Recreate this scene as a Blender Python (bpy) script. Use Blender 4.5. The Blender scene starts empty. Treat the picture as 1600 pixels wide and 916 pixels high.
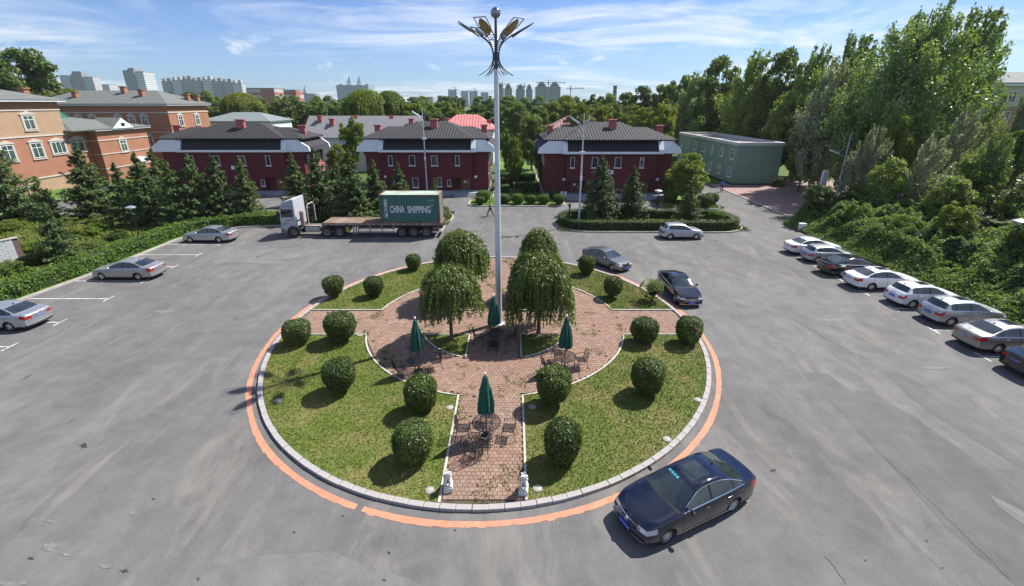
import bpy, math, random
import numpy as np
from mathutils import Vector, Matrix, noise
from mathutils.geometry import tessellate_polygon
R = math.radians
PI = math.pi
sc = bpy.context.scene
col = sc.collection

# ------------------------------------------------------------------ camera, sky, sun, exposure
F_PX, CY_PX, PITCH, CAM_H = 711.0, 420.0, math.atan(260 / 711.0), 12.7
cam = bpy.data.cameras.new('camera')
cam.sensor_width = 36.0
cam.lens = 36.0 * F_PX / 1600.0
cam.shift_y = -(458 - CY_PX) / 1600.0
cam.clip_start = 0.2
cam.clip_end = 9000
cam_o = bpy.data.objects.new('camera', cam)
cam_o.location = (0, 0, CAM_H)
cam_o.rotation_euler = (PI / 2 - PITCH, 0, 0)
col.objects.link(cam_o)
sc.camera = cam_o

SUN_EL, SUN_AZ = 52.0, 31.5          # azimuth counter-clockwise from +x
world = bpy.data.worlds.new('World')
sc.world = world
world.use_nodes = True
wt = world.node_tree
wt.nodes.clear()
def wn(t, **k):
    n = wt.nodes.new(t)
    for a, b in k.items(): setattr(n, a, b)
    return n
def math_(tree, op, a, b=None, c=None):
    n = tree.nodes.new('ShaderNodeMath'); n.operation = op
    for i, x in enumerate((a, b, c)):
        if x is None: continue
        if isinstance(x, (int, float)): n.inputs[i].default_value = x
        else: tree.links.new(x, n.inputs[i])
    return n.outputs[0]
def ramp_(tree, fac, stops):
    n = tree.nodes.new('ShaderNodeValToRGB')
    e = n.color_ramp.elements
    while len(e) < len(stops): e.new(0.5)
    for i, (p, c) in enumerate(stops):
        e[i].position = p
        e[i].color = (c, c, c, 1) if isinstance(c, (int, float)) else (*c, 1)
    tree.links.new(fac, n.inputs[0])
    return n.outputs[0]
def mix_(tree, fac, a, b, mode='MIX'):
    n = tree.nodes.new('ShaderNodeMix'); n.data_type = 'RGBA'; n.blend_type = mode
    for i, x in ((0, fac), (6, a), (7, b)):
        if isinstance(x, (int, float)): n.inputs[i].default_value = x
        elif isinstance(x, tuple): n.inputs[i].default_value = (*x, 1) if len(x) == 3 else x
        else: tree.links.new(x, n.inputs[i])
    return n.outputs[2]
def noise_(tree, vec, scale, detail=4, rough=.55, dist=0):
    n = tree.nodes.new('ShaderNodeTexNoise')
    n.inputs['Scale'].default_value = scale; n.inputs['Detail'].default_value = detail
    n.inputs['Roughness'].default_value = rough; n.inputs['Distortion'].default_value = dist
    if vec is not None: tree.links.new(vec, n.inputs['Vector'])
    return n.outputs['Fac']
def map_(tree, vec, scale=(1, 1, 1), rot=(0, 0, 0), loc=(0, 0, 0)):
    n = tree.nodes.new('ShaderNodeMapping')
    n.inputs['Scale'].default_value = scale; n.inputs['Rotation'].default_value = rot
    n.inputs['Location'].default_value = loc
    tree.links.new(vec, n.inputs['Vector'])
    return n.outputs[0]

sky = wn('ShaderNodeTexSky', sky_type='NISHITA', sun_disc=False)
sky.sun_elevation = R(SUN_EL)
sky.sun_rotation = R(90 - SUN_AZ)
sky.altitude = 200
sky.air_density = 1.0
sky.dust_density = 0.35
sky.ozone_density = 3.0
tc = wn('ShaderNodeTexCoord')
sx = wn('ShaderNodeSeparateXYZ')
wt.links.new(tc.outputs['Generated'], sx.inputs[0])
zz = math_(wt, 'ADD', math_(wt, 'MAXIMUM', sx.outputs[2], 0.0), 0.10)
cx_ = wn('ShaderNodeCombineXYZ')
wt.links.new(math_(wt, 'DIVIDE', sx.outputs[0], zz), cx_.inputs[0])
wt.links.new(math_(wt, 'DIVIDE', sx.outputs[1], zz), cx_.inputs[1])
cp = map_(wt, cx_.outputs[0], (0.42, 0.75, 1), (0, 0, R(-24)), (3.4, 1.1, 0))
cir = noise_(wt, cp, 1.25, 9, .62, 1.1)
big = noise_(wt, map_(wt, cx_.outputs[0], (.3, .5, 1), (0, 0, R(-20)), (9.3, 4.2, 0)), .9, 3, .5, .3)
cmask = math_(wt, 'MULTIPLY', ramp_(wt, cir, [(.43, 0.0), (.66, 1.0)]), ramp_(wt, big, [(.40, .05), (.56, 1.0)]))
cmask = math_(wt, 'MULTIPLY', cmask, .82)
# a few small cumulus low over the horizon
puff = noise_(wt, map_(wt, tc.outputs['Generated'], (1, 1, 2.2), (0, 0, 0), (.3, 1.7, .2)), 9.0, 7, .55, .2)
low = math_(wt, 'MULTIPLY', ramp_(wt, sx.outputs[2], [(.02, 0.0), (.05, 1.0), (.09, 1.0), (.13, 0.0)]), ramp_(wt, puff, [(.60, 0.0), (.68, 1.0)]))
cmask = math_(wt, 'MAXIMUM', cmask, math_(wt, 'MULTIPLY', low, .6))
graded = mix_(wt, 1.0, sky.outputs[0], (.40, .535, .80), 'MULTIPLY')
skyc = mix_(wt, cmask, graded, (6.2, 6.35, 6.7))
bg = wn('ShaderNodeBackground')
bg.inputs['Strength'].default_value = 0.092
wt.links.new(skyc, bg.inputs['Color'])
wo = wn('ShaderNodeOutputWorld')
wt.links.new(bg.outputs[0], wo.inputs['Surface'])

sun = bpy.data.lights.new('sun', 'SUN')
sun.energy = 4.6
sun.angle = R(0.53)
sun.color = (1.0, 0.955, 0.88)
sun_o = bpy.data.objects.new('sun', sun)
sd = Vector((math.cos(R(SUN_EL)) * math.cos(R(SUN_AZ)), math.cos(R(SUN_EL)) * math.sin(R(SUN_AZ)), math.sin(R(SUN_EL))))
sun_o.rotation_euler = sd.to_track_quat('Z', 'Y').to_euler()
sun_o.location = sd * 300
col.objects.link(sun_o)
vs = sc.view_settings
vs.view_transform = 'Standard'
vs.look = 'None'
vs.gamma = 1.0
vs.use_curve_mapping = False
vs.exposure = 0.88
sc.cycles.max_bounces = 6
sc.cycles.diffuse_bounces = 3
sc.cycles.transparent_max_bounces = 12
sc.cycles.volume_bounces = 1
sc.cycles.sample_clamp_indirect = 6.0
sc.cycles.caustics_reflective = False
sc.cycles.caustics_refractive = False

HAZE = .00009
# ------------------------------------------------------------------ helpers
def _ray(u, v):
    x = (u - 800) / F_PX; y = (v - CY_PX) / F_PX
    return x, math.cos(PITCH) - y * math.sin(PITCH), -(math.sin(PITCH) + y * math.cos(PITCH))
def G(u, v, z=0.0):
    """photograph pixel -> point of the level z"""
    x, dy, dz = _ray(u, v); t = (z - CAM_H) / dz
    return x * t, dy * t
def V(u, v, Y):
    """photograph pixel -> (x, z) on the upright plane at distance Y"""
    x, dy, dz = _ray(u, v); t = Y / dy
    return x * t, CAM_H + dz * t

def tag(o, label=None, cat=None, group=None, kind=None):
    if label: o['label'] = label
    if cat: o['category'] = cat
    if group: o['group'] = group
    if kind: o['kind'] = kind
    return o
def empty(name, loc=(0, 0, 0), rz=0.0, label=None, cat=None, group=None):
    o = bpy.data.objects.new(name, None)
    o.empty_display_size = .3
    o.location = loc; o.rotation_euler = (0, 0, rz)
    col.objects.link(o)
    return tag(o, label, cat, group)
def obj(name, me, parent=None, loc=None, rot=None, scale=None, mat=None):
    o = bpy.data.objects.new(name, me)
    col.objects.link(o)
    if parent is not None: o.parent = parent
    if loc is not None: o.location = loc
    if rot is not None: o.rotation_euler = rot
    if scale is not None: o.scale = scale
    if mat is not None:
        o.material_slots[0].link = 'OBJECT'; o.material_slots[0].material = mat
    return o
def copy_tree(o, parent=None):
    c = o.copy(); col.objects.link(c)
    if parent is not None: c.parent = parent
    for ch in o.children: copy_tree(ch, c)
    return c
def dup(o, loc, rz, label=None, group=None, scale=None):
    c = copy_tree(o)
    c.location = loc; c.rotation_euler = (0, 0, rz)
    if scale: c.scale = scale
    if label: c['label'] = label
    if group: c['group'] = group
    return c

class MB:
    def __init__(s): s.v = []; s.f = []
    def add(s, vs, fs):
        n = len(s.v); s.v += [tuple(p) for p in vs]; s.f += [tuple(i + n for i in f) for f in fs]; return s
    def box(s, x0, x1, y0, y1, z0, z1):
        return s.add([(x0, y0, z0), (x1, y0, z0), (x1, y1, z0), (x0, y1, z0), (x0, y0, z1), (x1, y0, z1), (x1, y1, z1), (x0, y1, z1)],
                     [(0, 3, 2, 1), (4, 5, 6, 7), (0, 1, 5, 4), (1, 2, 6, 5), (2, 3, 7, 6), (3, 0, 4, 7)])
    def hexa(s, p):
        return s.add(p, [(0, 3, 2, 1), (4, 5, 6, 7), (0, 1, 5, 4), (1, 2, 6, 5), (2, 3, 7, 6), (3, 0, 4, 7)])
    def obox(s, c, sz, rz=0.0, rx=0.0, ry=0.0):
        m = Matrix.Translation(c) @ Matrix.Rotation(rz, 4, 'Z') @ Matrix.Rotation(ry, 4, 'Y') @ Matrix.Rotation(rx, 4, 'X')
        a, b, d = sz[0] / 2, sz[1] / 2, sz[2] / 2
        return s.hexa([m @ Vector(q) for q in ((-a, -b, -d), (a, -b, -d), (a, b, -d), (-a, b, -d), (-a, -b, d), (a, -b, d), (a, b, d), (-a, b, d))])
    def tube(s, pts, rs, n=8, cap=True):
        pts = [Vector(p) for p in pts]
        if isinstance(rs, (int, float)): rs = [rs] * len(pts)
        rings = []; up = None
        for i, p in enumerate(pts):
            d = (pts[min(i + 1, len(pts) - 1)] - pts[max(i - 1, 0)]).normalized()
            if up is None:
                up = Vector((0, 0, 1)) if abs(d.z) < .9 else Vector((1, 0, 0))
            a = d.cross(up)
            if a.length < 1e-4: a = d.cross(Vector((0, 1, 0)))
            a.normalize(); b = d.cross(a).normalized(); up = -b if (-b).dot(up) > 0 else b
            rings.append([p + (a * math.cos(2 * PI * k / n) + b * math.sin(2 * PI * k / n)) * rs[i] for k in range(n)])
        vs = [q for r in rings for q in r]; fs = []
        for i in range(len(pts) - 1):
            for k in range(n):
                k2 = (k + 1) % n
                fs.append((i * n + k, (i + 1) * n + k, (i + 1) * n + k2, i * n + k2))
        if cap:
            fs.append(tuple(range(n))); fs.append(tuple((len(pts) - 1) * n + k for k in reversed(range(n))))
        return s.add(vs, fs)
    def lathe(s, prof, n=16, c=(0, 0, 0), axis='z'):
        vs = []; fs = []
        for r, z in prof:
            for k in range(n):
                a = 2 * PI * k / n; p = (r * math.cos(a), r * math.sin(a), z)
                if axis == 'y': p = (p[0], p[2], p[1])
                if axis == 'x': p = (p[2], p[0], p[1])
                vs.append((p[0] + c[0], p[1] + c[1], p[2] + c[2]))
        m = len(prof)
        for i in range(m - 1):
            for k in range(n):
                k2 = (k + 1) % n
                fs.append((i * n + k, i * n + k2, (i + 1) * n + k2, (i + 1) * n + k))
        return s.add(vs, fs)
    def prism(s, poly, z0, z1, bottom=False):
        n = len(poly)
        ar = sum(poly[i][0] * poly[(i + 1) % n][1] - poly[(i + 1) % n][0] * poly[i][1] for i in range(n))
        if ar < 0: poly = poly[::-1]
        vs = [(x, y, z0) for x, y in poly] + [(x, y, z1) for x, y in poly]
        tri = tessellate_polygon([[Vector((x, y, 0)) for x, y in poly]])
        fs = []
        for t in tri:
            a, b, c = t
            cr = (poly[b][0] - poly[a][0]) * (poly[c][1] - poly[a][1]) - (poly[b][1] - poly[a][1]) * (poly[c][0] - poly[a][0])
            t = t if cr > 0 else (a, c, b)
            fs.append(tuple(i + n for i in t))
            if bottom: fs.append(tuple(reversed(t)))
        if z1 - z0 > 1e-6:
            for i in range(n):
                j = (i + 1) % n; fs.append((i, j, j + n, i + n))
        return s.add(vs, fs)
    def profile(s, poly, a0, a1, plane='xz'):
        """polygon in the plane xz (extruded along y) or yz (extruded along x)"""
        m = MB(); m.prism(poly, a0, a1, True)
        if plane == 'xz': vs = [(x, z, y) for x, y, z in m.v]; fs = [tuple(reversed(f)) for f in m.f]
        else: vs = [(z, x, y) for x, y, z in m.v]; fs = m.f
        return s.add(vs, fs)
    def strip(s, pts, w, z0, z1, closed=False):
        """a low wall of width w along a polyline"""
        P = [Vector((p[0], p[1])) for p in pts]; n = len(P); L = []; Rr = []
        for i in range(n):
            a = P[(i - 1) % n] if (closed or i > 0) else P[i]; b = P[(i + 1) % n] if (closed or i < n - 1) else P[i]
            d = (b - a).normalized(); q = Vector((-d.y, d.x)) * w / 2
            L.append(P[i] + q); Rr.append(P[i] - q)
        for i in range(n if closed else n - 1):
            j = (i + 1) % n
            s.hexa([(*Rr[i], z0), (*Rr[j], z0), (*L[j], z0), (*L[i], z0), (*Rr[i], z1), (*Rr[j], z1), (*L[j], z1), (*L[i], z1)])
        return s
    def xf(s, m):
        s.v = [tuple(m @ Vector(p)) for p in s.v]; return s
    def mesh(s, name, mat, smooth=False):
        me = bpy.data.meshes.new(name); me.from_pydata(s.v, [], s.f); me.update()
        if mat is not None: me.materials.append(mat)
        if smooth:
            me.polygons.foreach_set('use_smooth', [True] * len(me.polygons))
            me.set_sharp_from_angle(angle=R(38))
        return me
    def build(s, name, mat, parent=None, loc=None, smooth=False, bevel=0.0, seg=2, rot=None):
        o = obj(name, s.mesh(name, mat, smooth), parent, loc, rot)
        if bevel:
            b = o.modifiers.new('bevel', 'BEVEL'); b.width = bevel; b.segments = seg; b.limit_method = 'ANGLE'; b.angle_limit = R(35)
        return o

def np_mesh(name, verts, k, mat, smooth=False):
    """verts (N*k,3): N separate polygons of k corners"""
    verts = np.asarray(verts, np.float32); n = len(verts) // k
    me = bpy.data.meshes.new(name)
    me.vertices.add(n * k); me.vertices.foreach_set('co', verts.ravel())
    me.loops.add(n * k); me.loops.foreach_set('vertex_index', np.arange(n * k, dtype=np.int32))
    me.polygons.add(n); me.polygons.foreach_set('loop_start', np.arange(0, n * k, k, dtype=np.int32))
    me.polygons.foreach_set('loop_total', np.full(n, k, np.int32))
    me.update(calc_edges=True)
    me.materials.append(mat)
    return me
def unit(a): return a / np.maximum(np.linalg.norm(a, axis=1, keepdims=True), 1e-6)
def leaf_verts(rng, P, N, size, aspect=.5, jitter=.7, axis=None):
    n = len(P); N = unit(N + rng.normal(0, jitter, (n, 3)))
    if axis is None: T = rng.normal(0, 1, (n, 3))
    else: T = axis + rng.normal(0, .25, (n, 3))
    T = unit(T - N * (T * N).sum(1, keepdims=True)); B = np.cross(N, T)
    s = (size * rng.uniform(.65, 1.3, n))[:, None] if np.isscalar(size) else (size * rng.uniform(.65, 1.3, n))[:, None]
    q = np.stack([P - T * s, P + B * s * aspect - T * s * .1, P + T * s, P - B * s * aspect - T * s * .1], 1)
    return q.reshape(-1, 3)

# ------------------------------------------------------------------ materials
MATS = {}
def new_mat(name):
    m = bpy.data.materials.new(name); m.use_nodes = True
    nt = m.node_tree; b = nt.nodes['Principled BSDF']
    MATS[name] = m
    return m, nt, b
def mat(name, c, rough=.6, metal=0.0, var=.14, scale=2.5, spec=.4, bump=0.0, bscale=30.0, stretch=(1, 1, 1), c2=None, dirt=0.0, coat=0.0):
    m, nt, b = new_mat(name)
    tco = nt.nodes.new('ShaderNodeTexCoord'); vec = map_(nt, tco.outputs['Object'], stretch)
    lo = tuple(x * (1 - var) for x in c); hi = tuple(min(1, x * (1 + var)) for x in c)
    f = ramp_(nt, noise_(nt, vec, scale, 6, .6), [(.3, 0.0), (.7, 1.0)])
    cc = mix_(nt, f, lo, hi)
    if c2: cc = mix_(nt, math_(nt, 'MULTIPLY', ramp_(nt, noise_(nt, vec, scale * .37, 5, .65, .6), [(.48, 0.0), (.62, 1.0)]), .8), cc, c2)
    if dirt:
        cc = mix_(nt, math_(nt, 'MULTIPLY', ramp_(nt, noise_(nt, vec, scale * 3.1, 7, .7, .4), [(.45, 0.0), (.7, 1.0)]), dirt), cc, (.09, .075, .06))
    nt.links.new(cc, b.inputs['Base Color'])
    b.inputs['Roughness'].default_value = rough; b.inputs['Metallic'].default_value = metal
    b.inputs['Specular IOR Level'].default_value = spec
    b.inputs['Coat Weight'].default_value = coat; b.inputs['Coat Roughness'].default_value = .04
    if bump:
        bp = nt.nodes.new('ShaderNodeBump'); bp.inputs['Strength'].default_value = bump; bp.inputs['Distance'].default_value = .02
        nt.links.new(noise_(nt, vec, bscale, 4, .6), bp.inputs['Height']); nt.links.new(bp.outputs[0], b.inputs['Normal'])
    return m
LEAF_K = 1.0
def leafmat(name, a, b_, transl=.28, spec=.35, rough=.5, k=1.0):
    m, nt, b = new_mat(name)
    a = tuple(x * k for x in a); b_ = tuple(x * k for x in b_); transl = transl + .02; rough = max(rough, .46)
    g = nt.nodes.new('ShaderNodeNewGeometry'); oi = nt.nodes.new('ShaderNodeObjectInfo')
    r = math_(nt, 'ADD', math_(nt, 'MULTIPLY', g.outputs['Random Per Island'], .65), math_(nt, 'MULTIPLY', oi.outputs['Random'], .35))
    cl = noise_(nt, g.outputs['Position'], .45, 2, .5)
    r = math_(nt, 'ADD', math_(nt, 'MULTIPLY', r, .7), math_(nt, 'MULTIPLY', ramp_(nt, cl, [(.35, 0.0), (.65, 1.0)]), .3))
    cc = mix_(nt, r, a, b_)
    nt.links.new(cc, b.inputs['Base Color'])
    b.inputs['Roughness'].default_value = rough; b.inputs['Specular IOR Level'].default_value = spec
    tr = nt.nodes.new('ShaderNodeBsdfTranslucent')
    nt.links.new(mix_(nt, 1.0, cc, (1.25, 1.25, .55), 'MULTIPLY'), tr.inputs['Color'])
    mx = nt.nodes.new('ShaderNodeMixShader'); mx.inputs[0].default_value = transl
    nt.links.new(b.outputs[0], mx.inputs[1]); nt.links.new(tr.outputs[0], mx.inputs[2])
    nt.links.new(mx.outputs[0], nt.nodes['Material Output'].inputs['Surface'])
    return m
def paint(name, c, metallic=.0, rough=.28, flake=.05):
    m, nt, b = new_mat(name)
    tco = nt.nodes.new('ShaderNodeTexCoord')
    f = noise_(nt, tco.outputs['Object'], 2.2, 6, .65)
    nt.links.new(mix_(nt, ramp_(nt, f, [(.35, 0.0), (.65, 1.0)]), tuple(x * (1 - flake) for x in c), tuple(min(1, x * (1 + flake)) for x in c)), b.inputs['Base Color'])
    b.inputs['Metallic'].default_value = metallic
    dust = ramp_(nt, noise_(nt, tco.outputs['Object'], 5.0, 7, .7), [(.3, rough * .8), (.75, min(1, rough * 1.7))])
    nt.links.new(dust, b.inputs['Roughness'])
    b.inputs['Coat Weight'].default_value = .7; b.inputs['Coat Roughness'].default_value = .05
    return m
def glassy(name, c, rough=.04, spec=.7):
    m, nt, b = new_mat(name)
    tco = nt.nodes.new('ShaderNodeTexCoord')
    f = noise_(nt, tco.outputs['Object'], .9, 4, .6)
    nt.links.new(mix_(nt, ramp_(nt, f, [(.35, 0.0), (.65, 1.0)]), tuple(x * .6 for x in c), tuple(x * 1.4 for x in c)), b.inputs['Base Color'])
    b.inputs['Roughness'].default_value = rough; b.inputs['Specular IOR Level'].default_value = spec
    b.inputs['Coat Weight'].default_value = .5; b.inputs['Coat Roughness'].default_value = .02
    return m

def asphalt_mat(name, base, dust=.5, seed=0.0):
    m, nt, b = new_mat(name)
    g = nt.nodes.new('ShaderNodeNewGeometry'); p = g.outputs['Position']
    big = noise_(nt, map_(nt, p, (1, 1, 1), loc=(seed, 0, 0)), .10, 5, .6, .4)
    stre = noise_(nt, map_(nt, p, (.5, .08, 1), loc=(seed, 3, 0)), 1.0, 6, .65, .6)
    med = noise_(nt, p, .9, 7, .68, .3)
    fine = noise_(nt, p, 24.0, 3, .7)
    speck = noise_(nt, p, 80.0, 2, .6)
    v = math_(nt, 'ADD', .30, math_(nt, 'MULTIPLY', ramp_(nt, big, [(.3, 0.0), (.7, 1.0)]), .22))
    v = math_(nt, 'ADD', v, math_(nt, 'MULTIPLY', ramp_(nt, stre, [(.32, 0.0), (.68, 1.0)]), .22))
    v = math_(nt, 'ADD', v, math_(nt, 'MULTIPLY', ramp_(nt, med, [(.3, 0.0), (.7, 1.0)]), .32))
    v = math_(nt, 'ADD', v, math_(nt, 'MULTIPLY', ramp_(nt, fine, [(.3, 0.0), (.7, 1.0)]), .24))
    v = math_(nt, 'ADD', v, math_(nt, 'MULTIPLY', ramp_(nt, speck, [(.35, 0.0), (.65, 1.0)]), .24))
    cc = mix_(nt, 1.0, mix_(nt, ramp_(nt, big, [(.3, 0.0), (.7, 1.0)]), base, tuple(x * y for x, y in zip(base, (.97, 1.0, 1.05)))), v, 'MULTIPLY')
    d1 = math_(nt, 'MULTIPLY', ramp_(nt, noise_(nt, map_(nt, p, (.5, .16, 1), loc=(7 + seed, 1, 0)), 1.0, 8, .72, 1.1), [(.52, 0.0), (.72, 1.0)]), dust * 1.1)
    cc = mix_(nt, d1, cc, tuple(x * y * 1.5 for x, y in zip(base, (1.05, 1.0, .9))))
    d2 = math_(nt, 'MULTIPLY', ramp_(nt, noise_(nt, map_(nt, p, (1, 1, 1), loc=(2, 9 + seed, 0)), 1.7, 8, .72, .2), [(.70, 0.0), (.78, 1.0)]), .55)
    cc = mix_(nt, d2, cc, (.30, .28, .25))
    spots = nt.nodes.new('ShaderNodeTexVoronoi'); spots.inputs['Scale'].default_value = .42; spots.inputs['Randomness'].default_value = 1
    nt.links.new(map_(nt, p, (1, .55, 1)), spots.inputs['Vector'])
    ds = ramp_(nt, math_(nt, 'ADD', spots.outputs['Distance'], math_(nt, 'MULTIPLY', med, .12)), [(.09, 1.0), (.15, 0.0)])
    cc = mix_(nt, math_(nt, 'MULTIPLY', ds, .65), cc, (.035, .033, .03))
    nt.links.new(cc, b.inputs['Base Color'])
    b.inputs['Roughness'].default_value = .88; b.inputs['Specular IOR Level'].default_value = .25
    bp = nt.nodes.new('ShaderNodeBump'); bp.inputs['Strength'].default_value = .35; bp.inputs['Distance'].default_value = .01
    nt.links.new(fine, bp.inputs['Height']); nt.links.new(bp.outputs[0], b.inputs['Normal'])
    return m
def grass_mat(name, a, b_, dry, dryamt=.5, scale=.5):
    m, nt, b = new_mat(name)
    g = nt.nodes.new('ShaderNodeNewGeometry'); p = g.outputs['Position']
    n1 = noise_(nt, p, scale, 6, .65, .3); n2 = noise_(nt, p, scale * 14, 4, .7)
    cc = mix_(nt, ramp_(nt, n2, [(.3, 0.0), (.7, 1.0)]), a, b_)
    dm = math_(nt, 'MULTIPLY', ramp_(nt, n1, [(.46, 0.0), (.66, 1.0)]), dryamt)
    cc = mix_(nt, dm, cc, dry)
    cc = mix_(nt, math_(nt, 'MULTIPLY', g.outputs['Random Per Island'], .35), cc, tuple(x * 1.5 for x in b_))
    nt.links.new(cc, b.inputs['Base Color'])
    b.inputs['Roughness'].default_value = .8; b.inputs['Specular IOR Level'].default_value = .2
    bp = nt.nodes.new('ShaderNodeBump'); bp.inputs['Strength'].default_value = .5; bp.inputs['Distance'].default_value = .05
    nt.links.new(n2, bp.inputs['Height']); nt.links.new(bp.outputs[0], b.inputs['Normal'])
    return m
def brick_mat(name, cs, scale=.8):
    m, nt, b = new_mat(name)
    g = nt.nodes.new('ShaderNodeNewGeometry'); oi = nt.nodes.new('ShaderNodeObjectInfo')
    r = math_(nt, 'FRACT', math_(nt, 'ADD', g.outputs['Random Per Island'], oi.outputs['Random']))
    cc = ramp_(nt, r, [(i / (len(cs) - 1), c) for i, c in enumerate(cs)])
    n = noise_(nt, g.outputs['Position'], scale, 7, .65, .4)
    cc = mix_(nt, math_(nt, 'MULTIPLY', ramp_(nt, n, [(.42, 0.0), (.68, 1.0)]), .55), cc, (.16, .125, .095))
    n2 = noise_(nt, g.outputs['Position'], 30, 3, .6)
    cc = mix_(nt, math_(nt, 'MULTIPLY', n2, .35), cc, (.34, .22, .18))
    nt.links.new(cc, b.inputs['Base Color']); b.inputs['Roughness'].default_value = .85; b.inputs['Specular IOR Level'].default_value = .25
    return m
# ------------------------------------------------------------------ setting: ground, asphalt, beds, roundabout
m_ground = grass_mat('ground_grass', (.030, .060, .012), (.075, .13, .025), (.13, .12, .05), .5, .12)
m_bed = grass_mat('bed_grass', (.040, .085, .014), (.10, .19, .03), (.12, .13, .04), .35, .4)
m_lawn = grass_mat('lawn', (.055, .078, .014), (.106, .136, .028), (.205, .155, .072), .9, .5)
m_blade = grass_mat('grass_blade', (.060, .096, .012), (.132, .178, .030), (.25, .19, .078), .88, .5)
m_asph = asphalt_mat('asphalt', (.143, .138, .132), .6)
m_patch = asphalt_mat('asphalt_patch', (.120, .117, .112), .35, 4.0)
m_patch2 = asphalt_mat('asphalt_pale', (.160, .154, .146), .4, 8.0)
m_conc = mat('concrete', (.40, .37, .35), .85, var=.16, scale=1.7, bump=.3, bscale=25, dirt=.25)
m_kerb = mat('kerb', (.36, .335, .325), .85, var=.14, scale=.9, bump=.3, bscale=20, dirt=.35)
m_soil = mat('soil', (.085, .065, .045), .95, var=.3, scale=3, bump=.5)
m_white_line = mat('road_paint_white', (.58, .58, .56), .7, var=.08, scale=4, c2=(.28, .275, .27))
m_orange = mat('road_paint_orange', (.56, .228, .132), .75, var=.10, scale=1.1, c2=(.46, .22, .15), dirt=.42)
m_brick = brick_mat('paving_brick', [(.205, .120, .084), (.245, .152, .108), (.285, .190, .138), (.225, .138, .100), (.32, .235, .175)])
m_plaza = brick_mat('plaza_paving', [(.33, .215, .20), (.37, .25, .235), (.30, .20, .19)])
m_hill = mat('hill', (.07, .10, .10), .9)

def rpoly(pts, n=7):
    """polygon with rounded corners: (x, y, radius)"""
    out = []; N = len(pts)
    for i in range(N):
        p = Vector(pts[i][:2]); r = pts[i][2] if len(pts[i]) > 2 else 0
        if r <= 0: out.append((p.x, p.y)); continue
        a = (Vector(pts[i - 1][:2]) - p).normalized(); b = (Vector(pts[(i + 1) % N][:2]) - p).normalized()
        ang = a.angle(b); d = r / math.tan(ang / 2)
        lim = min((Vector(pts[i - 1][:2]) - p).length, (Vector(pts[(i + 1) % N][:2]) - p).length) * .49
        if d > lim: d = lim; r = d * math.tan(ang / 2)
        c = p + (a + b).normalized() * (r / math.sin(ang / 2))
        s = (p + a * d) - c; e = (p + b * d) - c
        a0 = math.atan2(s.y, s.x); a1 = math.atan2(e.y, e.x); da = (a1 - a0 + PI) % (2 * PI) - PI
        for k in range(n + 1):
            t = a0 + da * k / n; out.append((c.x + r * math.cos(t), c.y + r * math.sin(t)))
    return out

g = MB().add([(-2400, -40, 0), (2400, -40, 0), (2400, 2600, 0), (-2400, 2600, 0)], [(0, 1, 2, 3)]).build('ground', m_ground)
tag(g, kind='structure')
lot = MB().prism([(-120, -16), (30.2, -16), (30.2, 46), (32.6, 49), (32.6, 130), (26.5, 130), (26.5, 67), (-30, 67.4), (-52, 67.4), (-60, 61), (-120, 61)], .004, .0041).build('asphalt_lot', m_asph)
tag(lot, kind='structure')
def sheet(name, poly, z, m):
    return tag(MB().prism(poly, z, z + .0002).build(name, m), kind='structure')
def gp(L): return [G(u, v) for u, v in L]
sheet('asphalt_patch', gp([(1253, 583), (1292, 583), (1330, 612), (1362, 612), (1452, 668), (1530, 722), (1600, 772), (1680, 850), (1640, 960), (1480, 826), (1382, 716), (1318, 650)]), .008, m_patch)
sheet('asphalt_patch', gp([(1382, 582), (1400, 580), (1440, 600), (1500, 648), (1560, 692), (1600, 722), (1600, 735), (1480, 662), (1420, 620)]), .008, m_patch)
sheet('asphalt_patch', gp([(1545, 772), (1600, 800), (1600, 820), (1560, 792)]), .012, m_patch2)
sheet('asphalt_patch', gp([(300, 905), (330, 880), (420, 868), (520, 862), (560, 880), (640, 905), (700, 940), (300, 950)]), .008, m_patch2)
sheet('asphalt_patch', gp([(350, 345 + 45), (470, 388), (520, 394), (420, 408), (330, 412)]), .008, m_patch2)
sheet('asphalt_patch', gp([(1000, 408), (1130, 404), (1190, 420), (1140, 436), (1030, 428)]), .008, m_patch2)
crk = MB()
rc = random.Random(5)
for seg in ([(1383, 717), (1440, 770), (1500, 830), (1590, 918)], [(1290, 870), (1310, 895), (1325, 918)], [(1240, 500), (1262, 512), (1300, 536), (1360, 565)], [(30, 560), (90, 535), (150, 508), (200, 478), (255, 452)]):
    pts = [];
    for (a, b), (c, d) in zip(seg[:-1], seg[1:]):
        for k in range(8):
            t = k / 8; x, y = G(a + (c - a) * t, b + (d - b) * t); pts.append((x + rc.uniform(-.04, .04), y + rc.uniform(-.05, .05)))
    crk.strip(pts, .013, .0125, .0135)
tag(crk.build('asphalt_crack', mat('crack', (.05, .048, .045), .9)), kind='structure')

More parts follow.
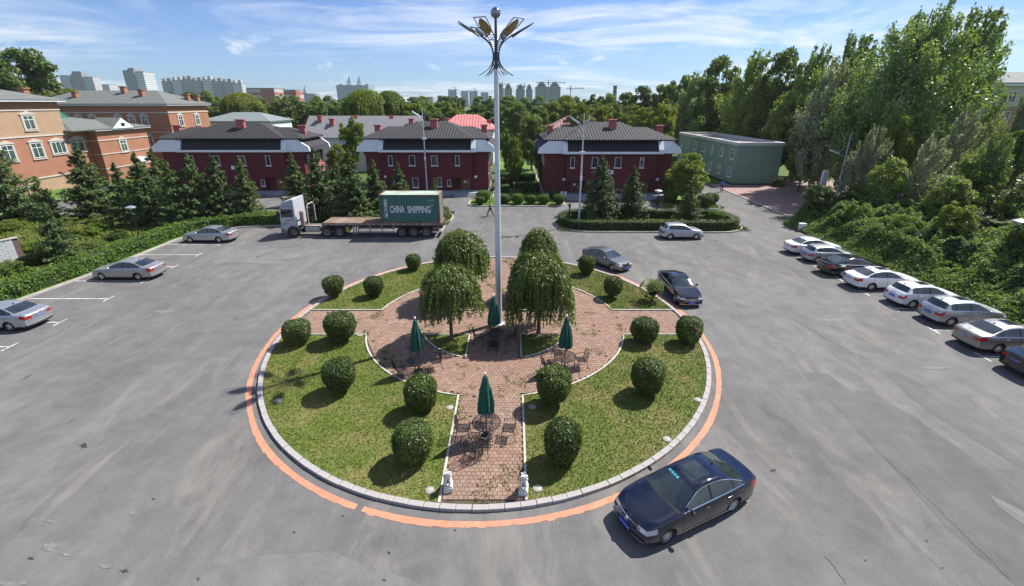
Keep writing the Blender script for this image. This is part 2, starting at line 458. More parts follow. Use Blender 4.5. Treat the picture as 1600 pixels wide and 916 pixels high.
def blob(u, v, rx, ry, m, z, sd):
    c = Vector(G(u, v)); ex = Vector(G(u + rx, v)) - c; ey = Vector(G(u, v - ry)) - c; P = []
    for k in range(22):
        a = 2 * PI * k / 22; f = 1 + .7 * noise.noise((math.cos(a) * 1.6 + sd, math.sin(a) * 1.6, sd * 1.7)) + .5 * noise.noise((math.cos(a) * 5 + sd, math.sin(a) * 5, sd))
        p = c + (ex * math.cos(a) + ey * math.sin(a)) * f; P.append((p.x, p.y))
    tag(MB().prism(P, z, z + .0002).build('asphalt_stain', m), kind='structure')
m_tar = mat('tar_stain', (.035, .034, .033), .8, var=.3, scale=9); m_scuff = mat('pale_scuff', (.165, .157, .148), .9, var=.25, scale=5, c2=(.17, .162, .152))
for k, (u, v, a, b) in enumerate(((132, 697, 6, 3), (608, 864, 2.2, 1.8), (711, 829, 2, 1.5), (48, 873, 5, 2), (195, 893, 6, 2.2), (600, 907, 3, 1.5), (310, 905, 2, 2), (1448, 846, 2, 1.5), (1472, 888, 1.6, 1.4), (1352, 876, 2, 1.3), (536, 807, 1.6, 1.2), (460, 832, 2, 1.4), (1208, 736, 4, 2.5), (240, 780, 2, 1.2))): blob(u, v, a, b, m_tar, .0142, k * 3.1)
for k, (u, v, a, b) in enumerate(((79, 815, 8, 2.6), (80, 854, 13, 5), (103, 867, 8, 3), (165, 886, 9, 3), (301, 842, 4, 1.6), (207, 803, 5, 3), (18, 915, 22, 6), (255, 487, 14, 2), (420, 345 + 65, 30, 2.2), (1300, 500, 24, 2.4), (1460, 575, 20, 2.2))): blob(u, v, a, b, m_scuff, .0138, 40 + k * 2.3)
# ---- planting beds with kerbs
def bed(name, poly, m=m_bed, h=.10, kerb_pts=None, kw=.16):
    b = tag(MB().prism(poly, .0, h).build(name, m), kind='structure')
    k = MB()
    if kerb_pts is None: k.strip(poly, kw, 0, h + .045, True)
    else: k.strip(kerb_pts, kw, 0, h + .045)
    k.build('kerb', m_conc, b)
    return b
L = rpoly([(-120, -14), (-33.7, -14), (-33.6, 20), (-33.5, 28.4, 8), (-32.9, 34, 8), (-32.9, 44.2, 5), (-29.5, 47.6, 5), (-26, 48.2, 4), (-6.9, 48.2, 3.2), (-6.9, 55.2, 3.2), (-31, 55.6), (-44, 52.6), (-120, 52.6)])
bed('planting_bed', L, kerb_pts=[p for p in L if p[0] > -100 and not (p[1] < -13 and p[0] < -40)])
OV = rpoly([(4.6, 45.7, 3.4), (24.9, 45.4, 3.2), (25.0, 52.4, 3.2), (4.8, 52.7, 3.4)])
bed('planting_bed', OV)
bed('planting_bed', rpoly([(-5.8, 58.2, 1.2), (6.9, 58.2, 1.2), (7.0, 61.6, .8), (4.5, 63.5), (4.4, 105), (-2.7, 105), (-2.7, 63.5), (-5.6, 61.8, .8)]))
bed('planting_bed', rpoly([(18.9, 56.6, .8), (26.4, 56.5, 1.0), (27.2, 60.5, 1.2), (26.6, 66), (26.4, 125), (23.4, 125), (23.4, 66.5), (20, 60.5, .6)]))
bed('planting_bed', [(-75, 62.2), (-55.5, 62.2), (-52.6, 66.5), (-52.6, 67.4), (-75, 72)])
pl = sheet('brick_plaza', [(32.66, 49.2), (33.6, 47.6), (60, 47.6), (60, 80), (32.66, 75)], .05, m_plaza)
MB().strip([(33.6, 47.5), (32.6, 49.2), (32.6, 75.2)], .18, 0, .12).build('kerb', m_conc, pl)
m_joint = mat('plaza_joint', (.14, .10, .085), .95)
pj = MB()
for i in range(1, 26): pj.box(32.7, 60, 49.2 + i - .02, 49.2 + i + .02, .0512, .0518)
for i in range(1, 27): pj.box(32.7 + i - .02, 32.7 + i + .02, 49.3, 75, .0522, .0527)
tag(pj.build('paving_joint', m_joint, pl), kind='stuff')

# ---- the oval island
EX, EY, EA, EB = -1.32, 24.42, 12.12, 13.10
PX, PY, PW, QW, R2, R1 = -.98, 25.05, 1.47, 1.65, 7.62, 4.45
def ell(a, da=0.0): return (EX + (EA + da) * math.cos(a), EY + (EB + da) * math.sin(a))
island = tag(MB().prism([ell(2 * PI * k / 160, -.1) for k in range(160)], 0, .062).build('roundabout_island', m_soil), kind='structure')
# kerb stones
N_ST = 140
for k in range(N_ST):
    a0 = 2 * PI * k / N_ST; a1 = 2 * PI * (k + 1) / N_ST; e = .0007
    p = [ell(a0 + e, 0), ell(a1 - e, 0), ell(a1 - e, -.22), ell(a0 + e, -.22)]
    p.reverse() if False else None
    mx_, my_ = (sum(q[0] for q in p) / 4, sum(q[1] for q in p) / 4)
    dz = rc.uniform(-.006, .006)
    b = MB().hexa([(x - mx_, y - my_, 0) for x, y in p] + [(x - mx_, y - my_, .135 + dz) for x, y in p])
    b.build('kerb_stone', m_kerb, island, (mx_ + rc.uniform(-.008, .008), my_ + rc.uniform(-.008, .008), 0), bevel=.007, seg=1)
# orange ring on the asphalt, broken in a few places
ring = MB(); nseg = 320
gaps = [(-1.890, -1.868), (2.72, 2.76), (.95, 1.9)]
for k in range(nseg):
    a0 = -PI + 2 * PI * k / nseg; a1 = a0 + 2 * PI / nseg; am = (a0 + a1) / 2
    if any(x < am < y for x, y in gaps): continue
    gap = .17 + .17 * max(0, -math.sin(am)); w = .235 + .05 * noise.noise((am * 5, 0, 0)) + .05 * noise.noise((am * 40, 1, 0))
    p = [ell(a0, gap), ell(a0, gap + w), ell(a1, gap + w), ell(a1, gap)]
    ring.add([(*q, .011) for q in p], [(0, 1, 2, 3)])
tag(ring.build('ring_marking', m_orange), kind='structure')

def e_y(x, s, d=-.25): t = (x - EX) / (EA + d); return EY + s * (EB + d) * math.sqrt(max(0, 1 - t * t))
def e_x(y, s, d=-.25): t = (y - EY) / (EB + d); return EX + s * (EA + d) * math.sqrt(max(0, 1 - t * t))
def c_y(x, s, r): return PY + s * math.sqrt(r * r - (x - PX) ** 2)
def c_x(y, s, r): return PX + s * math.sqrt(r * r - (y - PY) ** 2)
lawn_polys = []
edge = MB()
for qx in (-1, 1):
    for qy in (-1, 1):
        xl = PX + qx * PW; yl = PY + qy * QW
        a0 = math.atan2((e_y(xl, qy) - EY) / EB, (xl - EX) / EA); a1 = math.atan2((yl - EY) / EB, (e_x(yl, qx) - EX) / EA)
        da = (a1 - a0 + PI) % (2 * PI) - PI
        outer = [ell(a0 + da * k / 24, -.25) for k in range(25)]
        b0 = math.atan2(yl - PY, c_x(yl, qx, R2) - PX); b1 = math.atan2(c_y(xl, qy, R2) - PY, xl - PX)
        db = (b1 - b0 + PI) % (2 * PI) - PI
        inner = [(PX + R2 * math.cos(b0 + db * k / 18), PY + R2 * math.sin(b0 + db * k / 18)) for k in range(19)]
        lawn_polys.append(outer + inner)
        edge.strip([outer[-1]] + inner + [outer[0]], .085, .03, .135)
        c0 = math.atan2(yl - PY, c_x(yl, qx, R1) - PX); c1 = math.atan2(c_y(xl, qy, R1) - PY, xl - PX)
        dc = (c1 - c0 + PI) % (2 * PI) - PI
        arc = [(PX + R1 * math.cos(c0 + dc * k / 12), PY + R1 * math.sin(c0 + dc * k / 12)) for k in range(13)]
        sm = [(xl, yl)] + arc
        lawn_polys.append(sm)
        edge.strip(sm, .085, .03, .132, True)
edge.build('edging', mat('edging', (.47, .46, .40), .85, var=.15, scale=1.5, dirt=.35), island)
for p in lawn_polys:
    MB().prism(p, .05, .092).build('lawn', m_lawn, island)
def in_island(x, y, d=-.28): return ((x - EX) / (EA + d)) ** 2 + ((y - EY) / (EB + d)) ** 2 < 1
def region(x, y):
    if not in_island(x, y): return None
    if abs(x - PX) < PW or abs(y - PY) < QW: return 'brick'
    r = math.hypot(x - PX, y - PY)
    return 'lawn' if (r > R2 or r < R1) else 'brick'
# bricks: the nearest ones are single objects, the rest of the paving one part
BS = .176; cells = []
j = 0; y = EY - EB
while y < EY + EB:
    off = (j % 2) * BS * .5; x = EX - EA + off
    while x < EX + EA:
        if all(region(x + sx_ * BS * .42, y + sy_ * BS * .42) == 'brick' for sx_ in (-1, 1) for sy_ in (-1, 1)): cells.append((x, y))
        x += BS
    y += BS; j += 1
cells.sort(key=lambda c: c[1])
hb = BS / 2 - .007
bme = MB().box(-hb, hb, -hb, hb, -.05, .05).mesh('brick', m_brick)
rb = random.Random(3)
for x, y in cells[:298]:
    o = obj('brick', bme, island, (x, y, .046 + rb.uniform(-.006, .006)), (rb.uniform(-.02, .02), rb.uniform(-.02, .02), rb.uniform(-.03, .03)))
rest = MB()
for x, y in cells[298:]:
    if rb.random() < .006: continue
    z = .096 + rb.uniform(-.006, .006); t = [rb.uniform(-.004, .004) for _ in range(4)]; h2 = hb + rb.uniform(-.002, .002)
    P = [(x - h2, y - h2), (x + h2, y - h2), (x + h2, y + h2), (x - h2, y + h2)]
    rest.add([(px_, py_, .06) for px_, py_ in P] + [(px_, py_, z + tt) for (px_, py_), tt in zip(P, t)], [(4, 5, 6, 7), (0, 1, 5, 4), (1, 2, 6, 5), (2, 3, 7, 6), (3, 0, 4, 7)])
tag(rest.build('brick_paving', m_brick, island), kind='stuff')

# grass blades on the lawns and weeds in the joints
rng = np.random.default_rng(11)
bx_ = rng.uniform(EX - EA, EX + EA, 260000); by_ = rng.uniform(EY - EB, EY + EB, 260000)
rr = np.hypot(bx_ - PX, by_ - PY)
ins = ((bx_ - EX) / (EA - .27)) ** 2 + ((by_ - EY) / (EB - .27)) ** 2 < 1
bri = (np.abs(bx_ - PX) < PW) | (np.abs(by_ - PY) < QW) | ((rr < R2) & (rr > R1))
nz = np.array([noise.noise((x * .8, y * .8, 3.3)) + .6 * noise.noise((x * 2.6, y * 2.6, 1.3)) for x, y in zip(bx_[:], by_[:])])
keep_l = ins & ~bri & (nz > -1.2)
nearedge = np.minimum(np.abs(np.abs(bx_ - PX) - PW), np.abs(rr - R2))
keep_w = ins & bri & (nz > .44 - .30 * (nearedge < .2) - .20 * (by_ < 14.6)) & (rng.random(len(bx_)) < .5)
def blades(sel, hmin, hmax, w, z):
    x = bx_[sel]; y = by_[sel]; n = len(x)
    a = rng.uniform(0, 2 * PI, n); h = rng.uniform(hmin, hmax, n); lean = rng.uniform(.3, 1.3, n); b = rng.uniform(0, 2 * PI, n)
    c = np.stack([x, y, np.full(n, z)], 1); d = np.stack([np.cos(a), np.sin(a), 0 * a], 1) * w
    tip = c + np.stack([np.cos(b) * lean * h, np.sin(b) * lean * h, h], 1)
    return np.stack([c - d, c + d, tip], 1).reshape(-1, 3)
m_weed = leafmat('weed', (.055, .105, .014), (.12, .20, .03), .3)
tag(obj('weeds', np_mesh('weeds', blades(keep_w, .02, .075, .03, .095), 3, m_weed), island), kind='stuff')
q = blades(keep_l, .03, .09, .018, .088)
tag(obj('grass', np_mesh('grass', q, 3, m_blade), island), kind='stuff')

# concrete inspection covers in the grass
for u, v, lb in ((435, 629, 'round concrete cover near the kerb on the left lawn'), (703, 640, 'pale round cover beside the brick path, left of the nearest umbrella'),
                 (672, 770, 'round concrete cover left of the left stone lion'), (832, 639, 'round cover in the shade of the shrub right of the path'),
                 (840, 767, 'round concrete cover right of the right stone lion'), (1090, 628, 'pale round cover near the kerb on the right lawn'),
                 (1042, 690, 'pale round cover near the kerb above the large dark sedan'), (563, 526, 'pale round cover on the grass left of the curved brick edge')):
    x, y = G(u, v)
    t = empty('inspection_cover', (x, y, .09), rc.uniform(0, 3), lb, 'cover', 'round covers in the island lawns'); t.scale = (.72, .72, .9)
    MB().lathe([(0, .05), (.15, .05), (.17, .04), (.175, 0)], 14).build('lid', m_conc, t, smooth=True)
    MB().lathe([(.18, 0), (.185, .045), (.225, .04), (.23, 0)], 14).build('rim', m_conc, t, smooth=True)

# parking bay lines
pm = MB()
def bar(x0, y0, x1, y1, w):
    pm.add([(p[0], p[1], .0115) for p in ((x0 - w, y0 - w), (x1 + w, y0 - w), (x1 + w, y1 + w), (x0 - w, y1 + w))], [(0, 1, 2, 3)])
for yy in (21.08, 24.11, 27.1, 29.71, 32.4, 35.0, 37.4, 18.0):
    bar(25.0, yy - .42, 25.0, yy + .42, .05); bar(25.06, yy, 29.6, yy, .05)
for yy in (18.9, 22.15, 25.12, 28.7, 32.0, 35.2, 38.3, 41.47):
    bar(-27.75, yy - .42, -27.75, yy + .42, .05); bar(-33.2, yy, -27.8, yy, .05)
tag(pm.build('parking_marking', m_white_line), kind='structure')
mh = empty('manhole', (*G(1108, 402), .004), 0, 'round iron manhole cover in the asphalt below the silver hatchback', 'manhole')
MB().lathe([(0, .012), (.33, .012), (.35, 0)], 20).build('lid', mat('iron', (.10, .095, .09), .7, .3), mh)
MB().lathe([(.36, .004), (.37, .014), (.43, .012), (.45, 0)], 20).build('rim', m_scuff, mh)
# ------------------------------------------------------------------ buildings
m_red = mat('wine_render', (.112, .020, .026), .8, var=.14, scale=.8, bump=.35, bscale=14, stretch=(1, 1, 2.5))
m_redpink = mat('chimney_red', (.42, .12, .12), .8, var=.12, scale=2)  # pinkish red, paler than the wine red of the villa walls
m_roofdark = None
def tile_mat(name, c, sx=(2.6, .01, .01), c2=None):
    m, nt, b = new_mat(name)
    tco = nt.nodes.new('ShaderNodeTexCoord')
    w = nt.nodes.new('ShaderNodeTexWave'); w.wave_type = 'BANDS'; w.bands_direction = 'X'; w.inputs['Scale'].default_value = sx
    w.inputs['Distortion'].default_value = .3; w.inputs['Detail'].default_value = 1
    nt.links.new(tco.outputs['Object'], w.inputs['Vector'])
    n = noise_(nt, tco.outputs['Object'], 1.3, 6, .65)
    cc = mix_(nt, ramp_(nt, n, [(.3, 0.0), (.7, 1.0)]), tuple(x * .75 for x in c), tuple(x * 1.25 for x in c))
    if c2: cc = mix_(nt, math_(nt, 'MULTIPLY', w.outputs['Fac'], .5), cc, c2)
    nt.links.new(cc, b.inputs['Base Color']); b.inputs['Roughness'].default_value = .75; b.inputs['Specular IOR Level'].default_value = .3
    bp = nt.nodes.new('ShaderNodeBump'); bp.inputs['Strength'].default_value = .8; bp.inputs['Distance'].default_value = .06
    nt.links.new(w.outputs['Fac'], bp.inputs['Height']); nt.links.new(bp.outputs[0], b.inputs['Normal'])
    return m
m_roofdark = tile_mat('dark_tile', (.030, .029, .031), .75, (.060, .058, .060))
m_skirt = mat('dark_shingle', (.032, .030, .035), .8, var=.25, scale=6, bump=.6, bscale=9)
m_roofgrey = tile_mat('grey_tile', (.128, .138, .130), .6, (.16, .17, .162))
m_pink_roof = tile_mat('pink_tile', (.50, .17, .165), .5, (.55, .22, .2))
m_rust_roof = tile_mat('rust_tile', (.26, .15, .13), .5)
m_white = mat('white_panel', (.76, .79, .83), .6, var=.05, scale=.9, dirt=.10)
m_offwhite = mat('white_frame', (.78, .78, .76), .5, var=.04, scale=3)
m_grey_pl = mat('plinth', (.30, .31, .33), .85, var=.15, scale=1.2, bump=.3)
m_glass = glassy('window_glass', (.030, .040, .048))
m_glassg = glassy('window_glass_green', (.05, .085, .075))
m_door = mat('door_brown', (.17, .095, .035), .55, var=.2, scale=3)
m_doord = mat('door_dark', (.10, .045, .03), .6, var=.2, scale=3)
m_orange_w = mat('orange_render', (.335, .155, .094), .85, var=.10, scale=.7, bump=.25, dirt=.12)
m_tan_w = mat('tan_render', (.385, .255, .165), .85, var=.08, scale=.7, bump=.25, dirt=.10)
m_trim = mat('stone_trim', (.48, .45, .40), .8, var=.1, scale=2)
m_green_w = mat('sage_render', (.215, .330, .240), .85, var=.10, scale=.6, bump=.25)
m_metal = mat('grey_metal', (.42, .44, .47), .4, .6, var=.08)
m_dark = mat('dark_metal', (.035, .038, .045), .45, .5, var=.15)
m_black = mat('black_plastic', (.012, .012, .013), .5, var=.2)

_wc = {}
def window_mesh(w, h, mull, tr, m=None, gm=None):
    key = (round(w, 2), round(h, 2), mull, tr, gm)
    if key not in _wc:
        f = MB(); t = .07 if tr or gm else .045
        f.box(-w / 2, w / 2, -.09, .02, 0, t).box(-w / 2, w / 2, -.09, .02, h - t, h).box(-w / 2, -w / 2 + t, -.09, .02, t, h - t).box(w / 2 - t, w / 2, -.09, .02, t, h - t)
        for k in range(1, mull): x = -w / 2 + w * k / mull; f.box(x - .035, x + .035, -.08, .02, t, h - t)
        if tr: f.box(-w / 2 + t, w / 2 - t, -.075, .02, h * tr - .03, h * tr + .03)
        p = MB().box(-w / 2 + t - .01, w / 2 - t + .01, -.035, .01, t - .01, h - t + .01)
        _wc[key] = (f.mesh('window', m or m_offwhite), p.mesh('pane', gm or m_glass))
    return _wc[key]
def window(parent, x, y, z, w, h, ang=0.0, mull=2, tr=0.0, gm=None, sill=None):
    """z of the lower edge; ang 0 faces -y"""
    f, p = window_mesh(w, h, mull, tr, None, gm)
    o = obj('window', f, parent, (x, y, z), (0, 0, ang))
    obj('pane', p, o)
    if sill:
        key = ('sill', round(w, 2), sill)
        if key not in _wc: _wc[key] = MB().box(-w / 2 - .1, w / 2 + .1, -.18, .02, -.1, -.012).mesh('sill', sill)
        obj('sill', _wc[key], o)
    return o
def hood(parent, x, y, z, w, h, ang, m):
    """stone surround with a small pediment"""
    key = ('hood', round(w, 2), round(h, 2), m.name)
    if key not in _wc:
        b = MB(); s = w / 2 + .05
        b.box(-s - .16, -s, -.10, .01, -.14, h + .12).box(s, s + .16, -.10, .01, -.14, h + .12)
        b.box(-s - .24, s + .24, -.16, .012, -.26, -.145)
        b.profile([(-s - .28, h + .125), (s + .28, h + .125), (s + .28, h + .22), (0, h + .62), (-s - .28, h + .22)], -.17, .013, 'xz')
        _wc[key] = b.mesh('window_surround', m)
    return obj('window_surround', _wc[key], parent, (x, y, z), (0, 0, ang))
def hip_mesh(b, x0, x1, y0, y1, z0, zr, rx0, rx1, ry, t=.14, over=0.0):
    """hip roof; ridge from rx0 to rx1 at y = ry"""
    x0 -= over; x1 += over; y0 -= over; y1 += over
    v = [(x0, y0, z0), (x1, y0, z0), (x1, y1, z0), (x0, y1, z0), (rx0, ry, zr), (rx1, ry, zr), (x0, y0, z0 - t), (x1, y0, z0 - t), (x1, y1, z0 - t), (x0, y1, z0 - t)]
    return b.add(v, [(0, 1, 5, 4), (1, 2, 5), (2, 3, 4, 5), (3, 0, 4), (0, 6, 7, 1), (1, 7, 8, 2), (2, 8, 9, 3), (3, 9, 6, 0), (6, 9, 8, 7)])
def chimney(parent, x, y, z, h=1.1, w=.75, m=None):
    c = MB().box(x - w / 2, x + w / 2, y - w / 2, y + w / 2, z - .6, z + h).build('chimney', m or m_redpink, parent)
    MB().box(x - w / 2 - .14, x + w / 2 + .14, y - w / 2 - .14, y + w / 2 + .14, z + h, z + h + .16).build('cap', m or m_redpink, c)
def steps(parent, x0, x1, y0, n=4, m=None):
    for k in range(n): MB().box(x0, x1, y0 - .32 * (n - k), y0, .15 * k + (.001 if k else 0), .15 * (k + 1)).build('step', m or m_grey_pl, parent)

# ---- three wine-red villas
def villa(x, y, label, win_lo, doors, extra=None):
    r = empty('villa', (x, y, 0), 0, label, 'house', 'dark red villas in a row')
    W, D, BY = 17.7, 11.5, -.65
    w = MB().box(0, W, 0, D, 0, 6.05)
    w.box(2.95, 15.4, BY, 0, 2.35, 6.04)
    w.box(5.7, 12.6, BY + .003, 0, 0, 2.35)
    w.build('wall', m_red, r)
    MB().box(.32, W - .32, -.03, D + .03, 6.051, 7.9).build('eaves_shade_fill', m_skirt, r)  # fills the gap below the roof; deep eaves shade put into its dark colour
    MB().box(-.06, 5.68, -.06, D + .06, 0, .5).box(12.62, W + .06, -.06, D + .06, 0, .5).box(5.64, 12.66, BY - .06, -.06, 0, .5).build('plinth', m_grey_pl, r)
    MB().box(-.2, W + .2, -2.0, -.75, 0, .42).build('terrace', m_grey_pl, r)
    for dx in doors:
        d = MB().box(dx - .62, dx + .62, -.07, .02, .55, 2.3).build('door', m_door if dx > 9 else m_doord, r)
        MB().box(dx + .42, dx + .5, -.12, -.07, 1.3, 1.5).build('handle', m_metal, d)
        MB().box(dx - .25, dx + .1, -.076, -.07, 1.6, 1.85).build('notice', m_offwhite, d)
        steps(r, dx - 1.5, dx + 1.5, -2.0, 3)
    for wx, ww in ((3.75, .55), (6.85, .85), (10.05, .9), (13.35, .55)):
        window(r, wx, BY - .0, 4.15, ww, 1.4, 0, 1, 0, None, m_white)
    for wx, ww, z in win_lo: window(r, wx, BY, z, ww, 1.35 if ww > .6 else .9, 0, 1, 0, None, m_white)
    for yy in (2.5, 6.0, 9.0):
        window(r, W + .0, yy, 4.1, .9, 1.4, PI / 2); window(r, W, yy, 1.2, .9, 1.4, PI / 2); window(r, 0, yy, 4.1, .9, 1.4, -PI / 2)
    # white eaves band: wing panels, piers and fascia
    for k, (pa, s) in enumerate((([(-1.1, 6.05), (2.3, 6.05), (2.3, 7.72), (.35, 7.72), (-.9, 6.75)], 0), ([(16.05, 6.05), (W + 1.1, 6.05), (W + .9, 6.75), (W - .35, 7.72), (16.05, 7.72)], 1))):
        MB().profile(pa, -.55, -.02, 'xz').build('eaves_panel', m_white, r)
        MB().profile(pa, D, D + .5, 'xz').build('eaves_panel', m_white, r)
    for px_ in (2.3, 15.4):
        MB().profile([(-1.35, 6.05), (-.02, 6.05), (-.02, 7.72), (-.62, 7.72), (-1.35, 6.62)], px_, px_ + .65, 'yz').build('eaves_pier', m_white, r)
    MB().box(2.951, 15.399, -1.32, -.03, 6.052, 6.36).build('fascia', m_white, r)
    MB().profile([(-1.25, 6.362), (-.05, 6.362), (-.05, 7.5), (-.35, 7.5)], 2.953, 15.397, 'yz').build('skirt_roof', m_skirt, r)
    for s, xa in ((-1, 0), (1, W)):
        MB().profile([(xa, 6.06), (xa + s * 1.05, 6.06), (xa + s * .88, 6.72), (xa - s * .3, 7.6), (xa, 7.6)] if s > 0 else [(xa, 6.06), (xa, 7.6), (xa - s * .3, 7.6), (xa + s * .88, 6.72), (xa + s * 1.05, 6.06)], 0, D - .01, 'xz').build('skirt_roof', m_skirt, r)
    rf = hip_mesh(MB(), -.35, W + .35, -.5, D + .4, 7.90, 9.25, 2.3, 15.3, 5.6).build('roof', m_roofdark, r)
    hip_mesh(MB(), 2.3, 15.9, -1.15, D + .9, 7.95, 10.0, 6.75, 11.35, 5.4).build('roof', m_roofdark, r)
    # corrugation ribs of the sheet roof are real edges on the main slope
    chimney(rf, 9.7, 3.0, 9.0, 1.25, .95)
    chimney(rf, .9, 4.6, 8.2, 1.2, .8); chimney(rf, 17.0, 4.6, 8.2, 1.2, .8)
    tp = MB().box(3.0, 3.35, BY - .3, BY - .001, 2.45, 2.72); 
    MB().box(.9 + 1.6, 2.85, -.32, -.001, 2.3, 2.62).build('air_vent', m_offwhite, r)
    MB().box(15.7, 16.1, -.32, -.001, 2.3, 2.62).build('air_vent', m_offwhite, r)
    MB().tube([(15.45, BY - .0, 2.4), (15.45, BY + .2, 6.0)], .05, 6).build('downpipe', m_red, r)
    return r
vC = villa(4.65, 65.0, 'dark red villa on the right, beside the pale green building', [(9.4, .6, 1.2), (6.9, .8, 1.0)], (4.3, 14.1))
MB().box(8.6, 9.05, -.72, -.651, 3.3, 3.85).box(9.15, 9.5, -.72, -.651, 3.25, 3.8).build('wall_plate', m_offwhite, vC)
vB = villa(-21.2, 67.4, 'dark red villa in the middle, behind the teal shipping container', [(7.1, .85, 1.0), (10.6, .65, 1.1), (12.0, .45, 1.2)], (14.4, 4.0))
vA = villa(-50.2, 67.0, 'dark red villa on the left, behind the row of spruces', [(7.1, .85, 1.0), (12.2, .5, 1.2)], (14.4, 4.0))
vA.scale = (1.14, .62, 1)
MB().box(8.55, 8.95, -.72, -.651, 3.6, 4.1).box(9.1, 9.35, -.72, -.651, 3.6, 4.05).build('wall_plate', m_offwhite, vA)
MB().box(17.7, 18.4, 3.5, 8.5, 2.6, 4.0).build('balcony', m_redpink, vA)

# ---- pale green two-storey block on the right
gb = empty('green_block', (36.0, 74.6, 0), 0, 'pale green two storey block with flat roof beside the brick plaza', 'building')
gW, gD, gH = 7.2, 27.0, 6.2
MB().box(0, gW, 0, gD, 0, gH).build('wall', m_green_w, gb)
MB().box(-.08, gW + .08, -.08, gD + .08, 0, .25).build('plinth', m_dark, gb)
cop = MB()
for a in ((-.15, gW + .15, -.15, .3), (-.15, gW + .15, gD - .3, gD + .15)): cop.box(a[0], a[1], a[2], a[3], gH, gH + .5)
for a in ((-.15, .3), (gW - .3, gW + .15)): cop.box(a[0], a[1], .3, gD - .3, gH, gH + .501)
cop.build('parapet', mat('parapet', (.55, .55, .52), .8, var=.06), gb)
MB().box(.3, gW - .3, .3, gD - .3, gH, gH + .08).build('roof', mat('flat_roof', (.36, .30, .30), .9, var=.25, scale=.3, c2=(.5, .48, .46)), gb)
for yy in (1.6, 5.6, 9.4, 13.4, 17.4, 21.4, 25.0):
    window(gb, 0, yy, 4.0, 1.15 if yy != 9.4 else .6, 1.5, -PI / 2, 2, .62, None, m_white)
    window(gb, 0, yy, 1.1, 1.15, 1.5, -PI / 2, 2, .62, None, m_white)

# ---- orange building at the far left: tall block and lower wing, facing +x
b1 = empty('orange_block', (-70.0, 57.0, 0), 0, 'orange and tan rendered block at the left edge with pedimented white windows', 'building')
# local y runs along the street front, outside is +x
MB().box(-14, 0, -10, 17.4, 4.0, 12.75).build('wall', m_tan_w, b1)
MB().box(-14.02, .03, -10.02, 17.43, 2.1, 8.05).build('wall', m_orange_w, b1)
MB().box(-14, -.01, -10, 17.39, 0, 2.1).build('wall', m_tan_w, b1)
MB().box(-14.1, .12, -10.1, 17.5, 2.05, 2.25).box(-14.1, .12, -10.1, 17.5, 7.95, 8.15).box(-14.1, .1, -10.1, 17.5, 11.55, 11.72).build('string_course', m_trim, b1)
MB().box(-14.04, .045, -10.04, 17.44, 11.72, 12.8).build('frieze', m_orange_w, b1)
MB().box(-15, .75, -10.5, 18.2, 12.8, 13.0).build('eaves', m_white, b1)
hip_mesh(MB(), -15, .8, -10.5, 18.2, 13.12, 16.2, -7.2, -7.0, 4).build('roof', m_roofgrey, b1)
for yy in (6.6, 12.2): # upper storey
    window(b1, .0, yy, 9.0, 1.5, 1.9, PI / 2, 2, .7, m_glassg); hood(b1, 0.0, yy, 9.0, 1.5, 1.9, PI / 2, m_trim)
for yy in (3.0, 7.9, 12.0):
    window(b1, .03, yy, 5.0, 1.6, 2.1, PI / 2, 2, .68, m_glassg); hood(b1, 0.03, yy, 5.0, 1.6, 2.1, PI / 2, m_trim)
window(b1, .03, 15.4, 5.3, 2.2, 1.7, PI / 2, 3, 0, m_glassg); hood(b1, .03, 15.4, 5.3, 2.2, 1.7, PI / 2, m_trim)
# wing
MB().box(-12, -1.0, 17.4, 22.0, 0, 8.2).box(-12, .6, 22.0, 33.0, 0, 8.2).build('wing_wall', m_orange_w, b1)
MB().box(-12.1, .7, 21.9, 33.1, 6.55, 6.72).box(-12.1, .7, 21.9, 33.1, 4.3, 4.45).box(-12.1, .7, 21.9, 33.1, 1.9, 2.05).box(-12, -.9, 17.4, 21.9, 6.55, 6.72).build('string_course', m_trim, b1)
MB().box(-12.5, 1.2, 21.4, 33.6, 8.2, 8.42).box(-12.5, -.4, 17.5, 21.4, 8.2, 8.421).build('eaves', m_white, b1)
wr = hip_mesh(MB(), -13, 1.3, 17.0, 33.7, 8.55, 10.6, -5.5, -5.4, 22.5).build('wing_roof', m_roofgrey, b1)
MB().profile([(24.8, 8.45), (29.4, 8.45), (27.1, 10.1)], 1.28, 1.36, 'yz').build('pediment', m_white, b1)
MB().profile([(24.6, 8.46), (29.6, 8.46), (27.1, 10.2)], -3.0, 1.28, 'yz').build('pediment_roof', m_roofgrey, b1)
MB().box(1.352, 1.4, 26.7, 27.5, 8.8, 9.3).build('pediment_vent', m_black, b1)
window(b1, -1.0, 19.8, 5.2, 2.2, 1.8, PI / 2, 2, 0, m_glassg); hood(b1, -1.0, 19.8, 5.2, 2.2, 1.8, PI / 2, m_trim)
window(b1, .6, 26.9, 4.5, 1.3, 1.9, PI / 2, 2, .68, m_glassg); hood(b1, .6, 26.9, 4.5, 1.3, 1.9, PI / 2, m_trim)
MB().box(-.999, -.9, 17.9, 21.0, .2, 2.7).build('garage_shade_panel', mat('shade_brown', (.09, .055, .04), .8), b1)  # solid panel, coloured dark for the shade inside the opening
MB().profile([(28.2, 2.5), (30.9, 2.5), (29.5, 3.3)], .61, 2.2, 'yz').build('porch_roof', m_white, b1)
for yy in (28.4, 30.6): MB().tube([(2.0, yy, 0), (2.0, yy, 2.5)], .1, 8).build('porch_post', m_redpink, b1)
MB().box(.601, .66, 28.9, 30.1, 0, 2.2).build('door', m_doord, b1)
MB().profile([(16.9, 10.3), (19.4, 10.3), (17.3, 12.1)], -5, -.6, 'yz').build('stair_canopy', mat('green_sheet', (.06, .22, .12), .5), b1)
for cy_ in (5, 17.0): chimney(b1, -4.0, cy_, 13.6, 1.0, .9, m_orange_w)
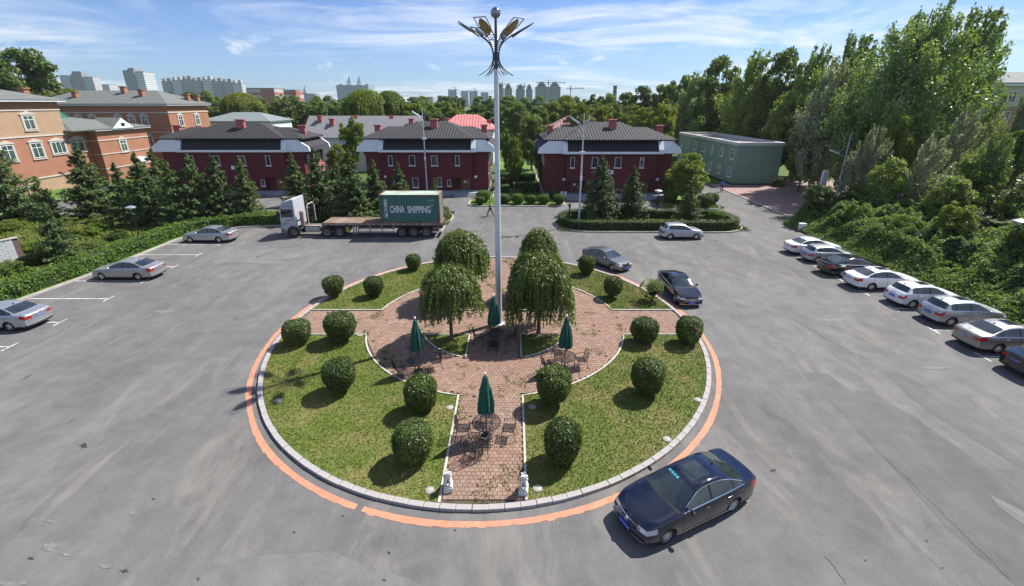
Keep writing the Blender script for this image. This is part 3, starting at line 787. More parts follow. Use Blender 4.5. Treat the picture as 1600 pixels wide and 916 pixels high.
MB().strip([(-62.0, 66.5), (-58.5, 70.5), (-58, 76)], .35, 0, .8).build('low_wall', mat('pale_wall', (.42, .42, .42), .85), None)
tag(bpy.data.objects['low_wall'], 'low pale grey wall below the wing of the orange block', 'wall')

# ---- second orange building behind it
b2 = empty('orange_block', (-68.0, 95.0, 0), 0, 'second orange block behind the first, grey hipped roof with brick chimneys', 'building')
MB().box(-26, 0, 0, 12.5, 0, 12.1).build('wall', m_orange_w, b2)
MB().box(-26.1, .1, -.1, 12.6, 10.7, 10.9).box(-26.1, .1, -.1, 12.6, 7.0, 7.15).build('string_course', m_trim, b2)
MB().box(-26.7, .7, -.7, 13.2, 12.1, 12.32).build('eaves', m_white, b2)
r2 = hip_mesh(MB(), -26.8, .8, -.8, 13.3, 12.45, 15.0, -22, -5.5, 6.2).build('roof', m_roofgrey, b2)
for xx in (-22.9, -20.3, -17.9, -15.1, -10.0, -7.4, -4.9):
    for zz_ in (8.2, 4.4):
        window(b2, xx, 0, zz_, 1.1, 1.85, 0, 2, .66); hood(b2, xx, 0, zz_, 1.1, 1.85, 0, m_trim)
for yy in (3.2, 8.4):
    for zz_ in (8.2, 4.4):
        window(b2, 0, yy, zz_, 1.2, 1.85, PI / 2, 2, .66); hood(b2, 0, yy, zz_, 1.2, 1.85, PI / 2, m_trim)
for xx, yy, zz_ in ((-19.5, 2.6, 13.6), (-11.3, 4.8, 14.6), (-6.6, 3.2, 14.0), (-.8, 8.0, 13.2), (-.4, 10.5, 12.9)): chimney(r2, xx, yy, zz_, 1.0, .8, m_orange_w)

# ---- low buildings between and behind the villas
def house(name, x, y, W, D, H, Hr, wm, rm, label, wins=(), chim=(), gable=False):
    r = empty(name, (x, y, 0), 0, label, 'house')
    MB().box(0, W, 0, D, 0, H).build('wall', wm, r)
    if gable: rf = MB().profile([(-.4, H), (D + .4, H), (D / 2, Hr)], -.3, W + .3, 'yz').build('roof', rm, r)
    else: rf = hip_mesh(MB(), 0, W, 0, D, H + .15, Hr, min(D / 2, W * .3), W - min(D / 2, W * .3), D / 2, .18, .5).build('roof', rm, r)
    for wx, z, w, h in wins: window(r, wx, 0, z, w, h)
    for cx2, cy2, cz in chim: chimney(rf, cx2, cy2, cz, 1.0, .8)
    return r
m_whitew = mat('white_render', (.66, .68, .72), .8, var=.06, scale=.5, dirt=.12)
m_shade_w = mat('grey_brown_render', (.22, .19, .17), .85)
house('white_house', -43.0, 98.0, 23.5, 9, 6.6, 10.0, m_whitew, mat('pale_tile', (.20, .195, .205), .8, var=.15), 'long white house with pale roof and red chimneys behind the left villa', ((14, 3, 1, 1.6), (19, 3, 1, 1.6), (22, 3, .9, 1.5)), ((2.5, 3, 8.9), (10, 3, 8.9), (17.6, 3, 8.9)), True)
house('white_house', -36.0, 90.0, 17.5, 9, 6.4, 9.6, m_whitew, mat('pale_tile_b', (.185, .185, .20), .8, var=.15), 'white rendered house with narrow dark window between the left and middle villas', ((3.0, 3.4, .75, 1.6), (7.8, 3.2, .9, 1.6), (12, 3.2, .9, 1.6)), ((1.0, 3, 8.6), (16.4, 3, 8.6)), True)
house('grey_roof_house', -77.0, 118.0, 17, 12, 8.2, 10.3, m_whitew, mat('sage_tile', (.17, .20, .20), .8, var=.1), 'house with flat grey green roof and white chimneys right of the second orange block', ((12, 5, 1, 1.6),), ())
for xx, yy in ((-46.5, 119.5), (-49.5, 121), (-58, 119)):
    pass
house('pink_roof_house', -15.5, 100.0, 11.5, 10, 7.2, 10.2, m_whitew, m_pink_roof, 'house with pink tiled roof behind the middle villa, left of the tall lamp tower', ((3, 3, 1, 1.5),), ((1.5, 3, 8.4), (10.5, 3, 8.0)))
house('rust_roof_house', 8.5, 102.0, 13, 10, 7.2, 9.9, m_whitew, m_rust_roof, 'house with dull rust coloured roof behind the right villa', ((3, 3, 1, 1.5),), ((3.8, 3, 8.6),))
rb_ = empty('apartment_block', (68.5, 86.0, 0), R(-2), 'beige and brown apartment block half hidden behind the tall poplars on the right', 'building')
MB().box(0, 34, 0, 14, 12.0, 15.4).build('wall', mat('beige_render', (.50, .46, .34), .85, var=.06), rb_)
MB().box(.02, 33.98, .02, 13.98, 0, 12.0).build('wall', mat('brown_render', (.34, .19, .15), .85, var=.08), rb_)
MB().box(-.5, 34.5, -.5, 14.5, 15.4, 15.75).build('eaves', m_white, rb_)
hip_mesh(MB(), -.6, 34.6, -.6, 14.6, 15.9, 18.0, 7, 27, 7).build('roof', m_roofgrey, rb_)
for k in range(8):
    for z in (2.2, 5.8, 9.4, 12.7):
        window(rb_, 2.4 + k * 4.2, 0, z, 1.3, 1.8, 0, 2, .66)
        if k < 3: window(rb_, 0, 2.2 + k * 4.4, z, 1.3, 1.8, -PI / 2, 2, .66)

# ------------------------------------------------------------------ far skyline
def facade_mat(name, c, win, fl=3.2, bay=3.4):
    m, nt, b = new_mat(name)
    tco = nt.nodes.new('ShaderNodeTexCoord'); sp = nt.nodes.new('ShaderNodeSeparateXYZ')
    nt.links.new(tco.outputs['Object'], sp.inputs[0])
    fz = math_(nt, 'GREATER_THAN', math_(nt, 'FRACT', math_(nt, 'DIVIDE', sp.outputs[2], fl)), .45)
    hx = math_(nt, 'ADD', sp.outputs[0], sp.outputs[1])
    fx = math_(nt, 'GREATER_THAN', math_(nt, 'FRACT', math_(nt, 'DIVIDE', hx, bay)), .42)
    nt.links.new(mix_(nt, math_(nt, 'MULTIPLY', fz, fx), c, win), b.inputs['Base Color'])
    b.inputs['Roughness'].default_value = .7
    return m
mf_w = facade_mat('far_white', (.52, .52, .52), (.20, .23, .27))
mf_g = facade_mat('far_grey', (.30, .31, .33), (.13, .15, .18))
mf_b = facade_mat('far_blue', (.26, .33, .38), (.15, .21, .26))
mf_r = facade_mat('far_red', (.33, .11, .09), (.40, .40, .42), 7.0, 40)
mf_d = facade_mat('far_dark', (.14, .16, .16), (.08, .09, .10))
mf_t = facade_mat('far_teal', (.10, .18, .17), (.08, .14, .15))
m_crane = mat('crane_steel', (.20, .19, .18), .7)
def tower(name, u0, u1, vt, Y, m, label, depth=None, top=(), group=None, rot=0.0, bands=0):
    xa, z = V(u0, vt, Y); xb, _ = V(u1, vt, Y); w = xb - xa; d = depth or max(w * .7, 14)
    r = empty(name, ((xa + xb) / 2, Y, 0), rot, label, 'building', group)
    MB().box(-w / 2, w / 2, 0, d, 0, z).build('wall', m, r)
    MB().box(-w / 2 + .4, w / 2 - .4, .4, d - .4, z, z + 1.2).build('roof', m_crane, r)
    for k in range(bands):
        MB().box(-w / 2 - .5, w / 2 + .5, -.6, d + .4, z * (.55 + .45 * k / bands), z * (.55 + .45 * k / bands) + 1.0).build('floor_band', m_white, r)
    for a, b, h in top: MB().box(-w / 2 + a * w, -w / 2 + b * w, d * .2, d * .8, z + 1.2, z + h).build('roof_house', m, r)
    return r, w, z
tower('office_block', 93, 107, 119, 900, mf_w, 'white slab block, leftmost of the trio on the left skyline', rot=.12)
tower('office_block', 109, 127, 117, 900, mf_g, 'grey block with stepped top, middle of the trio on the left skyline', top=((.1, .9, 6),))
tower('office_block', 128, 145, 121, 900, mf_w, 'pale block, right of the trio on the left skyline', rot=-.1)
tower('office_block', 70, 92, 130, 950, mf_g, 'low grey block left of the white trio on the skyline')
tower('office_block', 147, 170, 133, 950, mf_w, 'low white block right of the trio on the skyline')
tower('tower_block', 191, 208, 111, 850, mf_g, 'tall grey tower face on the left skyline, beside its white half', depth=26, top=((.3, .9, 5),))
tower('tower_block', 208.4, 223, 113, 852, mf_w, 'white banded half of the tall tower on the left skyline', depth=26, bands=9)
for k in range(8):
    u = 252 + k * 15.8
    tower('apartment_slab', u, u + 14.5, (128, 126, 124.5, 127, 125, 128, 129, 131)[k], 1100, mf_g if k % 3 != 1 else mf_w,
          ('leftmost', 'second', 'third', 'fourth', 'fifth', 'sixth', 'seventh', 'rightmost')[k] + ' grey apartment slab in the long row on the left skyline', top=((.05, .3, 7), (.55, .9, 8)), group='apartment slabs on the left skyline')
tower('red_brick_block', 384, 428, 139, 600, mf_r, 'long red brick block with white window bands on the skyline', depth=30)
tower('red_brick_block', 443, 462, 142, 560, mf_r, 'small red brick block rising out of the trees left of the hotel', depth=20)
h_, w_, z_ = tower('spire_hotel', 525, 575, 134, 1300, mf_b, 'pale blue hotel with two pagoda spires on the skyline', depth=60)
for xx in (-.18, .14):
    s = MB(); n = 4
    for k, (rr_, dz) in enumerate(((11, 0), (7.5, 7), (5, 12), (2.6, 17))): s.lathe([(rr_, z_ + dz), (rr_ * .75, z_ + dz + 5), (0.01, z_ + dz + 6)], 8, (xx * w_, 30, 0))
    s.tube([(xx * w_, 30, z_ + 20), (xx * w_, 30, z_ + 30)], .5, 5)
    s.build('spire', mf_b, h_)
for xx in (-.46, .38): MB().lathe([(6, z_), (5, z_ + 5), (.1, z_ + 9)], 8, (xx * w_, 30, 0)).build('roof_pavilion', mf_b, h_)
h2, w2, z2 = tower('spire_hall', 473, 492, 147, 1200, mf_b, 'low blue roofed hall with one small spire left of the hotel', depth=30)
MB().lathe([(7, z2), (4.5, z2 + 7), (2, z2 + 13), (.2, z2 + 20)], 8, (-w2 * .4, 10, 0)).build('spire', mf_b, h2)
for u0, u1, vt, m, lb in ((640, 676, 152, mf_g, 'low grey slab on the skyline right of the hotel'), (683, 691, 150, mf_g, 'small grey tower left of the blue tower cluster'),
                          (700, 713, 142, mf_b, 'leftmost blue tower under the cranes'), (720, 731, 143, mf_b, 'second blue tower under the cranes'), (733, 746, 144, mf_b, 'third blue tower under the cranes'),
                          (751, 763, 145, mf_b, 'blue tower left of the lamp tower under the cranes'), (706, 728, 154, mf_w, 'low white block in front of the blue towers')):
    tower('tower_block', u0, u1, vt, 1500, m, lb)
for u0, u1, vt, m, lb in ((776, 787, 138, mf_d, 'dark unfinished tower just right of the lamp tower'), (788, 800, 138.5, mf_d, 'second dark unfinished tower right of the lamp tower'),
                          (806, 820, 140, mf_t, 'teal netted tower under the second crane'), (822, 832, 140, mf_t, 'small teal netted tower with pointed top'),
                          (837, 856, 136, mf_t, 'large teal netted tower left of the tallest crane'), (858, 876, 136, mf_t, 'large teal netted tower right of the tallest crane')):
    tower('unfinished_tower', u0, u1, vt, 1250, m, lb, top=((.15, .85, 7), (.3, .7, 12)))
for k, (u, vt, ua, ub, lb) in enumerate(((711, 136, 700, 716, 'leftmost tower crane over the blue towers'), (742, 138, 730, 747, 'tower crane over the third blue tower'), (785, 128, 774, 791, 'tower crane over the dark unfinished towers'),
                                         (819, 130, 806, 824, 'tower crane over the left teal netted tower'), (857, 125, 838, 884, 'tallest tower crane between the large teal towers'), (892, 134, 885, 912, 'tower crane standing alone on the right'))):
    Y = 1230; x, zt = V(u, vt, Y); xa, zj = V(ua, vt + 4.5, Y); xb, _ = V(ub, vt + 4.5, Y)
    r = empty('tower_crane', (x, Y, 0), 0, lb, 'crane', 'tower cranes on the skyline')
    MB().box(-.9, .9, -.9, .9, 0, zt).build('mast', m_crane, r)
    MB().box(xa - x, xb - x, -.7, .7, zj - .8, zj + .7).build('jib', m_crane, r)
    MB().box(-2, 2, -2, 2, zj - 4, zj - .9).build('cab', m_crane, r)
    MB().tube([(xa - x, 0, zj + .7), (0, 0, zt), (xb - x, 0, zj + .7)], .3, 4).build('tie_rod', m_crane, r)
x, z = V(961.5, 134, 420); r = empty('chimney_stack', (x, 420, 0), 0, 'dark factory chimney stack above the tree line right of the cranes', 'chimney')
MB().tube([(0, 0, 0), (0, 0, z - 1)], [2.4, 1.5], 10).build('shaft', mf_d, r); MB().tube([(0, 0, z - 1), (0, 0, z)], 1.8, 10).build('rim', mf_d, r)

hz = bpy.data.materials.new('haze_air'); hz.use_nodes = True; hz.node_tree.nodes.clear()
_v = hz.node_tree.nodes.new('ShaderNodeVolumePrincipled'); _v.inputs['Density'].default_value = HAZE; _v.inputs['Color'].default_value = (.80, .87, .97, 1); _v.inputs['Anisotropy'].default_value = .25
_o = hz.node_tree.nodes.new('ShaderNodeOutputMaterial'); hz.node_tree.links.new(_v.outputs[0], _o.inputs['Volume'])
if HAZE > 0: tag(MB().box(-2450, 2450, -60, 2660, -1, 260).build('haze', hz), kind='stuff')
# ------------------------------------------------------------------ vegetation
m_bark = mat('bark', (.14, .11, .085), .95, var=.3, scale=6, bump=.6)
m_barkp = mat('bark_pale', (.27, .25, .21), .95, var=.25, scale=4, bump=.5)
lm_dark = leafmat('leaf_dark', (.030, .052, .012), (.095, .135, .030), .33, k=1.6)
lm_mid = leafmat('leaf_mid', (.042, .072, .014), (.135, .185, .038), .34, k=1.6)
lm_lime = leafmat('leaf_lime', (.075, .125, .016), (.20, .255, .042), .42, k=1.2)
lm_yel = leafmat('leaf_yellow', (.105, .130, .016), (.25, .265, .042), .42, k=1.1)
lm_silver = leafmat('leaf_silver', (.085, .125, .050), (.50, .54, .36), .28, .5, .38)
lm_fresh = leafmat('leaf_fresh', (.075, .125, .020), (.24, .31, .07), .33, .4, .5, k=1.25)
lm_poplar = leafmat('leaf_poplar', (.040, .070, .020), (.150, .200, .062), .33, .5, .36, k=2.0)
lm_spruce = leafmat('needle', (.028, .050, .018), (.105, .145, .050), .18, .25, .6, k=1.6)
lm_box = leafmat('leaf_box', (.032, .060, .012), (.115, .165, .034), .25, .45, .42, k=1.1)
lm_willow = leafmat('leaf_willow', (.040, .070, .012), (.150, .205, .042), .26, .4, .45, k=1.12)
lm_hedge = leafmat('leaf_hedge', (.060, .125, .012), (.165, .265, .030), .30, .35, .5)
lm_hdark = leafmat('leaf_hedge_dark', (.038, .075, .012), (.105, .165, .028), .28, .35, .5)
lm_ivy = leafmat('leaf_ivy', (.040, .085, .016), (.165, .225, .060), .38, .2, .6, k=1.6)
m_core = mat('foliage_core_shade', (.010, .020, .006), .95, var=.3, scale=3)  # near-black green; the shade inside the foliage is put into the colour
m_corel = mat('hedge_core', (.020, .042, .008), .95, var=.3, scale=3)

def limb(b, p, q, r0, r1, rng, n=4, k=6):
    p = Vector(p); q = Vector(q); pts = []
    for i in range(n + 1):
        t = i / n; j = (0 if i in (0, n) else .05) * (q - p).length
        pts.append(p.lerp(q, t) + Vector((rng.uniform(-j, j), rng.uniform(-j, j), rng.uniform(-j, j) * .5)))
    b.tube(pts, [r0 + (r1 - r0) * i / n for i in range(n + 1)], k)
def broadleaf(seed, n_leaf, leaf, K=34, rx=3.4, z0=2.4, z1=10, shape='round', clump=(.26, .42), mat_=None, lean=(0, 0), flat=.8):
    """a crown of leaf clumps at the ends of limbs, nominal height 10"""
    r_ = np.random.default_rng(seed); rp = random.Random(seed)
    cs = []; rs = []
    for i in range(K):
        for _ in range(50):
            t = r_.uniform(0, 1)
            if shape == 'round': w = math.sqrt(max(0, 1 - (2 * t - 1) ** 2)) * (1.08 - .28 * t)
            elif shape == 'poplar': w = (.42 + .9 * t) if t < .35 else max(.12, .80 - .75 * (t - .35) ** 1.5)
            elif shape == 'vase': w = .35 + .75 * t if t < .7 else .88 * math.sqrt(max(0, 1 - ((t - .7) / .32) ** 2)) + .05
            elif shape == 'bush': w = math.sqrt(max(0, 1 - t * t * .95))
            else: w = 1 - t * .85
            if r_.uniform() < w: break
        a = i * 2.39996 + r_.uniform(-.5, .5); rad = rx * w * math.sqrt(r_.uniform(.12, 1)) * .86
        c = np.array([rad * math.cos(a) + lean[0] * t, rad * math.sin(a) + lean[1] * t, z0 + (z1 - z0) * (t * .92 + .02)])
        cs.append(c); rs.append(rx * r_.uniform(*clump) * (1.0 if t < .75 else .8))
    cs = np.array(cs); rs = np.array(rs)
    pr = rs ** 2 / (rs ** 2).sum(); idx = r_.choice(K, n_leaf, p=pr)
    d = unit(r_.normal(0, 1, (n_leaf, 3))); rad = rs[idx] * r_.uniform(.25, 1, n_leaf) ** .45
    # sub-twigs: pull leaves towards random spikes so that the outline is ragged
    sp = unit(r_.normal(0, 1, (K * 9, 3))); sp[:, 2] = np.abs(sp[:, 2]) * .9 + sp[:, 2] * .1
    sel = sp[idx * 9 + r_.integers(0, 9, n_leaf)]; m = r_.random(n_leaf) < .45
    d[m] = unit(sel[m] + r_.normal(0, .22, (m.sum(), 3))); rad[m] *= r_.uniform(.7, 1.32, m.sum())
    P = cs[idx] + d * rad[:, None] * np.array([1, 1, flat])
    N = unit(d + np.array([0, 0, .55]))
    q = leaf_verts(r_, P, N, leaf, .58, .72)
    me = np_mesh('crown', q, 4, mat_ or lm_mid)
    b = MB(); tp = (lean[0] * .6, lean[1] * .6, z0 + (z1 - z0) * .68)
    mid = Vector((lean[0] * .2, lean[1] * .2, z0 + (z1 - z0) * .25))
    b.tube([(0, 0, -.1), (0, 0, .5), mid, tp], [.26, .2, .15, .05], 8)
    for i in range(0, K, 2):
        c = cs[i]; st = mid.lerp(Vector(tp), rp.uniform(0, .9)) if c[2] > mid.z else Vector((0, 0, max(.8, c[2] * .6)))
        limb(b, st, c, .075, .022, rp, 3, 5)
    return b.mesh('trunk', m_bark), me
def plume_tree(seed, n_leaf, leaf, K=60, rx=2.6, lean=.10, mat_=None, spread=.34, up=(1.5, 3.2)):
    """upswept branches, each a tapering plume of leaves, pushed to +x by the wind; nominal height 10"""
    r_ = np.random.default_rng(seed); b = MB(); b.tube([(0, 0, -.1), (.05, 0, 2.5), (lean * 2.5, 0, 5.5), (lean * 7, 0, 8.6)], [.24, .18, .11, .03], 8)
    P = []; N = []; L = []
    spec = []
    for i in range(K):
        t = (i + r_.uniform(0, 1)) / K; zb = .7 + 6.7 * t; a = i * 2.39996 + r_.uniform(-.6, .6)
        w = rx * (.55 + .75 * math.sin(PI * min(1, t * .8 + .12))) * r_.uniform(.55, 1.12) * (1 - .62 * t ** 2.2); u_ = r_.uniform(*up) * (1 - .25 * t)
        if zb + u_ > 9.9: u_ = 9.9 - zb
        spec.append((zb, a, w, u_))
    tot = sum(s[2] + s[3] for s in spec)
    for zb, a, w, u_ in spec:
        n = int(n_leaf * (w + u_) / tot); t = r_.uniform(.12, 1, n) ** .85
        bx = lean * zb * .6
        sx_ = bx + math.cos(a) * w * (1 - (1 - t) ** 1.7) + lean * 3.2 * t ** 1.8; sy_ = math.sin(a) * w * (1 - (1 - t) ** 1.7); sz_ = zb + u_ * t ** 1.35
        rad = spread * (.60 + .80 * np.sin(PI * .88 * np.clip(t, 0, 1) ** .7) ) * (w * .5 + .5) * .55 * r_.uniform(0, 1, n) ** .5
        d = unit(r_.normal(0, 1, (n, 3)))
        P.append(np.stack([sx_, sy_, sz_], 1) + d * rad[:, None] * np.array([1, 1, 1.15])); N.append(unit(d + np.array([0, 0, .35])))
        q = [(bx + math.cos(a) * w * (1 - (1 - k) ** 1.7) + lean * 3.2 * k ** 1.8, math.sin(a) * w * (1 - (1 - k) ** 1.7), zb + u_ * k ** 1.35) for k in (0, .3, .6, .9)]
        b.tube(q, [.06, .045, .03, .01], 5, False)
    q = leaf_verts(r_, np.concatenate(P), np.concatenate(N), leaf, .58, .7)
    return b.mesh('trunk', m_barkp), np_mesh('crown', q, 4, mat_ or lm_poplar)
def spruce(seed, levels=17, per=11, rx=2.3, n_tw=30, leaf=.15, ragged=.22, mat_=None):
    """nominal height 8"""
    r_ = np.random.default_rng(seed); P = []; N = []; A = []
    b = MB(); b.tube([(0, 0, -.1), (0, 0, 4), (0, 0, 7.9)], [.17, .10, .015], 8)
    for i in range(levels):
        t = i / (levels - 1); z = .55 + 7.2 * t ** .92; L = rx * (1 - t) ** .82 + .12
        for k in range(max(5, int(per * (1 - .45 * t)))):
            a = 2 * PI * k / per * (1 / (1 - .45 * t) if False else 1) + i * 1.3 + r_.uniform(-.35, .35)
            l = L * r_.uniform(1 - ragged * 1.6, 1 + ragged); dz = -.20 * l - .25 * (1 - t) + r_.uniform(-.15, .12); n = int(n_tw * (l / rx) + 7)
            dr = np.array([math.cos(a), math.sin(a), 0]); sd_ = np.array([-math.sin(a), math.cos(a), 0])
            s = r_.uniform(.12, 1, n) ** .8
            w = (1 - s * .8) * l * .34
            off = r_.uniform(-1, 1, n)
            p = dr * (s * l)[:, None] + sd_ * (off * w)[:, None] + np.array([0, 0, 1]) * (z + dz * s ** .8 + .24 * l * s ** 3 - .12 * np.abs(off) + r_.normal(0, .085, n))[:, None]
            P.append(p); N.append(np.tile([0, 0, 1.0], (n, 1)) + dr * .35); A.append(dr[None] + sd_[None] * (off * .8)[:, None])
            if i % 2 == 0 and k % 2 == 0: b.tube([(0, 0, z), tuple(dr * l * .85 + np.array([0, 0, z + dz * .8]))], [.03, .008], 4, False)
    P = np.concatenate(P); N = np.concatenate(N); A = np.concatenate(A)
    q = leaf_verts(r_, P, N, leaf, .36, .65, A)
    return b.mesh('trunk', m_bark), np_mesh('crown', q, 4, mat_ or lm_spruce)
def weeping(seed, rx=1.55, h=4.6, strands=640, low=1.3, lobes=()):
    r_ = np.random.default_rng(seed); P = []; N = []; A = []; rp = random.Random(seed)
    b = MB(); b.tube([(0, 0, -.05), (.02, 0, 1.2), (0, .03, 2.3), (0, 0, h - .8)], [.13, .105, .095, .04], 8)
    for k in range(9): 
        a = k * .7; limb(b, (0, 0, 2.2 + k * .12), (rx * .7 * math.cos(a), rx * .7 * math.sin(a), h - .9), .05, .015, rp, 3, 5)
    for k in range(strands):
        a = r_.uniform(0, 2 * PI); rr_ = rx * r_.uniform(.0, 1) ** .40 * (1 + .16 * math.sin(3 * a + seed) + .1 * math.sin(7 * a))
        z = h - .10 - (rr_ / rx) ** 2.4 * h * .19 + r_.normal(0, .12) + (.20 * math.sin(5 * a + seed * 2) + .14 * math.sin(9 * a + seed)) * rr_ / rx
        for lx, ly, dz in lobes:
            z += dz * math.exp(-((rr_ * math.cos(a) - lx) ** 2 + (rr_ * math.sin(a) - ly) ** 2) / .35)
        ln = (r_.uniform(.62, 1.0) * (z - low - .5 * max(0, .8 - rr_ / rx))) * (.45 + .55 * min(1, rr_ / rx * 1.2)); n = int(ln * 15) + 4
        t = np.linspace(0, 1, n); out = rr_ + .22 * np.sin(np.minimum(t * 3, 1.57)) * (rr_ / rx)
        jit = np.cumsum(r_.normal(0, .012, (n, 2)), 0)
        p = np.stack([out * math.cos(a) + jit[:, 0], out * math.sin(a) + jit[:, 1], z - ln * t], 1) + r_.normal(0, .025, (n, 3))
        P.append(p); N.append(np.tile([math.cos(a), math.sin(a), .35], (n, 1)) + r_.normal(0, .3, (n, 3))); A.append(np.tile([.25 * math.cos(a), .25 * math.sin(a), -1], (n, 1)))
    n = 2600; a = r_.uniform(0, 2 * PI, n); rr_ = rx * np.sqrt(r_.uniform(0, 1, n)); z = h - (rr_ / rx) ** 2.4 * h * .21 + r_.normal(0, .12, n) + (.16 * np.sin(5 * a + seed * 2)) * rr_ / rx
    P.append(np.stack([rr_ * np.cos(a), rr_ * np.sin(a), z], 1)); N.append(np.stack([np.cos(a) * rr_ / rx, np.sin(a) * rr_ / rx, np.ones(n)], 1)); A.append(np.stack([np.cos(a), np.sin(a), -.8 + 0 * a], 1))
    q = leaf_verts(r_, np.concatenate(P), np.concatenate(N), .088 if h < 8 else .16, .42, .55, np.concatenate(A))
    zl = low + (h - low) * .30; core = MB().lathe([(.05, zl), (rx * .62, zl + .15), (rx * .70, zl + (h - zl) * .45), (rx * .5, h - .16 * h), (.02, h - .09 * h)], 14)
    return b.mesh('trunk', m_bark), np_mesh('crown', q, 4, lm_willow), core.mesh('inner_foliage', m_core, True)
def topiary(seed, n=7000, r=.66, h=1.62, leaf=.036, bite=False):
    """clipped barrel shape, wider above; nominal height 1.75 with its foot"""
    r_ = np.random.default_rng(seed)
    zz3 = np.concatenate([np.linspace(-.96, .9, 60), np.linspace(.905, 1, 30)])
    rho = r * np.where(zz3 > 0, 1.0, 1.0 + zz3 * .26) * np.maximum(0, 1 - np.abs(zz3) ** 2.5) ** .4
    hh = .95 + np.sign(zz3) * np.abs(zz3) ** .82 * h * .5 * np.where(zz3 > 0, .86, 1.0)
    dr_, dh_ = np.diff(rho), np.diff(hh); wgt = np.hypot(dr_, dh_) * (rho[1:] + rho[:-1]) + 1e-9; wgt /= wgt.sum()
    k_ = r_.choice(len(wgt), n, p=wgt); t_ = r_.random(n); a_ = r_.uniform(0, 2 * PI, n)
    R_ = rho[k_] + dr_[k_] * t_; Z_ = hh[k_] + dh_[k_] * t_; ln_ = np.hypot(dr_[k_], dh_[k_])
    d = np.stack([np.cos(a_) * dh_[k_] / ln_, np.sin(a_) * dh_[k_] / ln_, -dr_[k_] / ln_], 1)
    P = np.stack([R_ * np.cos(a_), R_ * np.sin(a_), Z_], 1); lop = r_.normal(0, .06, 3)
    k = np.array([noise.noise((p[0] * 1.9 + seed, p[1] * 1.9, p[2] * 1.9)) * .075 + noise.noise((p[0] * 4.7, p[1] * 4.7 + seed, p[2] * 4.7)) * .045 for p in P]) + (d * lop).sum(1) + r_.normal(0, .022, n)
    P = P + d * k[:, None]
    keep = np.ones(len(P), bool)
    if bite: keep = np.array([noise.noise((p[0] * 2.2, p[1] * 2.2, p[2] * 1.8)) > -.08 for p in P])
    q = leaf_verts(r_, P[keep], d[keep], leaf, .62, .75)
    cd = []
    core = MB(); prof = [(0.01, .12)]
    for i in range(1, 12):
        zz2 = -1 + 2 * i / 12; w = (1 if zz2 > 0 else 1 + zz2 * .26) * (1 - abs(zz2) ** 2.5) ** .4; prof.append((r * w * (.80 if not bite else .5), .95 + math.copysign(abs(zz2) ** .82, zz2) * h * .5 * .84 * (.86 if zz2 > 0 else 1)))
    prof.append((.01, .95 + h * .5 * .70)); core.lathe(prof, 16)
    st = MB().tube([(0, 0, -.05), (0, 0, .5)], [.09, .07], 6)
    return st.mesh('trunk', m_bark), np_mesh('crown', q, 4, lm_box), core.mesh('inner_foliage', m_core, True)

def plant(name, meshes, x, y, z=0.0, s=(1, 1, 1), rz=0.0, label=None, cat='tree', group=None, mat_=None):
    t = empty(name, (x, y, z), rz, label, cat, group)
    t.scale = s
    obj('trunk', meshes[0], t)
    obj('crown', meshes[1], t, mat=mat_)
    if len(meshes) > 2: obj('inner_foliage', meshes[2], t)
    return t

rv = random.Random(21)
# ---- clipped shrubs on the island (foot pixel, height pixel, half width pixel)
T = [topiary(i, 10000) for i in range(4)]
TB = topiary(9, 2600, .72, 1.4, .05, True)
for i, (u, vb, vt, wpx, lb) in enumerate((
        (645, 430, 400, 12, 'small clipped shrub at the far left rim, nearest the back weeping tree'), (521, 472, 435, 16, 'clipped round shrub at the far left rim beside the orange line'),
        (584, 473, 434, 14.5, 'clipped shrub on the far left lawn between two others'), (460, 547, 502, 21, 'clipped shrub right at the left kerb'),
        (530, 543, 490, 24, 'clipped shrub beside the left brick path, second from the kerb'), (529, 624, 567, 25, 'lone clipped shrub in the middle of the left lawn'),
        (660, 655, 590, 25.5, 'clipped shrub left of the nearest umbrella table'), (639, 735, 664, 31, 'large clipped shrub in front on the left lawn, above the left stone lion'),
        (916, 438, 402, 13, 'clipped shrub with bright yellow green top at the far right rim'), (959, 475, 436, 14.5, 'clipped shrub in the middle of the far right lawn'),
        (1007, 545, 498, 20.5, 'clipped shrub on the right lawn beside the brick path'), (1073, 545, 496, 19.5, 'clipped shrub at the right kerb beside the orange line'),
        (1013, 630, 567, 26, 'lone clipped shrub in the middle of the right lawn'), (864, 648, 582, 27.5, 'clipped shrub in front of the right umbrella table'),
        (881, 738, 660, 29, 'large clipped shrub in front on the right lawn, above the right stone lion'))):
    x, y = G(u, vb - 5); y += .28
    zc = y * math.cos(PITCH) + (CAM_H - 1) * math.sin(PITCH); w = wpx / F_PX * zc
    H = V(u, vt, y + .1)[1]
    plant('clipped_shrub', T[i % 4], x, y, .05, (w / .69, w / .69, max(H, 1.3) / 1.58), rv.uniform(0, 6), lb, 'shrub', 'clipped shrubs on the roundabout', lm_lime if i == 8 and False else None)
x, y = G(1018, 472); plant('ragged_shrub', TB, x, y, .05, (1.0, 1.0, .95), 1.0, 'ragged open shrub beside the black sedan at the right rim', 'shrub', None, lm_mid)

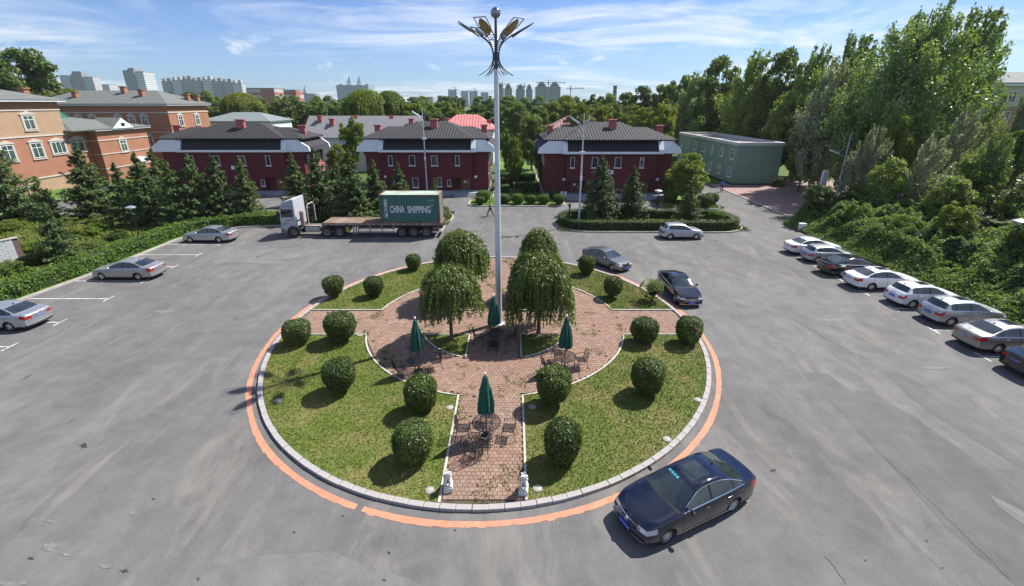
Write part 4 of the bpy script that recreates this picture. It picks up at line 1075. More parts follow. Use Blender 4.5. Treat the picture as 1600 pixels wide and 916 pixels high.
# ---- weeping trees in the middle
Wa = weeping(1); Wb = weeping(2, 1.62, 4.6, 640, 1.75); Wc = weeping(3, 1.62, 4.75, 760, 1.0, ((-.9, .5, .28), (.8, -.3, .12)))
plant('weeping_tree', Wa, -3.35, 28.3, .08, (.98, .98, 1.02), .4, 'weeping tree behind the front left one, left of the lamp tower', 'tree', 'weeping trees round the lamp tower')
plant('weeping_tree', Wb, -3.40, 22.75, .08, (.92, .90, .94), 2.1, 'front left weeping tree with bare trunk showing below its crown', 'tree', 'weeping trees round the lamp tower')
plant('weeping_tree', Wa, 1.80, 29.2, .08, (.74, .8, .99), 3.4, 'narrow weeping tree at the back right, behind the largest crown', 'tree', 'weeping trees round the lamp tower')
plant('weeping_tree', Wc, 1.53, 23.5, .08, (.99, .96, 1.0), 0, 'largest weeping tree, front right of the lamp tower with lobed crown', 'tree', 'weeping trees round the lamp tower')

# ---- spruces
S = [spruce(31, 24, 13, 2.35, 95, .15), spruce(32, 21, 12, 2.6, 95, .165, .34), spruce(33, 25, 12, 1.95, 85, .14, .24)]
SP = [(12, 345, 188, 1, 1.05, 'large spruce at the left edge in front of the orange block'), (78, 345, 276, 1, .9, 'short spruce left of the garden lamp under the orange wall'),
      (100, 412, 318, 1, .95, 'open spruce standing behind the left hedge above the first silver car'), (150, 338, 228, 1, 1.1, 'broad ragged spruce in front of the porch of the orange block'),
      (203, 345, 254, 2, 1.1, 'dark spruce behind the low garden lamp'), (240, 352, 238, 0, 1.05, 'tall spruce right of the low garden lamp'),
      (262, 335, 232, 1, 1.0, 'spruce at the left corner of the left villa'), (285, 354, 252, 0, 1.05, 'spruce in the middle of the left row, above the hedge bend'), (318, 350, 240, 1, 1.0, 'spruce with light tips above the second silver car'),
      (352, 348, 243, 0, 1.0, 'spruce in front of the middle of the left villa'), (392, 345, 246, 2, 1.0, 'narrow spruce in front of the villa door'),
      (467, 322, 240, 2, 1.1, 'bright narrow spruce behind the truck cab'), (505, 345, 232, 2, 1.15, 'tall dark spruce behind the empty trailer deck'),
      (535, 340, 250, 1, .95, 'spruce left of the tallest one behind the trailer'), (556, 348, 235, 2, 1.2, 'tall spruce just left of the container front'), (590, 340, 248, 2, 1.1, 'spruce in front of the middle villa, over the container front corner'),
      (627, 328, 256, 2, 1.15, 'spruce rising over the left half of the container roof'), (680, 318, 278, 2, .9, 'small spruce tip over the right end of the container roof'),
      (935, 348, 243, 0, 1.1, 'large spruce in the right oval bed, beside the tall street light'), (985, 343, 260, 2, 1.2, 'narrow spruce in the middle of the right oval bed'),
      (1073, 352, 284, 1, 1.0, 'dark spruce in the right oval bed behind the silver hatchback'), (962, 344, 312, 1, .8, 'low young spruce between the two tall ones in the oval bed')]
for u, vb, vt, k, ws, lb in SP:
    x, y = G(u, vb); h = V(u, vt, y)[1]; s = h / 7.95
    plant('spruce', S[k], x, y, .08, (s * ws, s * ws, s), rv.uniform(0, 6), lb, 'tree', 'spruces around the car park')

# ---- hedges: clipped strips of leaves round a solid core
def hedge(pts, w, h, label, m, core, n_per=260, leaf=.075, closed=False, seed=1, bumpy=.08):
    r_ = np.random.default_rng(seed); t = empty('hedge', (pts[0][0], pts[0][1], .05), 0, label, 'hedge')
    o = Vector((pts[0][0], pts[0][1])); Q = [Vector(p) - o for p in pts]
    if closed: Q = Q + [Q[0]]
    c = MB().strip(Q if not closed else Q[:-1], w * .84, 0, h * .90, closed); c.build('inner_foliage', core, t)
    P = []; N = []
    for a, b in zip(Q[:-1], Q[1:]):
        L = (b - a).length; d = (b - a).normalized(); nrm = Vector((-d.y, d.x))
        n = int(L * n_per * (w + 2 * h) / 2); s = r_.uniform(0, L, n); f = r_.uniform(0, w + 2 * h, n)
        side = np.where(f < h, -1, np.where(f > w + h, 1, 0)); off = np.where(side == 0, f - h - w / 2, side * w / 2); z = np.where(side == 0, h, np.where(side < 0, f, 2 * h + w - f))
        px_ = a.x + d.x * s + nrm.x * off; py_ = a.y + d.y * s + nrm.y * off
        j = np.array([noise.noise((x * 1.1, y * 1.1, zz2 * 1.3)) for x, y, zz2 in zip(px_ + o.x, py_ + o.y, z)]) * bumpy * 2
        nv = np.stack([nrm.x * side + 0 * s, nrm.y * side + 0 * s, (side == 0) * 1.0], 1)
        p = np.stack([px_, py_, z], 1) + nv * (j + r_.normal(0, .035, n))[:, None]
        P.append(p); N.append(nv + np.array([0, 0, .3]))
    obj('leaves', np_mesh('leaves', leaf_verts(r_, np.concatenate(P), np.concatenate(N), leaf, .6, .6), 4, m), t)
    return t
def inset(poly, d):
    n = len(poly); out = []
    ar = sum(poly[i][0] * poly[(i + 1) % n][1] - poly[(i + 1) % n][0] * poly[i][1] for i in range(n)); sg = 1 if ar > 0 else -1
    for i in range(n):
        a = Vector(poly[i - 1]); b = Vector(poly[(i + 1) % n]); t = (b - a).normalized()
        out.append((poly[i][0] - t.y * d * sg, poly[i][1] + t.x * d * sg))
    return out
hp = rpoly([(-34.7, 10), (-34.6, 28.4, 8), (-34.0, 34, 8), (-34.0, 44.4, 4), (-30.4, 48.6, 5), (-25.5, 49.2, 4), (-8.6, 49.2)])
hedge(hp[:-1] + [(-25.6, 49.2)], 1.5, 1.15, 'long bright green clipped hedge along the left kerb behind the parked silver cars', lm_hedge, m_corel, 210, .085, seed=4, bumpy=.16)
hedge([(-25.0, 49.3), (-9.6, 49.3), (-8.0, 50.0), (-7.8, 51.7), (-8.0, 53.4), (-9.6, 54.3), (-20, 54.4)], .9, .95, 'low hedge round the bed behind the truck and container', lm_hdark, m_core, 190, .07, seed=5)
hedge(inset(OV, .85), .95, 1.0, 'clipped hedge ring round the right oval bed', lm_hdark, m_core, 230, .065, True, 6, .05)
for (a, b, lb) in (([(-2.0, 67.5), (-.4, 67.5)], 1.2, 'short clipped hedge left of the lamp tower foot, between the villas'), ([(.4, 67.8), (4.0, 67.8)], 1.5, 'dark hedge across the gap beside the right villa'), ([(-2.2, 72), (.2, 72)], 1.5, 'pale hedge behind the round shrubs, between the villas'), ([(-2.3, 78), (4.0, 78)], 1.4, 'far hedge across the lawn between the villas')):
    hedge(a, 1.2, b, lb, lm_hdark, m_core, 110, .10, seed=int(b * 10))
for k, ((u, v, r), lb) in enumerate((((756, 316, 1.15), 'round shrub left of the lamp tower in front of the middle villa'), ((750, 321, .8), 'low round shrub at the left end of the villa bed'), ((788, 319, .95), 'round shrub just right of the lamp tower in the villa bed'),
        ((810, 320, 1.05), 'second round shrub right of the lamp tower'), ((811, 312, .9), 'round shrub behind the second one right of the lamp tower'), ((830, 319.5, .9), 'third round shrub right of the lamp tower, pale green'), ((850, 320, .95), 'fourth round shrub right of the lamp tower'),
        ((872, 321, 1.0), 'last round shrub at the right end of the villa bed'), ((866, 312, .9), 'dark round shrub beside the bicycle at the right villa'), ((1047, 318, 1.2), 'round shrub at the right corner of the right villa'), ((1099, 326, 1.25), 'round shrub on the small bed right of the dark spruce'),
        ((1110, 319, 1.1), 'round shrub behind the one on the small right bed'), ((1117, 351, 1.15), 'round clipped shrub at the right end of the oval bed'))):
    x, y = G(u, v); plant('round_shrub', T[k % 3], x, y, .05, (r * 1.15, r * 1.15, r * .82), rv.uniform(0, 6), lb, 'shrub', None, (lm_hedge, lm_hdark, lm_box)[k % 3])

# ---- broadleaf trees
B = {'round': [broadleaf(51, 17000, .155, 80, 3.4, 1.7, 10, 'round', (.17, .27)), broadleaf(52, 17000, .155, 90, 3.8, 1.5, 10, 'round', (.16, .26)), broadleaf(53, 16000, .16, 70, 3.3, 1.6, 10, 'vase', (.17, .28))],
     'poplar': [plume_tree(61, 20000, .105, 84, 2.4, .07, None, .48, (1.1, 2.4)), plume_tree(62, 20000, .105, 80, 2.3, .13, None, .48, (1.1, 2.5)), plume_tree(63, 40000, .085, 135, 2.7, .16, None, .46, (1.0, 2.3)), plume_tree(64, 14000, .115, 56, 2.6, .05, lm_silver, .36, (1.4, 2.6))],
     'bush': [broadleaf(71, 6500, .085, 44, 1.7, .2, 2.6, 'bush', (.18, .30)), broadleaf(72, 6500, .085, 50, 1.9, .2, 2.4, 'bush', (.16, .28))],
     'droop': [weeping(81, 3.6, 10, 900, 2.0)]}
def tree(kind, k, u, vt, Y, wpx, label, m=None, group=None, vb=None, name='tree', zb=0.0):
    ms = B[kind][k]; x, h = V(u, vt, Y); h -= zb
    zc = Y * math.cos(PITCH) + (CAM_H - h * .6) * math.sin(PITCH); r = wpx / F_PX * zc
    base = {'round': (3.6, 10.0), 'poplar': (2.9, 8.9), 'bush': (1.8, 2.6), 'droop': (3.8, 10)}[kind]
    return plant(name, ms, x, Y, zb, (r / base[0], r / base[0], h / base[1]), rv.uniform(0, 6) if kind != 'poplar' else rv.uniform(-.5, .5), label, 'tree' if kind != 'bush' else 'bush', group, m)

# single trees one can name
tree('round', 0, 30, 68, 125, 58, 'big dark tree standing behind the roof of the orange block, far left', lm_dark, name='broadleaf_tree')
tree('round', 1, -25, 84, 118, 55, 'dark tree cut by the left edge behind the orange block', lm_dark, name='broadleaf_tree')
tree('round', 2, 546, 180, 86, 24, 'light green young tree between the left and middle villas', lm_lime, name='broadleaf_tree')
tree('round', 1, 525, 224, 76, 20, 'yellow green small tree beside the left villa gable', lm_yel, name='broadleaf_tree')
tree('round', 0, 832, 176, 92, 30, 'dense dark tree right of the lamp tower, between the villas', lm_mid, name='broadleaf_tree')
tree('round', 2, 792, 198, 80, 14, 'slim green tree behind the lamp tower pole', lm_mid, name='broadleaf_tree')
tree('round', 1, 806, 214, 72, 13, 'young tree with pale leaves beside the left edge of the villa gap', lm_lime, name='broadleaf_tree')
tree('round', 2, 845, 225, 73, 13, 'small leafy tree touching the right villa left corner', lm_mid, name='broadleaf_tree')
tree('round', 1, 1080, 238, 60.5, 33, 'light green tree between the right villa and the green block', lm_lime, name='broadleaf_tree')
tree('round', 0, 1052, 262, 63, 18, 'small tree with flowers against the right wall of the right villa', lm_lime, name='broadleaf_tree')
tree('droop', 0, 570, 141, 128, 34, 'drooping willow with bright yellow green fringes under the spire hotel', lm_lime, name='willow_tree')
tree('droop', 0, 608, 143, 132, 26, 'dark drooping willow right of the bright one under the spire hotel', lm_mid, name='willow_tree')
tree('droop', 0, 375, 146, 170, 30, 'bright rounded willow left of the red brick block', lm_yel, name='willow_tree')
tree('droop', 0, 885, 150, 150, 18, 'yellow green willow below the lone crane', lm_yel, name='willow_tree')
# the belt of trees behind the villas
marks = [(90, 'behind the orange blocks'), (250, 'behind the second orange block'), (345, 'under the apartment slabs'), (440, 'under the red brick block'), (500, 'left of the spire hotel'), (580, 'under the spire hotel'),
         (650, 'right of the spire hotel'), (720, 'under the blue towers'), (770, 'behind the lamp tower'), (830, 'under the teal towers'), (900, 'below the lone crane'), (960, 'by the factory chimney'), (1030, 'where the belt starts to rise')]
used = {}
def place_label(u, tone, row):
    row = row.replace(' row', '')
    lm_ = min(marks, key=lambda q: abs(q[0] - u))
    side = 'left' if u < lm_[0] - 8 else ('right' if u > lm_[0] + 8 else 'middle')
    s = f'{tone} {row} row tree {lm_[1]}, {side} one'
    used[s] = used.get(s, 0) + 1
    if used[s] > 1: s = ('another', 'third', 'fourth', 'fifth')[min(used[s] - 2, 3)] + f' {tone} {row} row tree {lm_[1]}, {side} one'
    return s
tones = {'dark': lm_dark, 'mid green': lm_mid, 'light green': lm_lime, 'yellow green': lm_yel, 'silvery': lm_silver}
def belt(u0, u1, step, v0, v1, Y0, Y1, w, row, pal, kind='round'):
    u = u0
    while u < u1:
        tn = rv.choice(pal); k = rv.randrange(3)
        t = (u - u0) / (u1 - u0)
        tree(kind, k, u + rv.uniform(-6, 6), v0 + (v1 - v0) * t + rv.uniform(-4, 4), Y0 + (Y1 - Y0) * t + rv.uniform(-8, 8), w * rv.uniform(.85, 1.2), place_label(u, tn, row), tones[tn], 'trees in the belt behind the villas', name='broadleaf_tree')
        u += step * rv.uniform(.8, 1.2)
belt(-20, 120, 32, 138, 138, 150, 170, 24, 'back row', ['light green', 'mid green'])
belt(110, 330, 26, 143, 143, 210, 230, 20, 'back row', ['dark', 'mid green', 'light green'])
belt(330, 960, 25, 150, 150, 250, 250, 19, 'back row', ['dark', 'mid green', 'mid green', 'light green'])
belt(300, 700, 34, 155, 158, 165, 160, 24, 'middle row', ['dark', 'mid green', 'mid green', 'light green'])
belt(640, 1010, 34, 160, 158, 135, 140, 25, 'middle row', ['dark', 'mid green', 'light green', 'mid green'])
belt(690, 770, 34, 172, 176, 118, 118, 20, 'front row', ['mid green', 'dark'])
belt(905, 1030, 36, 160, 166, 108, 100, 25, 'front row', ['light green', 'mid green', 'yellow green'])
belt(930, 1110, 26, 148, 108, 170, 118, 24, 'high row', ['mid green', 'dark'])
marks += [(1150, 'over the green block'), (1300, 'behind the poplars'), (1400, 'left of the tallest poplar'), (1560, 'right of the tallest poplar')]
belt(1110, 1680, 34, 140, 138, 135, 125, 30, 'back row', ['mid green', 'dark', 'light green'])
# the wooded right side
RT = [(1085, 112, 110, 36, 0, 'mid green'), (1130, 86, 112, 44, 1, 'dark'), (1180, 78, 98, 46, 0, 'mid green'), (1232, 74, 90, 44, 1, 'dark'), (1278, 70, 84, 42, 0, 'mid green')]
RTM = [None, lm_mid, lm_fresh, lm_dark, None]
nm = ['first tall poplar of the rising row right of the villas', 'second tall poplar of the rising row, dark', 'third tall poplar, above the green block roof', 'fourth tall poplar, right above the green block', 'fifth tall poplar, right of the green block']
for (u, vt, Y, w, k, tn), lb, mm_ in zip(RT, nm, RTM): tree('poplar' if k == 0 else 'round', k, u, vt, Y, w, lb, mm_, 'tall poplars on the right', name='poplar_tree')
tree('poplar', 1, 1335, 50, 70, 54, 'tall ragged poplar leaning right, left of the tallest one', None, 'tall poplars on the right', name='poplar_tree')
tree('poplar', 0, 1310, 92, 66, 44, 'silvery poplar in front of the leaning one', lm_silver, 'tall poplars on the right', name='poplar_tree')
tree('poplar', 2, 1440, 0, 58, 80, 'tallest poplar with wind blown crown against the sky', None, 'tall poplars on the right', name='poplar_tree')
tree('poplar', 1, 1528, 8, 60, 62, 'right hand stem of the tallest poplar pair, leaning right', None, 'tall poplars on the right', name='poplar_tree')
tree('poplar', 0, 1640, 82, 50, 26, 'poplar cut by the right edge of the view', lm_silver, 'tall poplars on the right', name='poplar_tree')
for u, vt, Y, w, k, m, lb in ((1105, 146, 114, 30, 1, lm_mid, 'round tree right behind the green block'), (1185, 140, 106, 30, 0, lm_dark, 'dark round tree over the far end of the green block'),
        (1160, 176, 108, 18, 2, lm_silver, 'pale silvery tree over the green block roof'), (1035, 152, 92, 30, 2, lm_yel, 'yellow green tree above the right villa roof'), (1040, 158, 86, 22, 0, lm_lime, 'light green tree between right villa roof and green block'),
        (1240, 140, 82, 36, 1, lm_fresh, 'bushy tree right of the green block'), (1258, 190, 78, 28, 0, lm_dark, 'dark tree close against the right wall of the green block'), (1275, 170, 68, 34, 0, lm_lime, 'yellowish tree behind the brick plaza'), (1290, 205, 73, 32, 1, lm_dark, 'dark tree behind the white sign pylon'),
        (1352, 150, 60, 34, 2, lm_fresh, 'silvery green tree right of the leaning street light'), (1372, 196, 50, 32, 0, lm_silver, 'silvery leaved tree above the middle of the parked row'), (1415, 175, 52, 30, 1, lm_lime, 'yellow green layered tree under the tallest poplar'),
        (1400, 245, 46, 34, 1, lm_fresh, 'round tree above the white cars'), (1460, 210, 45, 36, 0, lm_silver, 'pale silvery tree in the right wood, under the poplars'), (1515, 165, 48, 36, 2, lm_silver, 'tall silvery tree in front of the beige block'), (1560, 205, 43, 36, 1, lm_poplar, 'silvery green tree near the right edge'),
        (1610, 190, 44, 34, 0, lm_mid, 'green tree cut by the right edge, below the poplar'), (1500, 270, 40, 38, 0, lm_fresh, 'round green tree above the silver hatchback'), (1570, 285, 37, 40, 2, lm_dark, 'dark tree with pale trunk near the right edge')):
    pl_ = m in (lm_silver, lm_poplar)
    tree('poplar' if pl_ else 'round', (3 if m is lm_silver else k % 2) if pl_ else k, u, vt, Y, w, lb, m, 'trees in the right wood', name='broadleaf_tree')

# ---- ivy covered bank and bushes on the right
def bank_h(x, y):
    e = max(0.0, x - 30.15 - (.9 * max(0, 44 - y) * .0)); r_e = min(1, e / 1.6)
    n = 1.5 - 3.4 * abs(noise.noise((x * .33, y * .33, 0))) + .5 - 1.5 * abs(noise.noise((x * .9, y * .9, 4))) + noise.noise((x * 2.2, y * 2.2, 7)) * .18
    return r_e * (.95 + .16 * min(e, 14) + .85 * n * min(1, .3 + e / 5)) + .04
gx = np.arange(30.1, 62, .45); gy = np.arange(14, 49.2, .45)
vs_ = [(x, y, max(.03, bank_h(x, y)) - .05) for y in gy for x in gx]; nx_ = len(gx)
fs_ = [(j * nx_ + i, j * nx_ + i + 1, (j + 1) * nx_ + i + 1, (j + 1) * nx_ + i) for j in range(len(gy) - 1) for i in range(nx_ - 1)]
bank = tag(MB().add(vs_, fs_).build('bank', m_core, smooth=True), kind='structure')
r_ = np.random.default_rng(77); n = 150000
x_ = 30.1 + 30 * r_.random(n) ** 1.5; y_ = r_.uniform(14, 49.2, n)
z_ = np.array([bank_h(a, b) for a, b in zip(x_, y_)]); P = np.stack([x_, y_, np.maximum(z_, .05) + r_.uniform(-.06, .22, n) ** 1.0], 1)
tag(obj('undergrowth', np_mesh('undergrowth', leaf_verts(r_, P, np.tile([-.15, -.25, 1.0], (n, 1)), .095, .66, .7), 4, lm_ivy)), kind='stuff')
MB().strip([(30.15, 14), (30.15, 44.6), (30.6, 46.2), (31.4, 47.1), (33.4, 47.4)], .2, 0, .15).build('kerb', m_conc, bank)
for u, v, r, m, k, lb in ((1290, 338, 2.1, lm_lime, 0, 'yellow green bush at the corner of the brick plaza'), (1352, 335, 2.6, lm_mid, 1, 'bush right of the leaning street light foot'), (1270, 352, 1.7, lm_hdark, 1, 'dark low bush above the first white sedan'),
        (1395, 345, 2.4, lm_yel, 0, 'bush with yellow tips above the black sedan'), (1450, 350, 2.7, lm_mid, 1, 'bush in the middle of the bank above the white hatchback'), (1330, 375, 1.5, lm_ivy, 0, 'low ivy mound behind the silver hatchback'),
        (1400, 400, 1.4, lm_ivy, 1, 'ivy mound behind the white sedan'), (1470, 415, 1.6, lm_lime, 0, 'light green mound behind the white hatchback'), (1500, 375, 2.6, lm_mid, 0, 'bush on the bank left of the garden lamp'),
        (1600, 455, 2.2, lm_mid, 1, 'large round bush beside the garden lamp at the right edge'), (1595, 395, 3.0, lm_silver, 0, 'pale bush at the right edge behind the garden lamp'), (1545, 440, 1.4, lm_ivy, 1, 'ivy mound left of the garden lamp'), (1215, 292, 1.2, lm_hdark, 0, 'dark bush behind the right corner of the green block')):
    x, y = G(u, v); plant('bush', B['bush'][k], x, y, max(.1, bank_h(x, y) - .3) if x > 30.2 and y < 49 else .05, (r / 1.8, r / 1.8, r / 2.0), rv.uniform(0, 6), lb, 'bush', None, m)
for u, vt, Y, w, k, m, lb in ((1348, 285, 48, 26, 0, lm_fresh, 'leafy shrub right of the leaning street light foot'), (1392, 298, 45.5, 27, 1, lm_silver, 'pale leafy shrub above the black parked sedan'), (1436, 306, 42.5, 28, 2, lm_mid, 'mid green shrub above the right white sedan'),
        (1478, 326, 39.5, 28, 0, lm_fresh, 'bright shrub above the white hatchback'), (1526, 330, 36.5, 30, 1, lm_silver, 'silvery shrub left of the sunken garden lamp'), (1582, 345, 34.5, 32, 2, lm_mid, 'dense shrub behind the sunken garden lamp'), (1318, 318, 48, 22, 1, lm_ivy, 'ivy grown shrub behind the farthest white sedan'),
        (1425, 362, 38.5, 24, 0, lm_ivy, 'ivy grown shrub in the middle of the bank'), (1370, 338, 42.5, 24, 2, lm_lime, 'yellow green shrub on the bank behind the old silver hatchback')):
    x, _ = V(u, vt, Y); tree('round', k, u, vt, Y, w, lb, m, None, name='shrub', zb=max(.05, bank_h(x, Y) - .4))
# low plants on the left bank
for u, v, r, m, k, lb in ((20, 430, 1.6, lm_mid, 0, 'low bush behind the hedge at the left edge'), (60, 415, 1.7, lm_hdark, 1, 'dark low bush left of the open spruce'), (52, 396, 1.5, lm_lime, 0, 'bright bush beside the block wall'), (15, 362, 1.8, lm_lime, 1, 'bright clipped bush above the block wall'),
        (135, 372, 1.6, lm_lime, 0, 'bright green bush right of the open spruce'), (160, 362, 1.7, lm_hedge, 1, 'bright leafy patch left of the low garden lamp'), (185, 378, 1.5, lm_hdark, 0, 'dark bush at the foot of the low garden lamp'), (150, 392, 1.3, lm_mid, 1, 'low bush above the first silver car'), (45, 445, 1.2, lm_hdark, 1, 'small dark bush low behind the hedge'), (105, 352, 1.4, lm_mid, 0, 'bush by the path under the orange block'),
        (425, 345, .9, lm_lime, 0, 'small yellow green bush by the truck nose'), (1017, 352, 1.0, lm_yel, 1, 'yellow green plant under the garden lamp in the oval bed'), (1090, 356, .8, lm_yel, 0, 'yellow green plant beside the dark spruce in the oval bed'), (545, 352, .9, lm_mid, 1, 'low bush behind the trailer deck')):
    x, y = G(u, v); plant('bush', B['bush'][k], x, y, .05, (r / 2.1, r / 2.1, r / 3.6), rv.uniform(0, 6), lb, 'bush', None, m)
# rough grass of the beds
n = 90000; x_ = np.concatenate([r_.uniform(-62, -34, n), r_.uniform(-34, -7, n // 3), r_.uniform(5, 25, n // 4), r_.uniform(-5.6, 6.8, n // 8), r_.uniform(19, 27, n // 10)])
y_ = np.concatenate([r_.uniform(24, 52.5, n), r_.uniform(48.4, 55, n // 3), r_.uniform(46, 52.4, n // 4), r_.uniform(58.4, 80, n // 8), r_.uniform(56.6, 62, n // 10)])
ok = np.ones(len(x_), bool)
a = r_.uniform(0, 2 * PI, len(x_)); h = r_.uniform(.08, .30, len(x_)) * np.where(x_ < -30, 1.2, .5)
c = np.stack([x_, y_, np.full(len(x_), .09)], 1); d = np.stack([np.cos(a), np.sin(a), 0 * a], 1) * .05
tip = c + np.stack([np.cos(a + 1.5) * h * .7, np.sin(a + 1.5) * h * .7, h], 1)
tag(obj('rough_grass', np_mesh('rough_grass', np.stack([c - d, c + d, tip], 1).reshape(-1, 3), 3, m_blade)), kind='stuff')
# ------------------------------------------------------------------ vehicles
m_tyre = mat('tyre', (.018, .018, .019), .85, var=.2, scale=8)
m_rim = mat('alloy', (.62, .63, .65), .28, .85, var=.05)
m_rimd = mat('steel_wheel', (.30, .30, .31), .5, .6)
m_chrome = mat('chrome', (.75, .76, .78), .12, 1.0, var=.03)
m_cargl = glassy('car_glass', (.022, .030, .034), .03)
m_cargl2 = glassy('car_glass_pale', (.13, .19, .22), .03, .9)
m_seam = mat('seam', (.008, .008, .009), .7)
m_head = glassy('headlamp', (.50, .52, .54), .08, .9)
m_tail = mat('tail_lamp', (.42, .018, .018), .15, var=.25, scale=9, coat=.6)
m_plate = mat('plate_blue', (.025, .085, .55), .45, var=.05)
m_platew = mat('plate_white', (.80, .80, .82), .5, var=.03)
m_under = mat('underbody', (.012, .012, .013), .9)

def smooth_curve(pts, L, n=600, win=.10):
    xs = np.linspace(-.3, L + .3, n); p = np.array(pts)
    z = np.interp(xs, p[:, 0], p[:, 1]); k = max(1, int(win / ((L + .6) / n))); ker = np.hanning(2 * k + 3); ker /= ker.sum()
    z = np.convolve(np.pad(z, (len(ker) // 2,), 'edge'), ker, 'valid')
    return lambda s: np.interp(s, xs, z)
KIND = {
 'sedan': dict(L=4.80, W=1.82, top=[(0, .74), (.05, .785), (.35, .845), (.9, .92), (1.32, .985), (2.10, 1.385), (2.40, 1.455), (2.80, 1.475), (3.25, 1.44), (3.55, 1.375), (4.22, 1.085), (4.45, 1.055), (4.72, 1.03), (4.80, .93)],
               belt=[(0, .70), (.3, .765), (.9, .84), (1.32, .905), (2.6, .94), (4.2, .985), (4.7, .965), (4.8, .86)], cowl=1.34, wst=2.08, rgt=3.52, rgb=4.20, win=(1.62, 4.02), pil=(2.66, 3.62), axf=.90, axr=3.70, glass=.40),
 'hatch': dict(L=4.22, W=1.78, top=[(0, .74), (.05, .79), (.3, .86), (.75, .935), (1.12, 1.00), (1.86, 1.41), (2.2, 1.475), (2.7, 1.49), (3.3, 1.455), (3.68, 1.40), (4.02, 1.06), (4.14, .99), (4.22, .80)],
               belt=[(0, .70), (.3, .785), (.8, .87), (1.12, .93), (2.4, .965), (3.9, 1.01), (4.15, .90), (4.22, .74)], cowl=1.14, wst=1.84, rgt=3.66, rgb=4.02, win=(1.42, 3.60), pil=(2.42, 3.26), axf=.84, axr=3.42, glass=.40),
}
_car_mesh = {}
def car_parts(kind, sunroof, wide):
    key = (kind, sunroof, wide)
    if key in _car_mesh: return _car_mesh[key]
    K = KIND[kind]; L, W = K['L'], K['W']; hw = W / 2; RW = .345
    top = smooth_curve(K['top'], L, win=.11); belt = smooth_curve(K['belt'], L, win=.2)
    plan = smooth_curve([(-.1, .80), (.05, .86), (.22, .92), (.5, .97), (1.0, 1), (L - 1.2, 1), (L - .6, .965), (L - .2, .92), (L - .02, .875), (L + .1, .84)], L, win=.12)
    st = set(np.round(np.concatenate([np.linspace(0, .3, 7), np.linspace(.3, L - .3, 46), np.linspace(L - .3, L, 7)]), 4).tolist())
    for a in (K['axf'], K['axr']):
        for t in np.linspace(0, PI, 15): st.add(round(a - RW * 1.06 * math.cos(t), 4))
        st.add(round(a - RW * 1.062, 4)); st.add(round(a + RW * 1.062, 4))
    seams = [K['cowl'] + .14, K['pil'][0] + .02, K['pil'][1] - .02]
    for b in (K['cowl'] - .07, K['cowl'], K['wst'], K['rgt'], K['rgb'], *K['win'], K['pil'][0] - .04, K['pil'][0] + .05, K['pil'][1] - .02, K['pil'][1] + .03): st.add(round(b, 4))
    for s in seams: st.add(round(s - .007, 4)); st.add(round(s + .007, 4))
    st = sorted(st); S = [st[0]]
    for s in st[1:]:
        if s - S[-1] > .0035: S.append(s)
    LOW = 8; NT = 5
    def side_y(z, zb, w): # lower body bulge
        t = min(1, max(0, (z - .18) / (zb - .18)))
        return w * (.93 + .07 * math.sin(PI * min(1, t * .62 + .12)) ** .8 - .035 * max(0, t - .75) / .25)
    rows = []
    for s in S:
        zt = float(top(s)); zb = min(float(belt(s)), zt - .015); w = hw * float(plan(s)); z0 = .20 + (.05 if s < .25 or s > L - .25 else 0)
        for a in (K['axf'], K['axr']):
            dx = abs(s - a); ra = RW * 1.06
            if dx < ra: z0 = max(z0, .31 + math.sqrt(ra * ra - dx * dx))
        z0 = min(z0, zb - .03)
        row = []
        for i in range(LOW): z = z0 + (zb - z0) * i / (LOW - 1); row.append((side_y(z, zb, w), z))
        yb = side_y(zb, zb, w); g = max(0.012, zt - zb - .05)
        row.append((yb * .985, zb + .028)); row.append((yb * .955, zb + .042))
        yr = yb * .955 - g * .47
        row.append((yr, zb + .042 + g * .82)); row.append((yr - .010, zb + .044 + g * .86)); row.append((yr - .058, zb + .05 + g * .93))
        for j in range(1, NT + 1):
            t = j / NT; row.append(((yr - .058) * (1 - t), zb + .05 + g * (.93 + .07 * math.sin(t * PI / 2))))
        rows.append(row)
    NR = len(rows[0]); iW = LOW + 1
    def xof(s, y, r, z=0):
        x = L / 2 - s - .42 * max(0, z - .46) * max(0, 1 - s / .5) + .16 * max(0, z - .6) * max(0, 1 - (L - s) / .5) * (-1 if kind == 'sedan' else 1); q = (abs(y) / hw) ** 2.2
        x -= .20 * q * max(0, 1 - s / 1.1); x += .15 * q * max(0, 1 - (L - s) / .9)
        if r >= iW + 1:
            if K['cowl'] - .3 < s < K['wst'] + .25: x -= .16 * q * (1 - abs(s - 1.65) / 1.2)
            if K['rgt'] - .3 < s < L - .1: x += .10 * q
        return x
    parts = {}
    fmat = {}
    def put(part, poly, key=0):
        dark = part in ('sill_trim', 'pillar', 'lower_intake')
        if dark: part, key = 'body', 0
        if part == 'body': key = 0
        parts.setdefault((part, key), MB()).add(poly, [tuple(range(len(poly)))])
        if part == 'body': fmat.setdefault('b', []).append(1 if dark else 0)
    def pt(i, r, sg): y, z = rows[i][r]; return (xof(S[i], y, r, z), y * sg, z)
